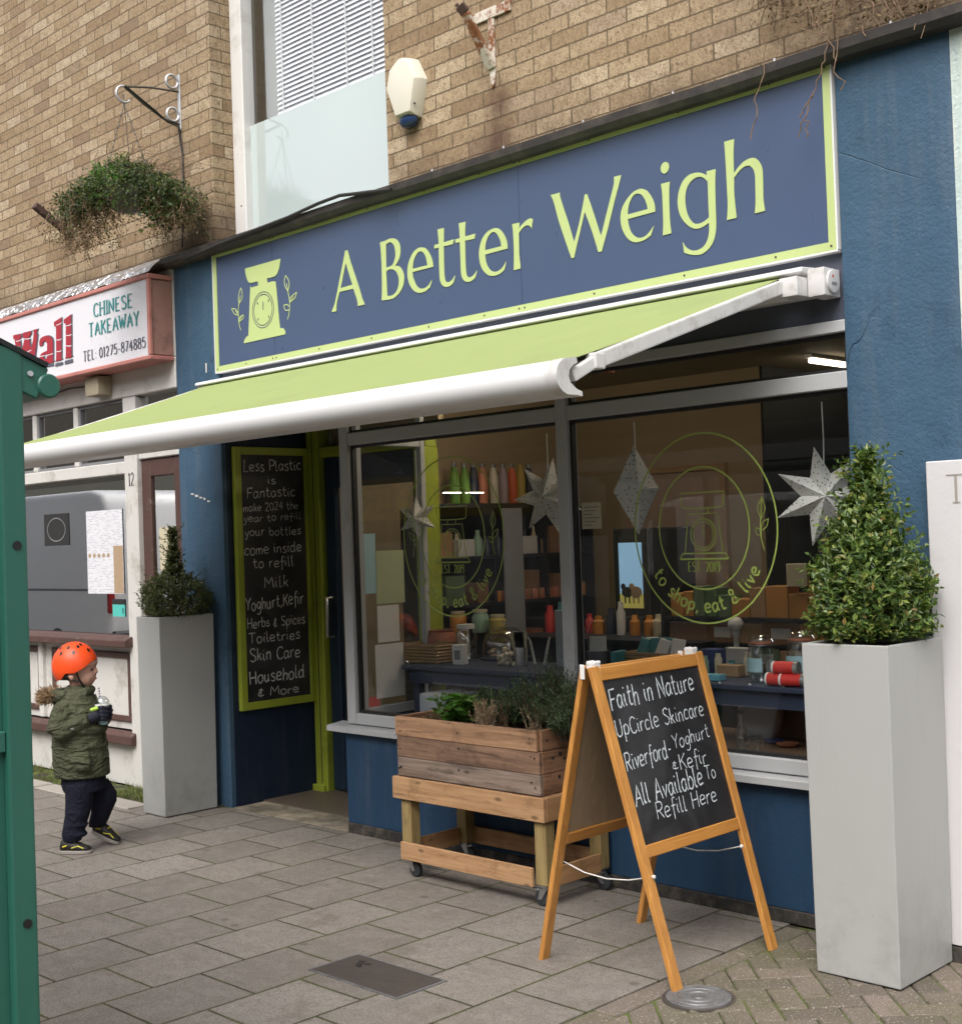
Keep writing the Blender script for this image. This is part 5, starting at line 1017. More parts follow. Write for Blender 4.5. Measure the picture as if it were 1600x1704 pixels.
# ------------------------------------------------------------ on the brick wall
XK = -1.453
HBk = thing('hanging_bracket', (XK, 0, 4.43), 'silver painted scrolled bracket on the brickwork holding up the hanging basket', 'bracket')
mb = MB(); mb.box(XK-0.014, XK+0.014, -0.008, 0.0, 4.255, 4.61); mb.build('back_plate', 'silver_paint', HBk, bevel=0.002)
mb = MB()
for cz in (4.555, 4.345): mb.tube([(XK, -0.055+0.042*math.cos(a), cz+0.042*math.sin(a)) for a in np.linspace(0.2, 6.4, 22)], 0.009, 6); mb.build('scroll', 'silver_paint', HBk, smooth=60); mb = MB()
mb.tube([(XK, -0.40+0.05*math.cos(a), 4.40+0.05*math.sin(a)) for a in np.linspace(0.6, 5.6, 20)], 0.008, 6)
mb.build('scroll', 'silver_paint', HBk, smooth=60)
mb = MB(); mb.tube([(XK,-0.01,4.50),(XK,-0.2,4.485),(XK,-0.395,4.45)], 0.007, 6); mb.tube([(XK,-0.01,4.29),(XK,-0.12,4.305),(XK,-0.27,4.375),(XK,-0.395,4.45)], 0.008, 6); mb.build('arm', 'dark_chain', HBk, smooth=60)
o = MB().tube([(XK+.01,-.395,4.452),(XK+.012,-.2,4.345),(XK+.012,-.10,4.285),(XK+.012,-.02,4.27),(XK+.03,-.012,4.1),(XK+.03,-.012,3.75),(XK+.02,-.03,3.5)], 0.006, 6).build('cable', 'black_cable', smooth=60); tag(base(o), 'black cable running from the basket bracket down the brickwork', 'cable')
HG = thing('hanging_basket', (XK+.01, -0.39, 3.62), 'overgrown hanging basket of straggling green ivy and dead brown stems', 'hanging basket')
cx, cy, cz = XK+.012, -0.385, 3.80
mb = MB(); mb.lathe((cx, cy, cz-0.13), [(0.03,0.0),(0.10,0.012),(0.16,0.06),(0.185,0.13),(0.178,0.13),(0.15,0.07),(0.05,0.03)], 20); mb.build('basket_bowl', 'dark_chain', HG, smooth=50)
mb = MB()
for a in (0.4, 2.5, 4.6):
    e = V(cx+.17*math.cos(a), cy+.17*math.sin(a), cz+.02); b = V(XK, -0.40, 4.34)
    for k in range(26):
        q = b.lerp(e, (k+.5)/26); mb.tube([q+V(.0,0,.012), q+V(.005*(k%2),.005*((k+1)%2),0), q-V(0,0,.012)], 0.0028, 4)
mb.tube([(XK,-.40,4.40),(XK,-.40,4.33)], 0.004, 6); mb.build('chain', 'dark_chain', HG)
random.seed(77); gl = MB(); br_ = MB(); dr = MB(); tw = MB(); ax = V(math.cos(PAN), math.sin(PAN), 0); ay = V(-math.sin(PAN), math.cos(PAN), 0)
for i in range(1150):
    a = random.uniform(0, 6.28); r = random.random()**.6; s_ = r*math.cos(a)*.365; q_ = r*math.sin(a)*.24; top = .15*(1-r*r)-.09*abs(s_/.36)**2
    lump = .05*mnoise.noise((s_*9, q_*9, 2)); p = V(cx, cy, cz)+ax*s_+ay*q_+V(0, 0, top+lump-random.random()**2*.17)
    if q_ > .10 and p.z < cz-.05: continue
    d = ax*s_*2.2+ay*q_*2.5+V(0,0,.25)+rv(.45)
    if -.22 < s_ < -.02 and top+lump > .05 and random.random() < .5: sprig(br_, p, d, .08, 9, .024, .011, .9)
    else: sprig(gl, p, d, random.uniform(.05,.13), 10, random.uniform(.014,.027), .011, .9, .03)
for i in range(330):
    s_ = random.choice([-1,1])*abs(random.gauss(.27,.09)) if random.random() < .78 else random.uniform(-.2,.25); sgn = 1 if s_ > 0 else -1; edge = min(1, abs(s_)/.3)
    p = V(cx, cy, cz+.03-.05*edge)+ax*s_+ay*random.gauss(-.03,.08); ln_ = random.uniform(.12, .47)*(.35+.65*edge)*(.85 if sgn > 0 else 1); n_ = int(ln_/.022); wv = V(random.gauss(0,.010), random.gauss(0,.010), 0)
    pts = [p]
    for k in range(n_):
        if random.random() < .25: wv = V(random.gauss(0,.013), random.gauss(0,.010), random.gauss(0,.006))
        p = p+V(0,0,-.019)+wv; pts.append(p)
    if n_ < 2: continue
    tw.tube(pts, 0.0014, 4); cut = random.uniform(.15,.75)
    for k, q in enumerate(pts):
        f = k/len(pts); m_ = gl if f < cut else dr
        for _ in range(4 if m_ is gl else random.randint(1,4)): leaf(m_, q+rv(.012), rv()+V(0,0,-.4), random.uniform(.011,.026)*(1 if m_ is gl else .8), .010, .2)
for i in range(520):        # the round leaved clump on the right and odd dead leaves
    if i < 260: q = V(cx,cy,cz)+ax*random.gauss(.20,.055)+ay*random.gauss(-.10,.03)+V(0,0,random.gauss(-.10,.06)); leaf(gl, q, rv()+V(0,0,-.2)-ay*.4, random.uniform(.025,.038), .03, .1, tuple(-ay))
    else: leaf(dr, V(cx,cy,cz-.12)+ax*random.gauss(0,.22)+ay*random.gauss(0,.08)+V(0,0,random.gauss(0,.07)), rv(), random.uniform(.012,.02), .011, .2)
for i in range(90):
    p = V(cx,cy,cz+.10)+ax*random.gauss(.03,.16)+ay*random.gauss(0,.05); d = rv(.6)+V(0,0,.8)+ax*.3; tw.tube([p, p+d*.06, p+d*.10+V(0,0,-.02)+ax*.04, p+d*.11+V(0,0,-.05)+ax*.09], 0.0014, 4)
gl.build('foliage', 'basket_leaf', HG, fix=False); br_.build('fresh_foliage', 'bright_leaf', HG, fix=False); dr.build('dead_foliage', 'dry_leaf', HG, fix=False); tw.build('trailing_stem', 'dry_twig', HG)
a = V(*at(118,392,1,-0.005)); mb = MB(); b = a+V(0.02,-0.28,0.17); mb.beam(a, b, 0.045, 0.045); o = mb.build('pole_stump', 'rust_brown', bevel=0.004); tag(base(o), 'short dark brown stump of a flagpole slanting out of the brickwork by the basket', 'pole')
# rusted sign bracket
RB = thing('rusty_bracket', (1.305, 0, 3.8), 'rusted white T shaped iron bracket with a broken strut above the sign', 'bracket')
mb = MB(); mb.prism([(1.287,3.86),(1.296,3.80),(1.306,3.79),(1.318,3.81),(1.326,3.87),(1.326,4.13),(1.287,4.13)], lambda a,b,t:(a,t,b), -0.012, -0.001); mb.build('wall_plate', 'rusty_white', RB, bevel=0.002)
mb = MB(); mb.box(1.17,1.44,-0.014,-0.002,4.131,4.185); mb.build('cross_plate', 'rusty_white', RB, bevel=0.002)
mb = MB(); mb.beam((1.306,-0.014,3.885), (1.285,-0.16,4.125), 0.05, 0.022, up=(0,1,0)); mb.build('strut', 'rusty_white', RB, bevel=0.003)
mb = MB(); mb.beam((1.285,-0.16,4.125), (1.27,-0.185,4.16), 0.052, 0.018, up=(0,1,0)); mb.beam((1.268,-0.165,4.13), (1.25,-0.185,4.175), 0.016, 0.012, up=(0,1,0)); mb.build('broken_end', 'rust_brown', RB, bevel=0.003)
# alarm box
AL = thing('alarm_box', (0.74, 0, 3.76), 'cream faceted burglar alarm box with dark blue base on the brickwork', 'alarm box')
def az(X, Y, y): p = at(640+X/4.444, Y/4.444, 1, y); return (p[0], p[2])
F_ = [az(*q, -0.075) for q in ((50,640),(78,555),(118,495),(240,450),(275,572),(212,838),(132,858))]; cxm = sum(q[0] for q in F_)/7; czm = sum(q[1] for q in F_)/7
F_ = [(0.605,3.955),(0.632,4.045),(0.70,4.085),(0.765,4.06),(0.815,3.96),(0.775,3.80),(0.665,3.80)]; cxm, czm = 0.72, 3.94
Bk = [(cxm+(a-cxm)*1.22, czm+(b-czm)*1.16) for a, b in F_]; mb = MB(); n = len(F_)
mb.add([(a,-0.078,b) for a,b in F_]+[(cxm+(a-cxm)*1.2,-0.034,czm+(b-czm)*1.14) for a,b in F_]+[(a,0.0,b) for a,b in Bk], [tuple(range(n))]+[(i,(i+1)%n,(i+1)%n+n,i+n) for i in range(n)]+[(i+n,(i+1)%n+n,(i+1)%n+2*n,i+2*n) for i in range(n)]); mb.build('cover', 'alarm_cream', AL, bevel=0.006, seg=2, smooth=25)
mb = MB(); mb.loft([(V(0.72,-0.034,3.778),V(.062,0,0),V(0,.036,0)),(V(0.72,-0.034,3.76),V(.060,0,0),V(0,.035,0)),(V(0.72,-0.032,3.742),V(.045,0,0),V(0,.028,0)),(V(0.72,-0.03,3.733),V(.02,0,0),V(0,.014,0))], 20); mb.build('strobe_lens', 'alarm_blue', AL, smooth=50)
mb = MB(); mb.cyl((0.795,-0.058,3.835),(0.80,-0.062,3.834),0.005,10); mb.build('cover_screw', 'bolt_black', AL)
o = MB().tube([tuple(at(px,py,1,-0.105)) for px,py in ((305,432),(360,408),(420,384),(480,361),(530,338),(565,325),(600,321),(650,315))], 0.010, 8).build('gutter_cable', 'black_cable', smooth=60); tag(base(o), 'thick black cable draped along the gutter below the upper window', 'cable')
# dead creeper over the right end of the gutter
CR = thing('creeper', (2.9, -0.1, 2.9), 'bare dead creeper stems trailing over the gutter at the right end', 'creeper'); mb = MB(); dl = MB(); random.seed(15)
def strand(pts, y, r=0.0026):
    q = [V(*at(px, py, 1, y)) for px, py in pts]; f = []
    for a, b in zip(q[:-1], q[1:]):
        for t in (0,.25,.5,.75): f.append(a.lerp(b, t)+V(random.gauss(0,.006), random.gauss(0,.004), random.gauss(0,.004)))
    mb.tube(f+[q[-1]], r, 5); return f
for pts in (((1275,-30),(1270,60),(1272,120),(1258,180),(1248,232)),((1392,-20),(1378,60),(1368,110),(1352,160),(1335,205),(1328,228)),((1340,200),(1342,228)),((1352,160),(1330,195)),((1405,-20),(1398,50),(1390,105),(1398,150)),((1365,-20),(1360,40),(1378,62),(1392,100)),((1455,-25),(1450,20),(1430,38),(1440,60)),((1330,-30),(1345,10),(1355,50)),((1500,-25),(1470,0),(1485,30)),((1290,-30),(1300,20),(1285,50)),((1420,-30),(1435,-5),(1410,25))): strand(pts, -0.10)
for i in range(520):
    p = V(*at(random.uniform(1260, 1560), random.uniform(-60, 25)+abs(random.gauss(0, 12)), 1, -0.05)); leaf(dl, p+rv(.012), rv()+V(0,0,-.3), random.uniform(.012,.028), .012, .2)
    if i % 5 == 0: d = rv(.06)+V(0,0,-.05); mb.tube([p, p+d*.6, p+d+rv(.015)], 0.0015, 4)
mb.build('stem', 'dry_twig', CR); dl.build('dead_foliage', 'dry_leaf', CR, fix=False)

# ------------------------------------------------------------ ironwork in the pavement
MC = thing('manhole_cover', (1.95, -1.48, 0.0), 'rectangular brown cast iron cover set in the paving slabs', 'manhole cover')
mb = MB(); mb.box(1.716,2.186,-1.588,-1.368,-0.01,0.006); mb.build('cover_plate', 'cast_iron', MC, bevel=0.002)
mb = MB(); mb.box(1.700,1.713,-1.600,-1.356,-0.01,0.004); mb.box(2.189,2.202,-1.600,-1.356,-0.01,0.004); mb.box(1.7135,2.1885,-1.600,-1.591,-0.01,0.004); mb.box(1.7135,2.1885,-1.365,-1.356,-0.01,0.004); mb.build('cover_frame', 'grey_iron', MC)
mb = MB()
for a, b in ((1.80,-1.42),(1.815,-1.445),(1.84,-1.425),(1.83,-1.46)): mb.box(a-.012,a+.012,b-.008,b+.008,0.0055,0.008)
mb.build('cast_mark', 'print_black', MC)
RC = thing('drain_cover', (3.0, -0.93, 0.0), 'small round grey iron cover beside the front foot of the A board', 'manhole cover')
mb = MB(); mb.lathe((3.0,-0.93,-0.01), [(0.112,0.0),(0.112,0.017),(0.106,0.019),(0.100,0.016),(0.088,0.016),(0.086,0.019),(0.074,0.019),(0.072,0.016),(0.056,0.016),(0.054,0.019),(0.042,0.019),(0.040,0.016),(0.024,0.016),(0.022,0.020),(0.001,0.020)], 48); mb.build('cover_disc', 'grey_iron', RC, smooth=30)
mb = MB(); mb.lathe((3.0,-0.93,-0.01), [(0.126,0.0),(0.126,0.012),(0.114,0.012),(0.114,0.0)], 48); mb.build('cover_rim', 'cast_iron', RC)

# ------------------------------------------------------------ bus shelter at the left edge
BS = thing('bus_shelter', (2.72, -3.2, 0.0), 'dark green painted metal bus shelter corner post with sloping roof end', 'bus shelter')
pc = np.array([2.669, -3.185]); w_ = 0.031
mb = MB(); mb.box(pc[0]-w_, pc[0]+w_, pc[1]-w_, pc[1]+w_, 0.0, 2.10); post = mb.build('post', 'shelter_green', BS, bevel=0.006, seg=2)
mb = MB()
for z in (0.72, 1.62): mb.cyl((pc[0]+w_-0.001, pc[1]+0.004, z), (pc[0]+w_+0.003, pc[1]+0.004, z), 0.011, 14)
mb.build('bolt', 'bolt_black', post)
mb = MB(); mb.beam((pc[0], pc[1]-1.3, 2.60), (pc[0], pc[1]+0.085, 2.012), 0.055, 0.085, up=(0,0,1)); raf = mb.build('rafter', 'shelter_green', BS, bevel=0.004)
mb = MB(); mb.cyl((pc[0]+w_-.003, pc[1]+.05, 2.035), (pc[0]+w_+.003, pc[1]+.05, 2.035), 0.007, 10); mb.build('bolt', 'aluminium', raf)
mb = MB(); mb.cyl((pc[0]-3.4, pc[1]+0.092, 2.008), (pc[0]+0.034, pc[1]+0.098, 2.008), 0.030, 24); mb.build('roof_edge', 'shelter_green', BS, bevel=0.004, smooth=40)
mb = MB(); mb.beam((pc[0]-1.7, pc[1]-1.3, 2.652), (pc[0]-1.7, pc[1]+0.095, 2.058), 3.47, 0.012, up=(0,0,1)); mb.build('roof_sheet', 'shelter_dark', BS)
mb = MB()
for z, h in ((1.155,0.05),(0.16,0.05),(1.98,0.05)): mb.box(pc[0]-0.022, pc[0]+0.022, pc[1]-1.25, pc[1]-w_-.0005, z-h/2, z+h/2)
mb.build('rail', 'shelter_green', BS, bevel=0.003)
mb = MB(); mb.box(pc[0]-w_, pc[0]+w_, pc[1]-1.31, pc[1]-1.2505, 0.0, 2.5); mb.build('post', 'shelter_green', BS, bevel=0.006)
for za, zb in ((0.1855,1.1295),(1.1805,1.9545)):
    mb = MB(); mb.box(pc[0]-0.006, pc[0]+0.006, pc[1]-1.249, pc[1]-w_-.001, za, zb); mb.build('side_panel', 'shelter_green', BS)
mb = MB(); mb.box(pc[0]-3.4, pc[0]-3.34, pc[1]-w_, pc[1]+w_, 0.0, 2.0); mb.box(pc[0]-3.4, pc[0]-3.34, pc[1]-1.31, pc[1]-1.25, 0.0, 2.5); mb.build('far_post', 'shelter_green', BS)

# ------------------------------------------------------------ vinyl emblems on the shop windows
pm('decal_lime', (0.33, 0.43, 0.10), 0.5, 0.05, bump=0)
def decal(cx, cz, label, sprigs):
    W = thing('window_decal', (cx, 0.034, cz), label, 'window sticker', 'oval emblems on the shop glass'); Y = 0.0345
    for rx, rz, w, nm in ((0.366,0.407,0.0075,'outer_ring'),(0.232,0.262,0.0075,'inner_ring')):
        mb = MB(); oval(mb, cx, cz, rx, rz, w, Y, 110); mb.build(nm, 'decal_lime', W, fix=False)
    mb = MB(); S = lambda pts, w=0.005, sm=False: (kk.__setitem__(0, kk[0]+1), ribbon(mb, [(cx+a, cz+b) for a, b in (smooth_line(pts, False, 5) if sm else pts)], lambda a, b: (a, Y, b), w, 0.0001*(kk[0] % 9)))
    S([(-.115,.153),(.11,.153)]); S([(-.113,.153),(-.108,.11),(-.085,.088),(.085,.088),(.105,.11),(.11,.153)], sm=True); S([(-.03,.086),(-.03,.064)]); S([(.028,.086),(.028,.064)])
    S([(-.075,.062),(.075,.062),(.098,-.106)]); S([(-.075,.062),(-.098,-.106)]); S([(-.098,-.108),(.098,-.108)], .006); S([(-.125,-.132),(.125,-.132)], .008); S([(-.125,-.132),(-.112,-.110),(-.098,-.107)], .006); S([(.125,-.132),(.112,-.110),(.098,-.107)], .006)
    oval(mb, cx, cz-.028, .065, .068, .005, Y); oval(mb, cx, cz-.028, .053, .056, .0035, Y); S([(0,-.028),(0,.012)])
    mb.build('scale_outline', 'decal_lime', W, fix=False)
    mb = MB(); text(mb, 'EST. 2019', (cx-.084, Y, cz-.186), (.164,0,0), (0,0,.042), 0.15, True, off=0.0005); 
    s = 'to shop, eat & live'; tot = sum((.42 if c == ' ' else GL[c][0]+.1) for c in s); x = 0; a0, a1 = math.radians(212), math.radians(331)
    for c in s:
        adv = .42 if c == ' ' else GL[c][0]+.1
        if c != ' ':
            a = a0+(a1-a0)*(x+adv/2)/tot; px, pz = cx+.322*math.cos(a), cz+.360*math.sin(a); td_ = V(-.322*math.sin(a), 0, .360*math.cos(a)).normalized(); ud = V(-td_.z, 0, td_.x); h = .060; wv = td_*(adv-.06)*h
            text(mb, c, V(px, Y, pz)-wv/2, wv, ud*h, 0.15, False, off=0.0005)
        x += adv
    mb.build('lettering', 'decal_lime', W, fix=False)
    mb = MB()
    for sx in sprigs:
        S([(sx*.30,-.10),(sx*.285,-.03),(sx*.29,.05),(sx*.295,.12)], .004, True)
        for (b, e, wd) in (((.29,.03),(.297,.115),.018),((.286,-.02),(.325,.03),.012),((.288,-.04),(.262,-.005),.012)):
            b, e = np.array([sx*b[0], b[1]]), np.array([sx*e[0], e[1]]); m_ = (b+e)/2; nrm = np.array([-(e-b)[1], (e-b)[0]]); nrm /= np.linalg.norm(nrm)
            S([tuple(b), tuple(m_+nrm*wd), tuple(e)], .0035, True); S([tuple(b), tuple(m_-nrm*wd), tuple(e)], .0035, True)
    mb.build('leaf_emblem', 'decal_lime', W, fix=False)
decal(0.866, 1.611, 'lime oval scale emblem on the left shop window, nearest the door', (-1, 1)); decal(2.411, 1.608, 'lime oval scale emblem on the right shop window, behind the A board', (1,))

# ------------------------------------------------------------ inside the shop
mb = MB(); mb.box(0.081, 3.134, 0.201, 0.95, 0.50, 0.600); mb.box(0.081, 3.134, 0.90, 0.95, 0.012, 0.499); mb.build('display_ledge', 'room_brown', B)
def table(x0, x1, y0, y1, label):
    t = thing('display_table', ((x0+x1)/2, (y0+y1)/2, 0.6), label, 'table'); mb = MB(); mb.box(x0, x1, y0, y1, 0.875, 0.9); mb.build('tabletop', 'table_navy', t, bevel=0.004)
    mb = MB(); mb.box(x0+.04, x1-.04, y0+.03, y0+.05, 0.80, 0.8745); mb.box(x0+.04, x1-.04, y1-.05, y1-.03, 0.80, 0.8745); mb.build('apron', 'table_navy', t)
    for x in (x0+.045, x1-.09):
        for y in (y0+.051, y1-.096): mb = MB(); mb.box(x, x+.045, y, y+.045, 0.6005, 0.8745); mb.build('leg', 'table_navy', t)
    return t
table(0.13, 1.52, 0.31, 0.78, 'navy blue display table in the left shop window, near the door'); tb = table(1.74, 3.02, 0.36, 0.84, 'navy blue display table in the right shop window')
mb = MB()
for px, py in ((1197,1137),(1247,1140),(1303,1143)): p = at(px, py, 1, 0.385); mb.ell(tuple(p), .007,.005,.007,8,6)
mb.build('fairy_light', 'white_plastic', tb)
def on_z(px, py, z): return V(*at(px, py, 2, z))
def ibox(name, p, w, d, h, mat, label, cat, group=None, rot=0.0, label_mat=None):
    t = MB(); t.box(-w/2, w/2, -d/2, d/2, 0, h); o = t.build(name, mat, bevel=0.0025); o.location = p; o.rotation_euler = (0, 0, rot); tag(o, label, cat, group)
    if label_mat:
        m_ = MB(); m_.box(-w*.28, w*.28, -d/2-.0012, -d/2-.0002, h*.25, h*.72); c = m_.build('paper_label', label_mat); c.parent = o
    return o
def wicker(name, p, w, d, h, label):
    t = thing(name, p, label, 'basket'); m_ = MB()
    for k in range(6):
        z = h*(k+.5)/6; s = 1 if k % 2 else -1
        for (a, b, nrm) in (((-w/2,-d/2),(w/2,-d/2),(0,-1)),((w/2,-d/2),(w/2,d/2),(1,0)),((-w/2,d/2),(w/2,d/2),(0,1)),((-w/2,-d/2),(-w/2,d/2),(-1,0))):
            n_ = 22 if nrm[0] == 0 else 12; pts = []
            for i in range(n_+1): f = i/n_; e = .004*s*math.cos(math.pi*i); pts.append((p[0]+a[0]+(b[0]-a[0])*f+nrm[0]*e, p[1]+a[1]+(b[1]-a[1])*f+nrm[1]*e, p[2]+z))
            m_.tube(pts, h/13, 5)
    m_.tube([(p[0]+a*w/2, p[1]+b*d/2, p[2]+h) for a, b in ((-1,-1),(1,-1),(1,1),(-1,1),(-1,-1))], 0.007, 6); m_.build('weave', 'wicker_stake', t, smooth=60)
    m_ = MB(); m_.box(p[0]-w/2+.006, p[0]+w/2-.006, p[1]-d/2+.006, p[1]+d/2-.006, p[2]+.002, p[2]+h*.75); m_.build('lining', 'room_brown', t); return t
wicker('wicker_basket', on_z(697,1104,.9)+V(0,.09,0.001), .27, .16, .105, 'shallow honey coloured wicker basket at the door end of the left display table')
o = ibox('carton', on_z(753,1107,.9)+V(.01,.05,0.001), .075, .05, .11, 'box_white', 'small white carton standing next to the wicker basket on the left table', 'carton', None, .1, 'print_grey')
def dome(p, r, h, label, name='glass_dome'):
    t = thing(name, p, label, 'cloche'); m_ = MB(); m_.lathe(p, [(r,0),(r,h*.45),(r*.86,h*.75),(r*.5,h*.95),(.002,h)], 28, False); m_.build('dome', 'jar_glass', t, smooth=60, fix=False)
    m_ = MB(); m_.lathe(p, [(r*1.1,-.0),(r*1.12,.008),(r*1.0,.012)], 28); m_.build('plate', 'table_navy', t); m_ = MB(); m_.ell((p[0],p[1],p[2]+h+.018),.012,.012,.018,12,8); m_.build('knob', 'jar_glass', t, smooth=60); return t
random.seed(8)
pd = on_z(812,1100,.9)+V(0,.14,0.001); dome(pd, .13, .185, 'glass dome over a heap of biscuits on the left display table')
for i in range(13):
    a = random.uniform(0,6.28); r = .09*random.random()**.5; m_ = MB(); m_.lathe((0,0,0), [(.026,0),(.03,.006),(.024,.013),(.002,.015)], 12); o = m_.build('biscuit', 'cookie', smooth=40); o.location = pd+V(r*math.cos(a), r*math.sin(a), .014+.012*(i//4)); o.rotation_euler = (random.uniform(-.5,.5), random.uniform(-.5,.5), 0); tag(o, 'brown biscuit heaped under the glass dome', 'biscuit', 'biscuits under the glass dome')
pp = on_z(832,1108,.9)+V(0,.03,0.004); m_ = MB()
for i in range(26): m_.ell(pp+V(random.gauss(0,.035), random.gauss(0,.012), abs(random.gauss(.03,.022))), .018,.015,.015,8,6)
tag(base(m_.build('meringue_heap', 'puff_cream', smooth=60)), 'heap of cream coloured puffs beside the tin on the left display table', 'meringues')
TC = thing('tin_can', on_z(861,1108,.9), 'ribbed steel tin can holding folded tan paper bags', 'tin'); p = on_z(861,1108,.9)+V(0,.03,.001); m_ = MB(); m_.lathe(p, [(.036,0)]+[(.036+.0012*(k % 2), .006*k+.004) for k in range(15)]+[(.036,.098),(.033,.098),(.033,.01)], 24); m_.build('tin_wall', 'steel', TC, smooth=60)
for i in range(4):
    m_ = MB(); q = p+V(-.02+.012*i, 0, .03); m_.beam(q, q+V(-.03+.012*i,.0,.15), .05, .003, up=(0,1,0)); tag(m_.build('paper_bag', 'paper_cream'), 'folded tan paper bag standing in the ribbed tin can', 'paper bag', 'paper bags in the tin')
for px, lean, lab in ((882,-.045,'white handled spatula leaning left beside the tin can'),(897,.03,'thin white spatula leaning right beside the tin can')):
    p = on_z(px,1108,.9)+V(0,.04,.002); m_ = MB(); m_.beam(p, p+V(lean,.01,.13), .018, .006, up=(0,1,0)); m_.beam(p+V(lean,.01,.13), p+V(lean*1.3,.01,.15), .012, .005, up=(0,1,0)); tag(base(m_.build('spatula', 'paper_white', bevel=.002)), lab, 'spatula')
p = on_z(922,1112,.9); ibox('display_board', p+V(.03,.06,.001), .12, .02, .30, 'crate_grey', 'tall pale grey board on the left table against the window mullion', 'board')
# counter behind the left table with coloured jars
CT = thing('counter', (0.7, 1.45, 0.0), 'dark navy shop counter behind the left display table', 'counter'); m_ = MB(); m_.box(0.05,1.45,1.30,1.75,0.012,0.96); m_.build('cabinet', 'shelf_navy', CT); m_ = MB(); m_.box(0.03,1.47,1.28,1.77,0.9605,0.985); m_.build('worktop', 'shelf_navy', CT)
def jar(name, p, r, h, body, lid, label, cat='jar', group=None, glassy=False):
    t = thing(name, p, label, cat, group); m_ = MB(); m_.lathe(p, [(r*.9,.001),(r,.01),(r,h*.72),(r*.8,h*.82),(r*.78,h*.88)], 24, not glassy); m_.build('body', body, t, smooth=40, fix=not glassy)
    m_ = MB(); m_.lathe(p, [(r*.86,h*.885),(r*.86,h),(r*.3,h*1.01)], 24); m_.build('lid', lid, t, smooth=40); return t
for px, c, lab, hh in ((814,'jar_orange','orange preserve jar on the counter behind the biscuit dome',.135),(863,'jar_mint','pale mint glass jar on the counter behind the tin can',.15),(900,'jar_yellow','mustard yellow jar on the counter by the grey board',.12)):
    p = on_z(px, 1046, .985); jar('preserve_jar', V(p.x, 1.42, .985), .055, hh, c, 'paper_cream', lab)
p = V(at(775,1060,1,.62)[0], .62, .90); jar('lidded_jar', p+V(0,0,.001), .06, .21, 'jar_glass', 'white_plastic', 'tall clear lidded jar at the back of the left table by the glass dome', glassy=True)
p = V(at(735,1090,1,.66)[0], .66, .90); t = thing('clay_pot', p, 'terracotta coloured pot behind the wicker basket', 'pot'); m_ = MB(); m_.lathe(p, [(.05,0),(.085,.06),(.09,.12),(.075,.16),(.08,.17),(.07,.17),(.06,.05)], 24); m_.build('pot_wall', 'clay', t, smooth=40)
m_ = MB(); m_.box(-.11,.11,-.13,.13,0,.17); o = m_.build('storage_crate', 'crate_grey', bevel=.02, seg=3, smooth=40); o.location = on_z(716,1208,.6)+V(.02,.13,.001); tag(o, 'pale grey plastic crate on the ledge under the left display table', 'crate')
# coloured flasks on the wall shelf, left party wall
XS = -0.965
SH = thing('bottle_shelf', (-1.05, 2.3, 1.8), 'dark wall shelf carrying a row of coloured flasks', 'shelf'); zb_ = at(820,838,0,XS)[2]; m_ = MB(); m_.box(-1.112,-.90,1.6,3.1,zb_-.03,zb_); m_.build('shelf_board', 'shelf_navy', SH)
for k, (px, c, lab) in enumerate(((757,'bottle_green','dark green flask first in the shelf row, nearest the door'),(774,'bottle_green','brighter green flask second in the shelf row'),(789,'bottle_navy','navy flask between green and salmon flasks'),(804,'bottle_salmon','salmon pink flask between navy and cream flasks'),(822,'bottle_cream','cream flask with wide shoulders in the middle of the row'),(838,'bottle_lilac','dusty lilac flask between cream and red flasks'),(853,'bottle_red','bright red flask in the shelf row'),(867,'bottle_gold','gold flask with shiny cap next to the red flask'),(881,'bottle_navy','dark navy flask last in the shelf row, behind paper star'))):
    y = at(px,840,0,XS)[1]; p = V(XS, y, zb_+.001); t = thing('flask', p, lab, 'flask', 'flasks on the wall shelf'); m_ = MB(); m_.lathe(p, [(.034,0),(.037,.006),(.037,.17),(.034,.20),(.022,.245),(.019,.26)], 18); m_.build('flask_body', c, t, smooth=50); m_ = MB(); m_.lathe(p, [(.0185,.2605),(.02,.263),(.02,.288),(.016,.292)], 16); m_.build('flask_cap', 'bottle_gold' if c == 'bottle_gold' else 'steel', t, smooth=40)
UN = thing('shelving_unit', (-1.0, 2.4, 0.0), 'tall dark navy shelving unit against the left wall under the flasks', 'shelving'); m_ = MB(); m_.box(-1.112,-1.09,1.45,3.14,.012,zb_-.032)
for z in (.35,.75,1.12,1.45): m_.box(-1.0895,-.80,1.47,3.12,z,z+.02)
for y in (1.45,2.05,2.6,3.12): m_.box(-1.0895,-.80,y,y+.02,.012,zb_-.032)
m_.build('carcass', 'shelf_navy', UN); m_ = MB(); m_.box(-.799,-.79,2.14,2.34,.80,zb_-.04); m_.build('pale_panel', 'crate_grey', UN)
random.seed(4)
for i, (y, z, w, h, c) in enumerate(((1.60,1.471,.13,.17,'box_tan'),(1.80,1.471,.16,.12,'box_white'),(1.95,1.141,.10,.14,'box_brown'),(1.68,1.141,.18,.20,'box_green'),(2.45,1.471,.16,.13,'box_white'),(2.75,1.471,.15,.2,'box_brown'),(2.95,1.471,.14,.11,'box_tan'),(2.45,1.141,.18,.21,'box_brown'),(2.80,1.141,.22,.17,'box_brown'),(3.0,1.141,.11,.10,'box_tan'),(2.5,.771,.12,.15,'clay'),(2.75,.771,.2,.16,'box_tan'),(2.98,.771,.16,.12,'box_brown'),(1.7,.771,.2,.2,'box_tan'))):
    ibox('shelf_carton', V(-.92, y, z), .2, w, h, c, 'dim carton on the dark shelving unit at the left wall', 'carton', 'cartons on the dark shelving', 0)
random.seed(14)
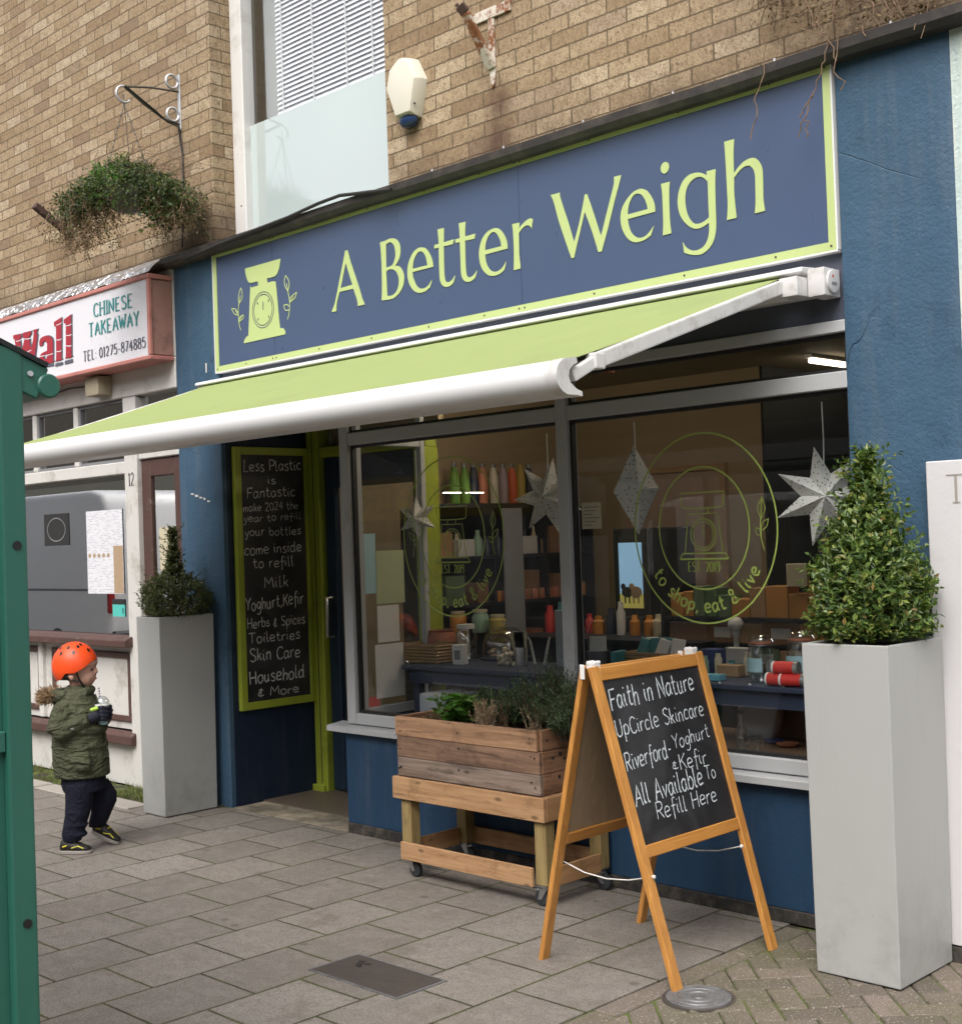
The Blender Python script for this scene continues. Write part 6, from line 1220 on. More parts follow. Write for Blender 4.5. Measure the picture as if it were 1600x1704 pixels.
for i in range(13):
    p = V(-.835, 2.10+i*.077, 1.141); c = ('jar_orange','clay','bottle_salmon')[i % 3 if random.random() < .6 else 1]; m_ = MB(); m_.lathe(p, [(.03,0),(.032,.004),(.032,.07),(.028,.075)], 14); o = base(m_.build('candle_jar', c, smooth=40)); tag(o, 'small warm coloured candle jar in the row on the dark shelving', 'jar', 'candle jars on the dark shelving')
for i in range(16):
    y = 1.55+i*.098; h = random.uniform(.09,.2); c = random.choice(['box_tan','box_white','paper_cream','jar_mint','bottle_navy','jar_yellow','box_brown']); p = V(-.85+random.uniform(-.02,.02), y, 1.471); m_ = MB(); r = random.uniform(.022,.035); m_.lathe(p, [(r,0),(r,h*.6),(r*.5,h*.8),(r*.45,h)], 14); tag(base(m_.build('toiletry_bottle', c, smooth=40)), 'small bottle among others along the upper dark shelf', 'bottle', 'bottles along the dark shelving')
for i in range(14):
    x = .12+i*.095; h = random.uniform(.10,.20); c = random.choice(['box_tan','box_white','jar_mint','jar_orange','bottle_navy','paper_cream','pack_teal','tin_red']); p = V(x, 1.62+random.uniform(-.03,.03), .9855); m_ = MB(); r = random.uniform(.026,.038); m_.lathe(p, [(r,0),(r,h*.68),(r*.6,h*.8),(r*.55,h)], 16); tag(base(m_.build('counter_bottle', c, smooth=40)), 'small bottle in the crowded row at the back of the counter', 'bottle', 'bottles along the back of the counter')
for i in range(22):
    x = 1.85+i*.052; h = random.uniform(.05,.12); c = random.choice(['box_white','pack_teal','box_tan','jar_mint','paper_cream','bottle_navy','box_orange']); p = V(x, .70+random.uniform(-.05,.05), .901)
    if 2.28 < x < 2.42: continue
    m_ = MB(); r = random.uniform(.018,.026); m_.lathe(p, [(r,0),(r,h*.75),(r*.7,h*.85),(r*.7,h)], 14); tag(base(m_.build('cosmetic_pot', c, smooth=40)), 'small pot or tube in the row at the back of the right display table', 'pot', 'pots along the back of the right table')
for px in (752, 790):  # glowing strips added in place of bright lines reflected in the glass
    a = at(px-14,820,0,-.86); m_ = MB(); m_.box(-.87,-.85,a[1],a[1]+.16,a[2]-.0035,a[2]+.0035); tag(base(m_.build('reflection_strip', 'strip_glow')), 'small glowing strip light added in front of the flask shelf', 'glowing strip', 'added strip lights by the flask shelf')
# right window goods
wb = on_z(1070,1118,.9)+V(0,.12,.001); wicker('wicker_basket', wb, .30, .18, .085, 'wicker tray of teal packets on the right display table behind the A board')
for i, (dx, dy, c, tl) in enumerate(((-.12,0,'pack_teal',.2),(-.05,.02,'pack_teal',-.1),(.02,-.02,'box_white',.25),(.07,.02,'pack_teal',.35),(.12,-.01,'box_white',.1),(-.08,.06,'box_white',0.0),(.0,.06,'pack_teal',.1))):
    m_ = MB(); m_.box(-.036,.036,-.006,.006,0,.115); o = m_.build('teal_packet' if c == 'pack_teal' else 'white_packet', c, bevel=.003); o.location = wb+V(dx,dy,.045); o.rotation_euler = (-.35, tl, .15*i-.3); tag(o, ('teal' if c == 'pack_teal' else 'white')+' card packet standing in the wicker tray', 'packet', ('teal' if c == 'pack_teal' else 'white')+' packets in the wicker tray')
p = on_z(985,1112,.9)+V(0,.05,.001); t = thing('zinc_bucket', p, 'small zinc bucket with a wire handle behind the window mullion', 'bucket'); m_ = MB(); m_.lathe(p, [(.04,0),(.055,.085),(.057,.087),(.053,.087),(.039,.006)], 24); m_.build('pail', 'steel', t, smooth=50); m_ = MB(); m_.tube([p+V(-.055,0,.085), p+V(-.06,-.02,.16), p+V(-.03,-.02,.23), p+V(.0,0,.24)], .002, 5); m_.build('handle', 'steel', t)
for i in range(3): ibox('leaflet', on_z(985,1112,.9)+V(-.02+.012*i,.05+.008*i,.03), .07, .002, .13, 'paper_white', 'white leaflet standing in the small zinc bucket', 'leaflet', 'leaflets in the bucket', .2*i)
ibox('book', on_z(1012,1118,.9)+V(.02,.06,.001), .03, .12, .10, 'pack_teal', 'teal spined book upright next to the wicker tray', 'book', None, .2); ibox('navy_carton', on_z(1168,1122,.9)+V(.0,.10,.001), .10, .07, .115, 'pack_navy', 'navy blue carton behind the top of the A board', 'carton'); ibox('tan_carton', on_z(1200,1127,.9)+V(.02,.05,.001), .12, .06, .055, 'box_tan', 'low tan carton between the navy carton and the glass jar', 'carton'); ibox('white_carton', on_z(1205,1110,.9)+V(.02,.10,.001), .13, .05, .09, 'box_white', 'white carton behind the low tan carton', 'carton'); ibox('blue_packet', on_z(1183,1133,.9)+V(.0,.02,.001), .10, .06, .028, 'pack_blue', 'flat pale blue packet at the front edge of the right table', 'packet')
p = on_z(1178,1105,.9)+V(.03,.22,.001); t = thing('ball_lamp', p, 'white ball on a short white stand at the back of the right table', 'ornament'); m_ = MB(); m_.lathe(p, [(.03,0),(.014,.02),(.014,.12),(.024,.14),(.024,.155)], 18); m_.build('stand', 'white_plastic', t, smooth=40); m_ = MB(); m_.ell(p+V(0,0,.19), .042,.042,.042,20,12); m_.build('ball', 'white_plastic', t, smooth=60)
def kilner(p, r, h, label):
    t = thing('clip_jar', p, label, 'jar', 'clip top jars on the right table'); m_ = MB(); m_.lathe(p, [(.002,.004),(r*.9,.004),(r,.02),(r*1.03,h*.35),(r*.98,h*.62),(r*.80,h*.76),(r*.80,h*.82)], 28, False); m_.build('jar_body', 'jar_glass', t, smooth=60, fix=False)
    m_ = MB(); m_.lathe(p, [(r*.84,h*.815),(r*.86,h*.84),(r*.84,h*.87)], 28); m_.build('rubber_seal', 'clay', t, smooth=40); m_ = MB(); m_.lathe(p, [(r*.84,h*.875),(r*.84,h*.93),(r*.6,h*1.0),(.004,h*1.02)], 28); m_.build('jar_lid', 'jar_glass', t, smooth=50, fix=False)
    m_ = MB(); m_.tube([p+V(r*.9*math.cos(a), r*.9*math.sin(a), h*.79) for a in np.linspace(0,6.28,24)], .0022, 5); m_.tube([p+V(r*.9,0,h*.79), p+V(r*1.06,0,h*.87), p+V(r*.9,0,h*.93)], .002, 5); m_.build('wire_clip', 'steel', t)
    m_ = MB(); m_.loft([(p+V(0,0,z), V(r*1.045,0,0), V(0,r*1.045,0)) for z in (h*.22,h*.52)], 40, False); m_.f = [f for i, f in enumerate(m_.f) if 24 <= i < 34]; m_.mi = m_.mi[:len(m_.f)]; m_.build('paper_label', 'paper_blue', t, smooth=60, fix=False)
kilner(on_z(1247,1136,.9)+V(.02,.07,.001), .062, .21, 'clear clip top glass jar with pale label, left one of the pair'); kilner(on_z(1302,1138,.9)+V(.02,.13,.001), .066, .225, 'clear clip top glass jar behind the red tubes on the right table')
for i, (px, py, dz) in enumerate(((1312,1146,.022),(1300,1146,.022),(1306,1124,.060))):
    p = on_z(1310,1146,.9); p = p+V(-.035+.07*(i%2)+(.035 if i == 2 else 0)-.03, .05, .001+.030+(.052 if i == 2 else 0)); t = thing('red_tube', p-V(0,0,.03), ('topmost red cardboard tube of the little pile beside the planter','lower left red cardboard tube of the little pile','lower right red cardboard tube of the little pile')[(1,2,0)[i]], 'tube', 'red tubes on the right table'); d = V(math.cos(.12), math.sin(.12), 0)
    m_ = MB(); m_.cyl(p-d*.055, p+d*.035, .029, 22); m_.build('tube_body', 'tin_red', t, smooth=40); m_ = MB(); m_.cyl(p+d*.0355, p+d*.055, .030, 22); m_.build('tube_cap', 'steel', t, smooth=40); m_ = MB(); m_.cyl(p-d*.064, p-d*.0555, .0295, 22); m_.build('tube_base', 'white_plastic', t, smooth=40)
for i, (px, py, r, h, cap, lab) in enumerate(((1228,1248,.028,.175,'bolt_black','tall slim clear bottle with black stopper on the window ledge'),(1241,1236,.024,.13,'pack_navy','short clear bottle with navy cap on the ledge'),(1266,1236,.024,.16,'bolt_black','slim clear bottle with black cap at the back of the ledge'),(1252,1256,.032,.075,'bolt_black','squat clear jar with flat black lid on the ledge'))):
    p = on_z(px, py, .6); p = p+V(.0,.03,.001); t = thing('glass_bottle', p, lab, 'bottle', 'bottles on the window ledge'); m_ = MB(); m_.lathe(p, [(.002,.003),(r,.003),(r,h*.45),(r*.42,h*.68),(r*.40,h*.9)] if h > .1 else [(.002,.003),(r,.003),(r,h*.85)], 20, False); m_.build('bottle_body', 'jar_glass', t, smooth=50, fix=False); m_ = MB(); m_.lathe(p, [(r*.5,h*.9),(r*.55,h),(r*.3,h*1.005)] if h > .1 else [(r*1.05,h*.86),(r*1.05,h)], 20); m_.build('bottle_cap', cap, t, smooth=40)
for i, (px, py, c, lab) in enumerate(((1278,1240,'pack_navy','dark navy dish lying on the window ledge'),(1300,1246,'clay','reddish brown dish on the ledge by the planter'))):
    p = on_z(px,py,.6)+V(0,.05,.001); m_ = MB(); m_.lathe(p, [(.03,0),(.05,.014),(.052,.018),(.04,.012)], 20); tag(base(m_.build('dish', c, smooth=40)), lab, 'dish')
p = on_z(1205,1245,.6)+V(.03,.26,.0); t = MB(); t.ell(V(0,0,.12), .12,.08,.12,18,10); o = t.build('flour_sack', 'crate_grey', smooth=60); o.location = p; tag(o, 'pale grey sack slumped on the ledge under the right table', 'sack')
ibox('storage_box', V(at(1290,1200,1,.72)[0], .80, .601), .34, .02, .22, 'box_tan', 'large tan panel box on the ledge below the right table', 'box')
# display stand of soap boxes behind the right table
SS = thing('soap_stand', (1.7, 1.55, 0.0), 'dark shelved stand stacked with orange and green cartons behind the right table', 'stand'); m_ = MB()
for z in (.845,.975,1.115): m_.box(1.12,2.46,1.42,1.72,z-.018,z)
m_.box(1.12,1.14,1.42,1.72,.012,1.2); m_.box(2.46,2.48,1.42,1.72,.012,1.2); m_.box(1.1405,2.4595,1.70,1.72,.012,1.12); m_.build('shelving', 'shelf_navy', SS)
random.seed(12)
def stand_row(z, y, items, lab, grp, cat='carton'):
    x = 1.16
    for w, h, c, lm in items:
        ibox('soap_carton', V(x+w/2, y, z+.001), w-.006, .12, h, c, lab[c], cat, grp[c], 0.0, lm); x += w
LB = {'box_orange': 'orange card box on the soap stand behind the right window', 'box_green': 'sage green card box on the soap stand, left part', 'box_tan': 'tan card box on the soap stand', 'box_brown': 'brown card tray on the soap stand', 'box_white': 'small white pot on the soap stand'}
GB = {k: v[4:].split(' on the')[0]+' group on soap stand' for k, v in LB.items()}
stand_row(1.115, 1.52, [(.09,.13,'box_orange',None),(.07,.14,'box_orange',None),(.08,.17,'box_green',None),(.08,.16,'box_green',None),(.09,.12,'box_green',None),(.12,.10,'box_orange',None),(.10,.16,'box_tan',None),(.14,.17,'box_orange',None),(.12,.13,'box_orange',None),(.16,.17,'box_orange',None),(.2,.12,'box_orange',None)], LB, GB)
stand_row(.975, 1.50, [(.26,.11,'box_brown',None),(.20,.12,'box_brown','box_white'),(.16,.11,'box_tan',None),(.22,.12,'box_brown','box_white'),(.2,.11,'box_orange',None),(.24,.12,'box_brown','box_white')], LB, GB)
stand_row(.845, 1.48, [(.10,.09,'box_green',None),(.08,.10,'box_green','box_white'),(.07,.06,'box_white',None),(.12,.10,'box_green','box_white'),(.06,.07,'box_white',None),(.14,.10,'box_green',None),(.16,.11,'box_green','box_white'),(.16,.10,'box_tan','box_white'),(.2,.10,'box_tan',None),(.2,.10,'box_orange',None)], LB, GB)
p = V(at(1320,945,1,1.42)[0], 1.46, 1.286); ibox('cream_carton', p, .11, .05, .12, 'paper_cream', 'cream carton perched on top of the orange boxes', 'carton', None, .25)
# milk dispenser with a cow picture
MD = thing('milk_dispenser', (0.5, 2.0, 0.0), 'tall black drinks dispenser with a lit picture of cows', 'dispenser'); xa, xb = at(1030,955,1,1.9)[0], at(1068,955,1,1.9)[0]; zt, zb = at(1048,903,1,1.9)[2], at(1048,1012,1,1.9)[2]
m_ = MB(); m_.box(xa-.05, xb+.05, 1.905, 2.4, .012, zt+.09); m_.build('cabinet', 'print_black', MD, bevel=.01); m_ = MB(); m_.box(xa, xb, 1.899, 1.9045, zb+.09, zt); scr = m_.build('lit_picture', 'screen_sky', MD); m_ = MB(); m_.box(xa, xb, 1.899, 1.9045, zb, zb+.0895); m_.build('lit_field', 'screen_field', MD)
for x, c, s in ((xa+.06,'print_black',1),(xa+.13,'print_tan',1.1)):
    m_ = MB(); m_.ell((x,1.897,zb+.10),.045*s,.002,.034*s,12,6); m_.ell((x-.03*s,1.897,zb+.135),.02*s,.002,.02*s,10,6); m_.box(x-.022*s,x-.012*s,1.896,1.898,zb+.03,zb+.09); m_.box(x+.012*s,x+.022*s,1.896,1.898,zb+.03,zb+.09); m_.build('cow_picture', c, MD)
m_ = MB(); m_.box(xa-.02, xb+.02, 1.85, 1.9045, zb-.16, zb-.05); m_.build('tap_housing', 'rubber', MD, bevel=.01)
# paper star lanterns hung in the window
def star(px, py, y, R, n, yaw, roll, label, top=2.12):
    c = V(*at(px, py, 1, y)); t = thing('star_lantern', c, label, 'star lantern', 'paper star lanterns in the window'); m_ = MB(); M_ = Matrix.Rotation(yaw, 3, 'Z'); vs = []
    for k in range(2*n): a = roll+math.pi*k/n; r = R if k % 2 == 0 else R*(.46 if n > 4 else .70); vs.append(c+M_@V(r*math.cos(a), 0, r*math.sin(a)*(1.85 if n == 4 else 1)))
    f = c+M_@V(0,-R*.36,0); b = c+M_@V(0,R*.36,0)
    m_.add([f]+vs, [(0, 1+i, 1+(i+1) % (2*n)) for i in range(2*n)]); m_.add([b]+vs, [(0, 1+(i+1) % (2*n), 1+i) for i in range(2*n)]); m_.build('paper_shell', 'star_paper', t)
    m_ = MB(); m_.tube([c+V(0,0,R*.5), c+V(.004,0,(top-c.z)*.6), V(c.x+.002,c.y,top)], .0028, 5); m_.build('cord', 'cord_white', t); return t
star(1372,826,.30,.215,7,.55,math.radians(100),'white pierced paper star hanging by the navy pilaster'); star(1058,815,.30,.115,4,1.05,math.radians(92),'white pierced paper star seen edge on as a diamond in the right window'); star(912,826,.40,.20,7,.3,math.radians(80),'white paper star hanging behind the mullion in the left window'); star(694,862,.55,.13,6,.4,math.radians(92),'faint paper star hanging low by the papers in the doorway glass')
# papers and notices
cardo = flat('card_notice', 968, 836, 1000, 880, .045, 'paper_cream', 'cream printed card stuck to the right pane next to the mullion', 'notice')
m_ = MB(); a = at(970,842,1,.0445); b = at(998,842,1,.0445)
for k in range(6): z = at(984,843+6*k,1,.0445)[2]; m_.box(a[0]+.006, b[0]-.006-.02*(k%3), .0425, .0434, z-.004, z)
m_.build('card_print', 'print_grey', cardo)
def rflat(px0, px1, py0, py1, mat, label, x=.052):
    a, b = at(px0, (py0+py1)/2, 0, x)[1], at(px1, (py0+py1)/2, 0, x)[1]; pm_ = (px0+px1)/2; zt, zb = at(pm_, py0, 0, x)[2], at(pm_, py1, 0, x)[2]; m_ = MB(); m_.box(x, x+.0015, a, b, zb, zt); tag(base(m_.build('window_notice', mat)), label, 'notice')
rflat(606,625,888,988,'paper_blue','narrow pale blue notice on the doorway side glass'); rflat(625,672,916,1004,'paper_green','pale green sheet above the white ones on the doorway side glass'); rflat(628,664,1007,1068,'paper_white','white sheet in the middle of the doorway side glass'); rflat(625,672,1071,1160,'paper_white','larger white sheet lowest on the doorway side glass'); rflat(613,632,1160,1180,'red_print','small red sticker at the foot of the doorway side glass', .0505)
for (x, y0_, y1_, lab) in ((1.225, 2.95, 4.6, 'glowing ceiling tube light seen through the right toplight'), (2.05, 0.75, 1.45, 'added unseen ceiling tube light over the right window display'), (0.75, 0.75, 1.45, 'added unseen ceiling tube light over the left window display')):  # last two tubes are unseen, added to brighten the window displays
    t = thing('ceiling_or_fill_light', (x, (y0_+y1_)/2, 2.70), lab, 'ceiling light'); m_ = MB(); m_.box(x-.03,x+.03,y0_,y1_,2.695,2.718); m_.build('housing', 'white_plastic', t); m_ = MB(); m_.cyl((x,y0_+.03,2.677),(x,y1_-.03,2.677),.016,12); m_.build('tube', 'strip_glow' if y0_ > 2 else 'fill_tube_glow', t)
m_ = MB(); p = at(1012,652,1,.5); m_.lathe((p[0],.5,2.40), [(.03,0),(.045,.03),(.045,.07),(.02,.08)], 18); tag(base(m_.build('smoke_alarm', 'clay', smooth=40)), 'dark red domed sounder behind the toplight near the mullion', 'sounder')

# ------------------------------------------------------------ across the street (seen in the glass)
OT = thing('opposite_terrace', (-8, -14.5, 0), 'stone terrace across the street with a yellow shop fascia, seen reflected', 'building')
wall_hole('terrace_wall', 'opposite_stone', -45, 25, 2.7, 7.0, -14.0+.0, -14.4, [(-20+4.2*k, -18.8+4.2*k, 4.3, 5.9) for k in range(10)], OT)
m_ = MB(); m_.box(-45,25,-14.6,-14.401,0,7.0); m_.build('rear_wall', 'window_glass_dark', OT); m_ = MB(); m_.box(-20,-11.5,-13.99,-13.9,2.05,2.95); m_.build('yellow_fascia', 'opposite_yellow', OT); m_ = MB(); m_.box(-45,-20.05,-13.99,-13.9,2.75,3.5); m_.box(-11.45,25,-13.99,-13.9,2.75,3.5); m_.build('cream_fascia', 'opposite_cream', OT)
m_ = MB(); text(m_, 'PROPER', (-12.75,-13.895,2.25), (-3.7,0,0), (0,0,.5), .2, False, off=0.002); m_.build('fascia_lettering', 'letter_navy', OT, fix=False)
m_ = MB()
for k in range(24): x = -44+2.9*k; m_.box(x,x+.5,-13.99,-13.92,0,2.04)
m_.build('shop_pier', 'opposite_cream', OT); m_ = MB(); m_.add([(-45,-13.9,7.0),(25,-13.9,7.0),(25,-17,9.2),(-45,-17,9.2)],[(0,1,2,3)]); m_.build('roof', 'roof_slate', OT)
VN = thing('parked_van', (-13, -5.2, -.12), 'white panel van parked at the kerb, seen reflected in the takeaway window', 'van'); pr = [(-10.5,.22),(-10.46,1.2),(-10.52,2.2),(-10.62,2.38),(-10.9,2.44),(-14.2,2.44),(-14.9,2.3),(-15.5,1.45),(-16.2,1.2),(-16.3,.22)]
m_ = MB(); m_.prism(pr, lambda a,b,t: (a,t,b), -4.35, -6.25); m_.build('body', 'van_white', VN, bevel=.09, seg=3, smooth=40)
for y in (-4.40,-6.20): m_ = MB(); m_.box(-10.50,-10.44,y-.05,y+.05,.75,1.35); m_.build('tail_light', 'tail_red', VN, bevel=.015)
for x in (-11.9,-15.2):
    for y in (-4.33,-6.05): m_ = MB(); m_.loft([(V(x,y,.2),V(.33,0,0),V(0,0,.33)),(V(x,y-.22,.2),V(.33,0,0),V(0,0,.33))],24); m_.build('wheel', 'rubber', VN, bevel=.03, smooth=40)
m_ = MB(); m_.box(-12.9,-12.88,-4.352,-4.345,.5,2.1); m_.box(-10.9,-14.6,-4.352,-4.346,1.05,1.08); m_.build('panel_seam', 'print_grey', VN); m_ = MB(); m_.box(-10.47,-10.43,-5.6,-5.0,.55,.68); m_.build('number_plate', 'opposite_yellow', VN); m_ = MB(); m_.box(-10.52,-10.40,-6.2,-4.4,.25,.5); m_.build('bumper', 'rubber', VN, bevel=.03)

# ------------------------------------------------------------ the child in the orange helmet
def fuse(mb, name, mat, parent, voxel=0.006, it=3, fac=0.5):
    me = bpy.data.meshes.new(name); me.from_pydata(mb.v, [], mb.f); bm = bmesh.new(); bm.from_mesh(me); bmesh.ops.recalc_face_normals(bm, faces=bm.faces); bm.to_mesh(me); bm.free()
    o = bpy.data.objects.new(name, me); COL.objects.link(o); r = o.modifiers.new('r', 'REMESH'); r.mode = 'VOXEL'; r.voxel_size = voxel; s = o.modifiers.new('s', 'SMOOTH'); s.iterations = it; s.factor = fac
    bpy.context.view_layer.update(); dg = bpy.context.evaluated_depsgraph_get(); m2 = bpy.data.meshes.new_from_object(o.evaluated_get(dg)); bpy.data.objects.remove(o); bpy.data.meshes.remove(me)
    m2.name = name; m2.materials.clear(); m2.materials.append(MATS[mat]); m2.polygons.foreach_set('use_smooth', [True]*len(m2.polygons)); q = bpy.data.objects.new(name, m2); COL.objects.link(q); q.parent = parent; return q
def loc(mb, name, mat, parent, **k): o = mb.build(name, mat, None, **k); o.parent = parent; return o
PB = V(-0.85, -1.12, 0.0)
KID = thing('person', PB, 'small child in orange helmet and olive parka with fur hood, holding a drink', 'person'); KID.rotation_euler = (0, 0, PAN)
def S3_(c, rx, ry): return (V(*c), V(rx,0,0), V(0,ry,0))
# body: one continuous skin from head to feet
bd = MB()
bd.ell((-.012,0,.985),.093,.078,.098,24,16); bd.ell((.020,0,.935),.062,.057,.066,20,14); bd.ell((.034,0,.892),.030,.032,.024,14,10); bd.ell((.045,-.026,.925),.026,.024,.026,12,8); bd.ell((.045,.026,.925),.026,.024,.026,12,8)
bd.loft([S3_((.074,0,.975),.010,.010),S3_((.080,0,.958),.012,.011),S3_((.083,0,.946),.011,.014),S3_((.072,0,.940),.012,.012)],10); bd.ell((.069,0,.920),.014,.020,.008,12,8); bd.ell((.066,0,.908),.013,.018,.008,12,8); bd.ell((.060,0,1.0),.030,.050,.03,12,8)
bd.loft([S3_((-.015,0,.92),.042,.042),S3_((-.02,0,.86),.045,.047),S3_((-.022,0,.80),.08,.10),S3_((-.02,0,.60),.09,.10),S3_((-.005,0,.42),.095,.10),S3_((0,0,.36),.09,.10)],18)
for sy, pts in ((-1,((0,-.055,.40,.055),(-.01,-.06,.24,.04),(-.04,-.07,.08,.035))),(1,((.02,.055,.40,.062),(.072,.065,.26,.035),(.055,.085,.13,.035)))): bd.loft([S3_(p[:3],p[3],p[3]) for p in pts],14)
for y, pts in ((-.1,((-.07,-.10,.775),(-.092,-.150,.645),(.06,-.088,.702))),(.1,((-.05,.115,.79),(-.0,.15,.63),(.13,.05,.70)))): bd.tube(pts,[.028,.024,.020],10)
bd.loft([S3_((-.030,-.076,.950),.018,.010),S3_((-.026,-.083,.935),.016,.009),S3_((-.024,-.080,.918),.009,.008)],12)
fuse(bd, 'body', 'skin', KID, .0045, 2)
for s in (-1,1): m_ = MB(); m_.ell((.066,s*.030,.968),.009,.011,.0075,12,8); loc(m_, 'eye', 'eye_dark', KID, smooth=60); m_ = MB(); m_.tube([(.070,s*.018,.984),(.070,s*.032,.987),(.062,s*.044,.982)],.003,6); loc(m_, 'eyebrow', 'hair_brown', KID)
m_ = MB(); m_.ell((.080,0,.915),.005,.014,.006,12,8); loc(m_, 'lips', 'lip', KID, smooth=60)
m_ = MB(); m_.loft([(V(-.035,0,1.0),V(.085,0,0),V(0,.082,0)),(V(-.045,0,.95),V(.075,0,0),V(0,.078,0)),(V(-.06,0,.915),V(.05,0,0),V(0,.06,0))],20); loc(m_, 'hair', 'hair_brown', KID, smooth=60)
# helmet with cut-away over the ears
def elmin(a):
    a = abs((a+math.pi) % (2*math.pi)-math.pi); xs = [0,35,58,78,100,118,145,180]; ys = [17,8,-6,-15,-15,-30,-37,-39]; return math.radians(float(np.interp(math.degrees(a), xs, ys)))
hc = V(-.030,0,.988); hr = (.122,.105,.128)
def hp(a, e, k=1.0): return hc+V(hr[0]*k*math.cos(e)*math.cos(a), hr[1]*k*math.cos(e)*math.sin(a), hr[2]*k*math.sin(e))
m_ = MB(); nA, nE = 64, 20; vs = []; fs = []
for k, lay in ((1.0,0),(.90,1)):
    for i in range(nA):
        a = 2*math.pi*i/nA; lo = elmin(a)
        for j in range(nE+1): vs.append(hp(a, math.pi/2-.02-(math.pi/2-.02-lo)*j/nE, k))
W_ = nE+1; N_ = nA*W_
for i in range(nA):
    i2 = (i+1) % nA
    for j in range(nE): fs.append((i*W_+j, i*W_+j+1, i2*W_+j+1, i2*W_+j)); fs.append((N_+i*W_+j, N_+i2*W_+j, N_+i2*W_+j+1, N_+i*W_+j+1))
    fs.append((i*W_+nE, N_+i*W_+nE, N_+i2*W_+nE, i2*W_+nE))
fs.append(tuple(i*W_ for i in range(nA))); m_.add(vs, fs); HM = loc(m_, 'helmet', 'helmet_orange', KID, smooth=50)
for a, e in ((-100,52),(-60,54),(-25,40),(-140,50),(-118,34),(-78,36),(-40,62),(25,40),(60,54),(100,52),(140,50)):
    a, e = math.radians(a), math.radians(e); p = hp(a, e, 1.0); n_ = V((p.x-hc.x)/hr[0]**2, (p.y-hc.y)/hr[1]**2, (p.z-hc.z)/hr[2]**2).normalized(); t1 = n_.cross(V(0,0,1)).normalized(); t2 = n_.cross(t1); m_ = MB()
    m_.loft([(p-n_*.004, t1*.008, t2*.012),(p+n_*.0012, t1*.008, t2*.012),(p+n_*.0014, t1*.006, t2*.010)],14); loc(m_, 'vent', 'bolt_black', HM)
for s in (-1,1): m_ = MB(); m_.tube([(-.0,s*.082,.965),(.012,s*.076,.92),(.03,s*.045,.875),(.034,0,.862)],.0055,6); m_.tube([(-.06,s*.082,.94),(-.01,s*.08,.915),(.012,s*.074,.905)],.005,6); loc(m_, 'chin_strap', 'bolt_black', KID, smooth=60)
# parka
ct = MB()
ct.loft([S3_((-.01,0,.395),.142,.135),S3_((-.008,0,.40),.147,.14),S3_((-.012,0,.50),.148,.145),S3_((-.020,0,.60),.140,.142),S3_((-.025,0,.70),.132,.140),S3_((-.028,0,.78),.115,.135),S3_((-.025,0,.83),.088,.105),S3_((-.018,0,.868),.066,.070),S3_((-.012,0,.885),.058,.060)],26)
for p, q, r0, r1 in (((-.062,-.098,.780),(-.094,-.152,.645),.056,.052),((-.094,-.152,.645),(.055,-.096,.706),.054,.044),((-.04,.115,.785),(-.01,.16,.645),.060,.056),((-.01,.16,.645),(.105,.06,.70),.055,.046)):
    p, q = V(*p), V(*q); ct.tube([p.lerp(q,t) for t in (-.06,.1,.3,.5,.7,.9,1.04)],[r0*.8,r0,r0+.003*random.random(),(r0+r1)/2+.005,(r0+r1)/2,r1+.003,r1*.92],16)
for z, k in ((.47,1.0),(.56,1.0),(.65,1.0),(.74,.94)): ct.loft([S3_((-.015,0,z-.020),.142*k,.141*k),S3_((-.015,0,z),.150*k,.149*k),S3_((-.015,0,z+.020),.142*k,.141*k)],24)
ct.loft([S3_((.03,-.138,.445),.05,.014),S3_((.03,-.142,.47),.055,.02),S3_((.025,-.140,.53),.055,.018),S3_((.02,-.136,.545),.05,.012)],14)
ct.tube([(-.055,-.085,.845),(-.115,-.075,.83),(-.150,0,.825),(-.115,.075,.83),(-.055,.085,.845)],[.022,.035,.040,.035,.022],12); ct.ell((-.10,0,.815),.055,.08,.04,16,10); ct.tube([(.03,-.06,.845),(.05,-.02,.855),(.05,.03,.855)],.022,10)
COAT = fuse(ct, 'coat', 'coat_olive', KID, .0058, 6)
m_ = MB(); m_.tube([(.125,-.02,.41),(.133,-.012,.5),(.124,-.010,.62),(.106,-.006,.74),(.072,0,.83)],.006,6); loc(m_, 'front_placket', 'coat_olive', KID, smooth=60)
m_ = MB(); m_.tube([(-.02,-.1475,.548),(.04,-.1455,.552),(.085,-.120,.575)],.004,6); loc(m_, 'pocket_flap', 'coat_olive', KID, smooth=60)
random.seed(41); fr = MB()
for i in range(1500):
    t = random.random(); a = math.pi*(.62+.76*t); cc = V(-.075+.120*math.cos(a), .105*math.sin(a), .832+.012*math.sin(3*a)); d = (V(math.cos(a)*1.2, math.sin(a), random.gauss(.1,.7))).normalized(); leaf(fr, cc+rv(.010), d+rv(.35), random.uniform(.028,.055), .005, .1)
loc(fr, 'hood_fur', 'fur', KID, fix=False)
m_ = MB(); m_.box(-.005,.012,-.1845,-.1830,.668,.676); loc(m_, 'sleeve_badge', 'print_grey', KID)
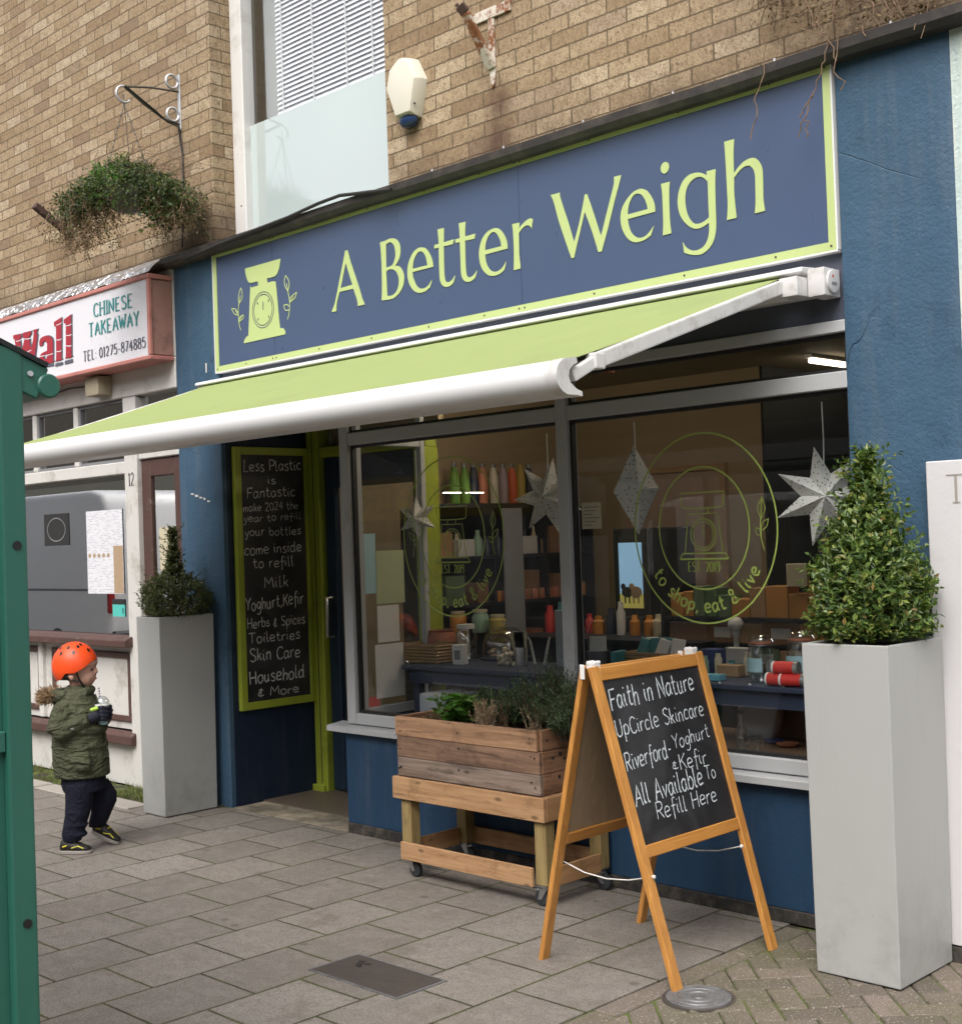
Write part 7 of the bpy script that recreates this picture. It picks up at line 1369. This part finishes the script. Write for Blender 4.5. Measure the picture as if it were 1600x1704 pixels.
# trousers, socks, shoes
tr = MB(); tr.loft([S3_((0,0,.43),.11,.118),S3_((0,0,.36),.118,.125),S3_((.004,0,.32),.112,.12)],22)
tr.loft([S3_((-.004,-.062,.36),.078,.068),S3_((-.008,-.066,.27),.072,.062),S3_((-.018,-.070,.20),.066,.056),S3_((-.034,-.074,.14),.060,.052),S3_((-.042,-.078,.10),.060,.052),S3_((-.046,-.08,.065),.046,.042)],18)
tr.loft([S3_((.03,.060,.36),.084,.068),S3_((.075,.066,.29),.080,.062),S3_((.085,.072,.24),.068,.056),S3_((.065,.082,.18),.056,.050),S3_((.045,.092,.13),.052,.046),S3_((.03,.10,.10),.042,.038)],18)
for z in (.10,.15,.22): tr.loft([S3_((-.03-.1*(.1-z),-.074,z-.012),.056,.05),S3_((-.03-.1*(.1-z),-.074,z),.066,.056),S3_((-.03-.1*(.1-z),-.074,z+.012),.056,.05)],18)
fuse(tr, 'trousers', 'trouser_navy', KID, .006, 3)
m_ = MB(); m_.loft([S3_((-.048,-.082,.045),.030,.028),S3_((-.047,-.081,.075),.032,.030)],14); loc(m_, 'sock', 'sock_blue', KID, smooth=60)
def shoe(org, pitch, yaw):
    M_ = Matrix.Translation(V(*org)) @ Matrix.Rotation(yaw, 4, 'Z') @ Matrix.Rotation(pitch, 4, 'Y'); up = MB()
    up.loft([(M_@V(x,0,z), (M_.to_3x3()@V(0,0,h)), (M_.to_3x3()@V(0,w,0))) for x, z, h, w in ((-.062,.035,.020,.020),(-.055,.042,.032,.029),(-.02,.045,.036,.032),(.02,.038,.028,.034),(.06,.030,.018,.035),(.09,.026,.013,.028),(.102,.022,.007,.014))],16)
    u = loc(up, 'shoe', 'shoe_black', KID, smooth=60); sl_ = MB(); pts = [(-.066,.0),(-.058,.028),(-.02,.032),(.03,.036),(.075,.034),(.102,.018),(.108,0)]; outl = [(a, b) for a, b in pts]+[(a, -b) for a, b in pts[::-1][1:-1]]
    sl_.prism(outl, lambda a,b,t: M_@V(a,b,t), 0.0, .018); q = loc(sl_, 'sole', 'shoe_sole', u, bevel=.003); st_ = MB()
    for k in (-1, 1): st_.tube([M_@V(.01,k*.036,.034), M_@V(.045,k*.030,.044), M_@V(.075,k*.032,.032)],.0035,6); st_.tube([M_@V(-.04,k*.0315,.04), M_@V(-.015,k*.0335,.048)],.004,6)
    st_.tube([M_@V(.02,-.02,.064), M_@V(.025,0,.068), M_@V(.02,.02,.064)],.0035,6); loc(st_, 'stripe', 'shoe_yellow', u, smooth=60)
shoe((-.045,-.085,.001), 0.0, -.12); shoe((.055,.115,.040), .42, -.15)
# gloves: palm and five curled fingers closed on the cup
cupc = V(.118,-.025,.715)
for s, wr, nm in ((-1, V(.062,-.092,.705), 'near'), (1, V(.112,.055,.705), 'far')):
    gv = MB(); pal = cupc+V(-.005,s*.050,.018); gv.tube([wr, wr.lerp(pal,.5), pal],[.030,.034,.030],12)
    for k in range(4):
        z = .045-.020*k; a0 = cupc+V(.0,s*.052,z+.004); ln_ = (.9,1.0,.96,.8)[k]; gv.tube([a0+V(-.012,0,0), a0+V(.016,s*.004,.002), cupc+V(.036*ln_,s*.040,z), cupc+V(.046*ln_,s*.016,z-.002)],[.0115,.0115,.0105,.0085],8)
    gv.tube([pal+V(-.014,-s*.004,.016), cupc+V(-.034,s*.034,.040), cupc+V(-.043,s*.012,.050)],[.013,.0125,.010],8); fuse(gv, 'glove', 'glove_navy', KID, .004, 2)
m_ = MB(); m_.tube([cupc+V(-.040,-.062,.040), cupc+V(-.020,-.070,.046), cupc+V(-.004,-.066,.052)],.011,8); loc(m_, 'glove_patch', 'glove_lime', KID, smooth=60)
KW = KID.matrix_basis.copy(); KW = Matrix.Translation(PB) @ Matrix.Rotation(PAN, 4, 'Z')
CU = thing('drink_cup', KW@(cupc+V(0,0,-.045)), 'clear plastic cup with domed lid and striped straw in the gloved hands', 'cup')
cw = KW@cupc
m_ = MB(); m_.lathe(cw, [(.026,-.045),(.036,.055)], 24); m_.build('cup_body', 'paper_blue', CU, smooth=60)
m_ = MB(); m_.lathe(cw, [(.039,.0555),(.039,.062),(.036,.064)], 24); m_.build('lid_rim', 'white_plastic', CU, smooth=40); m_ = MB(); m_.lathe(cw, [(.037,.064),(.034,.085),(.020,.102),(.006,.107)], 24, False); m_.build('lid_dome', 'jar_glass', CU, smooth=60, fix=False)
m_ = MB(); a_, b_ = cw+V(0,0,.02), KW@(cupc+V(-.016,-.005,.155)); m_.cyl(a_, b_, .0035, 8); stw = m_.build('straw', 'white_plastic', CU, smooth=60); m_ = MB()
for k in range(6): m_.cyl(a_.lerp(b_, .42+.1*k), a_.lerp(b_, .46+.1*k), .0039, 8)
m_.build('straw_stripe', 'pack_navy', stw)
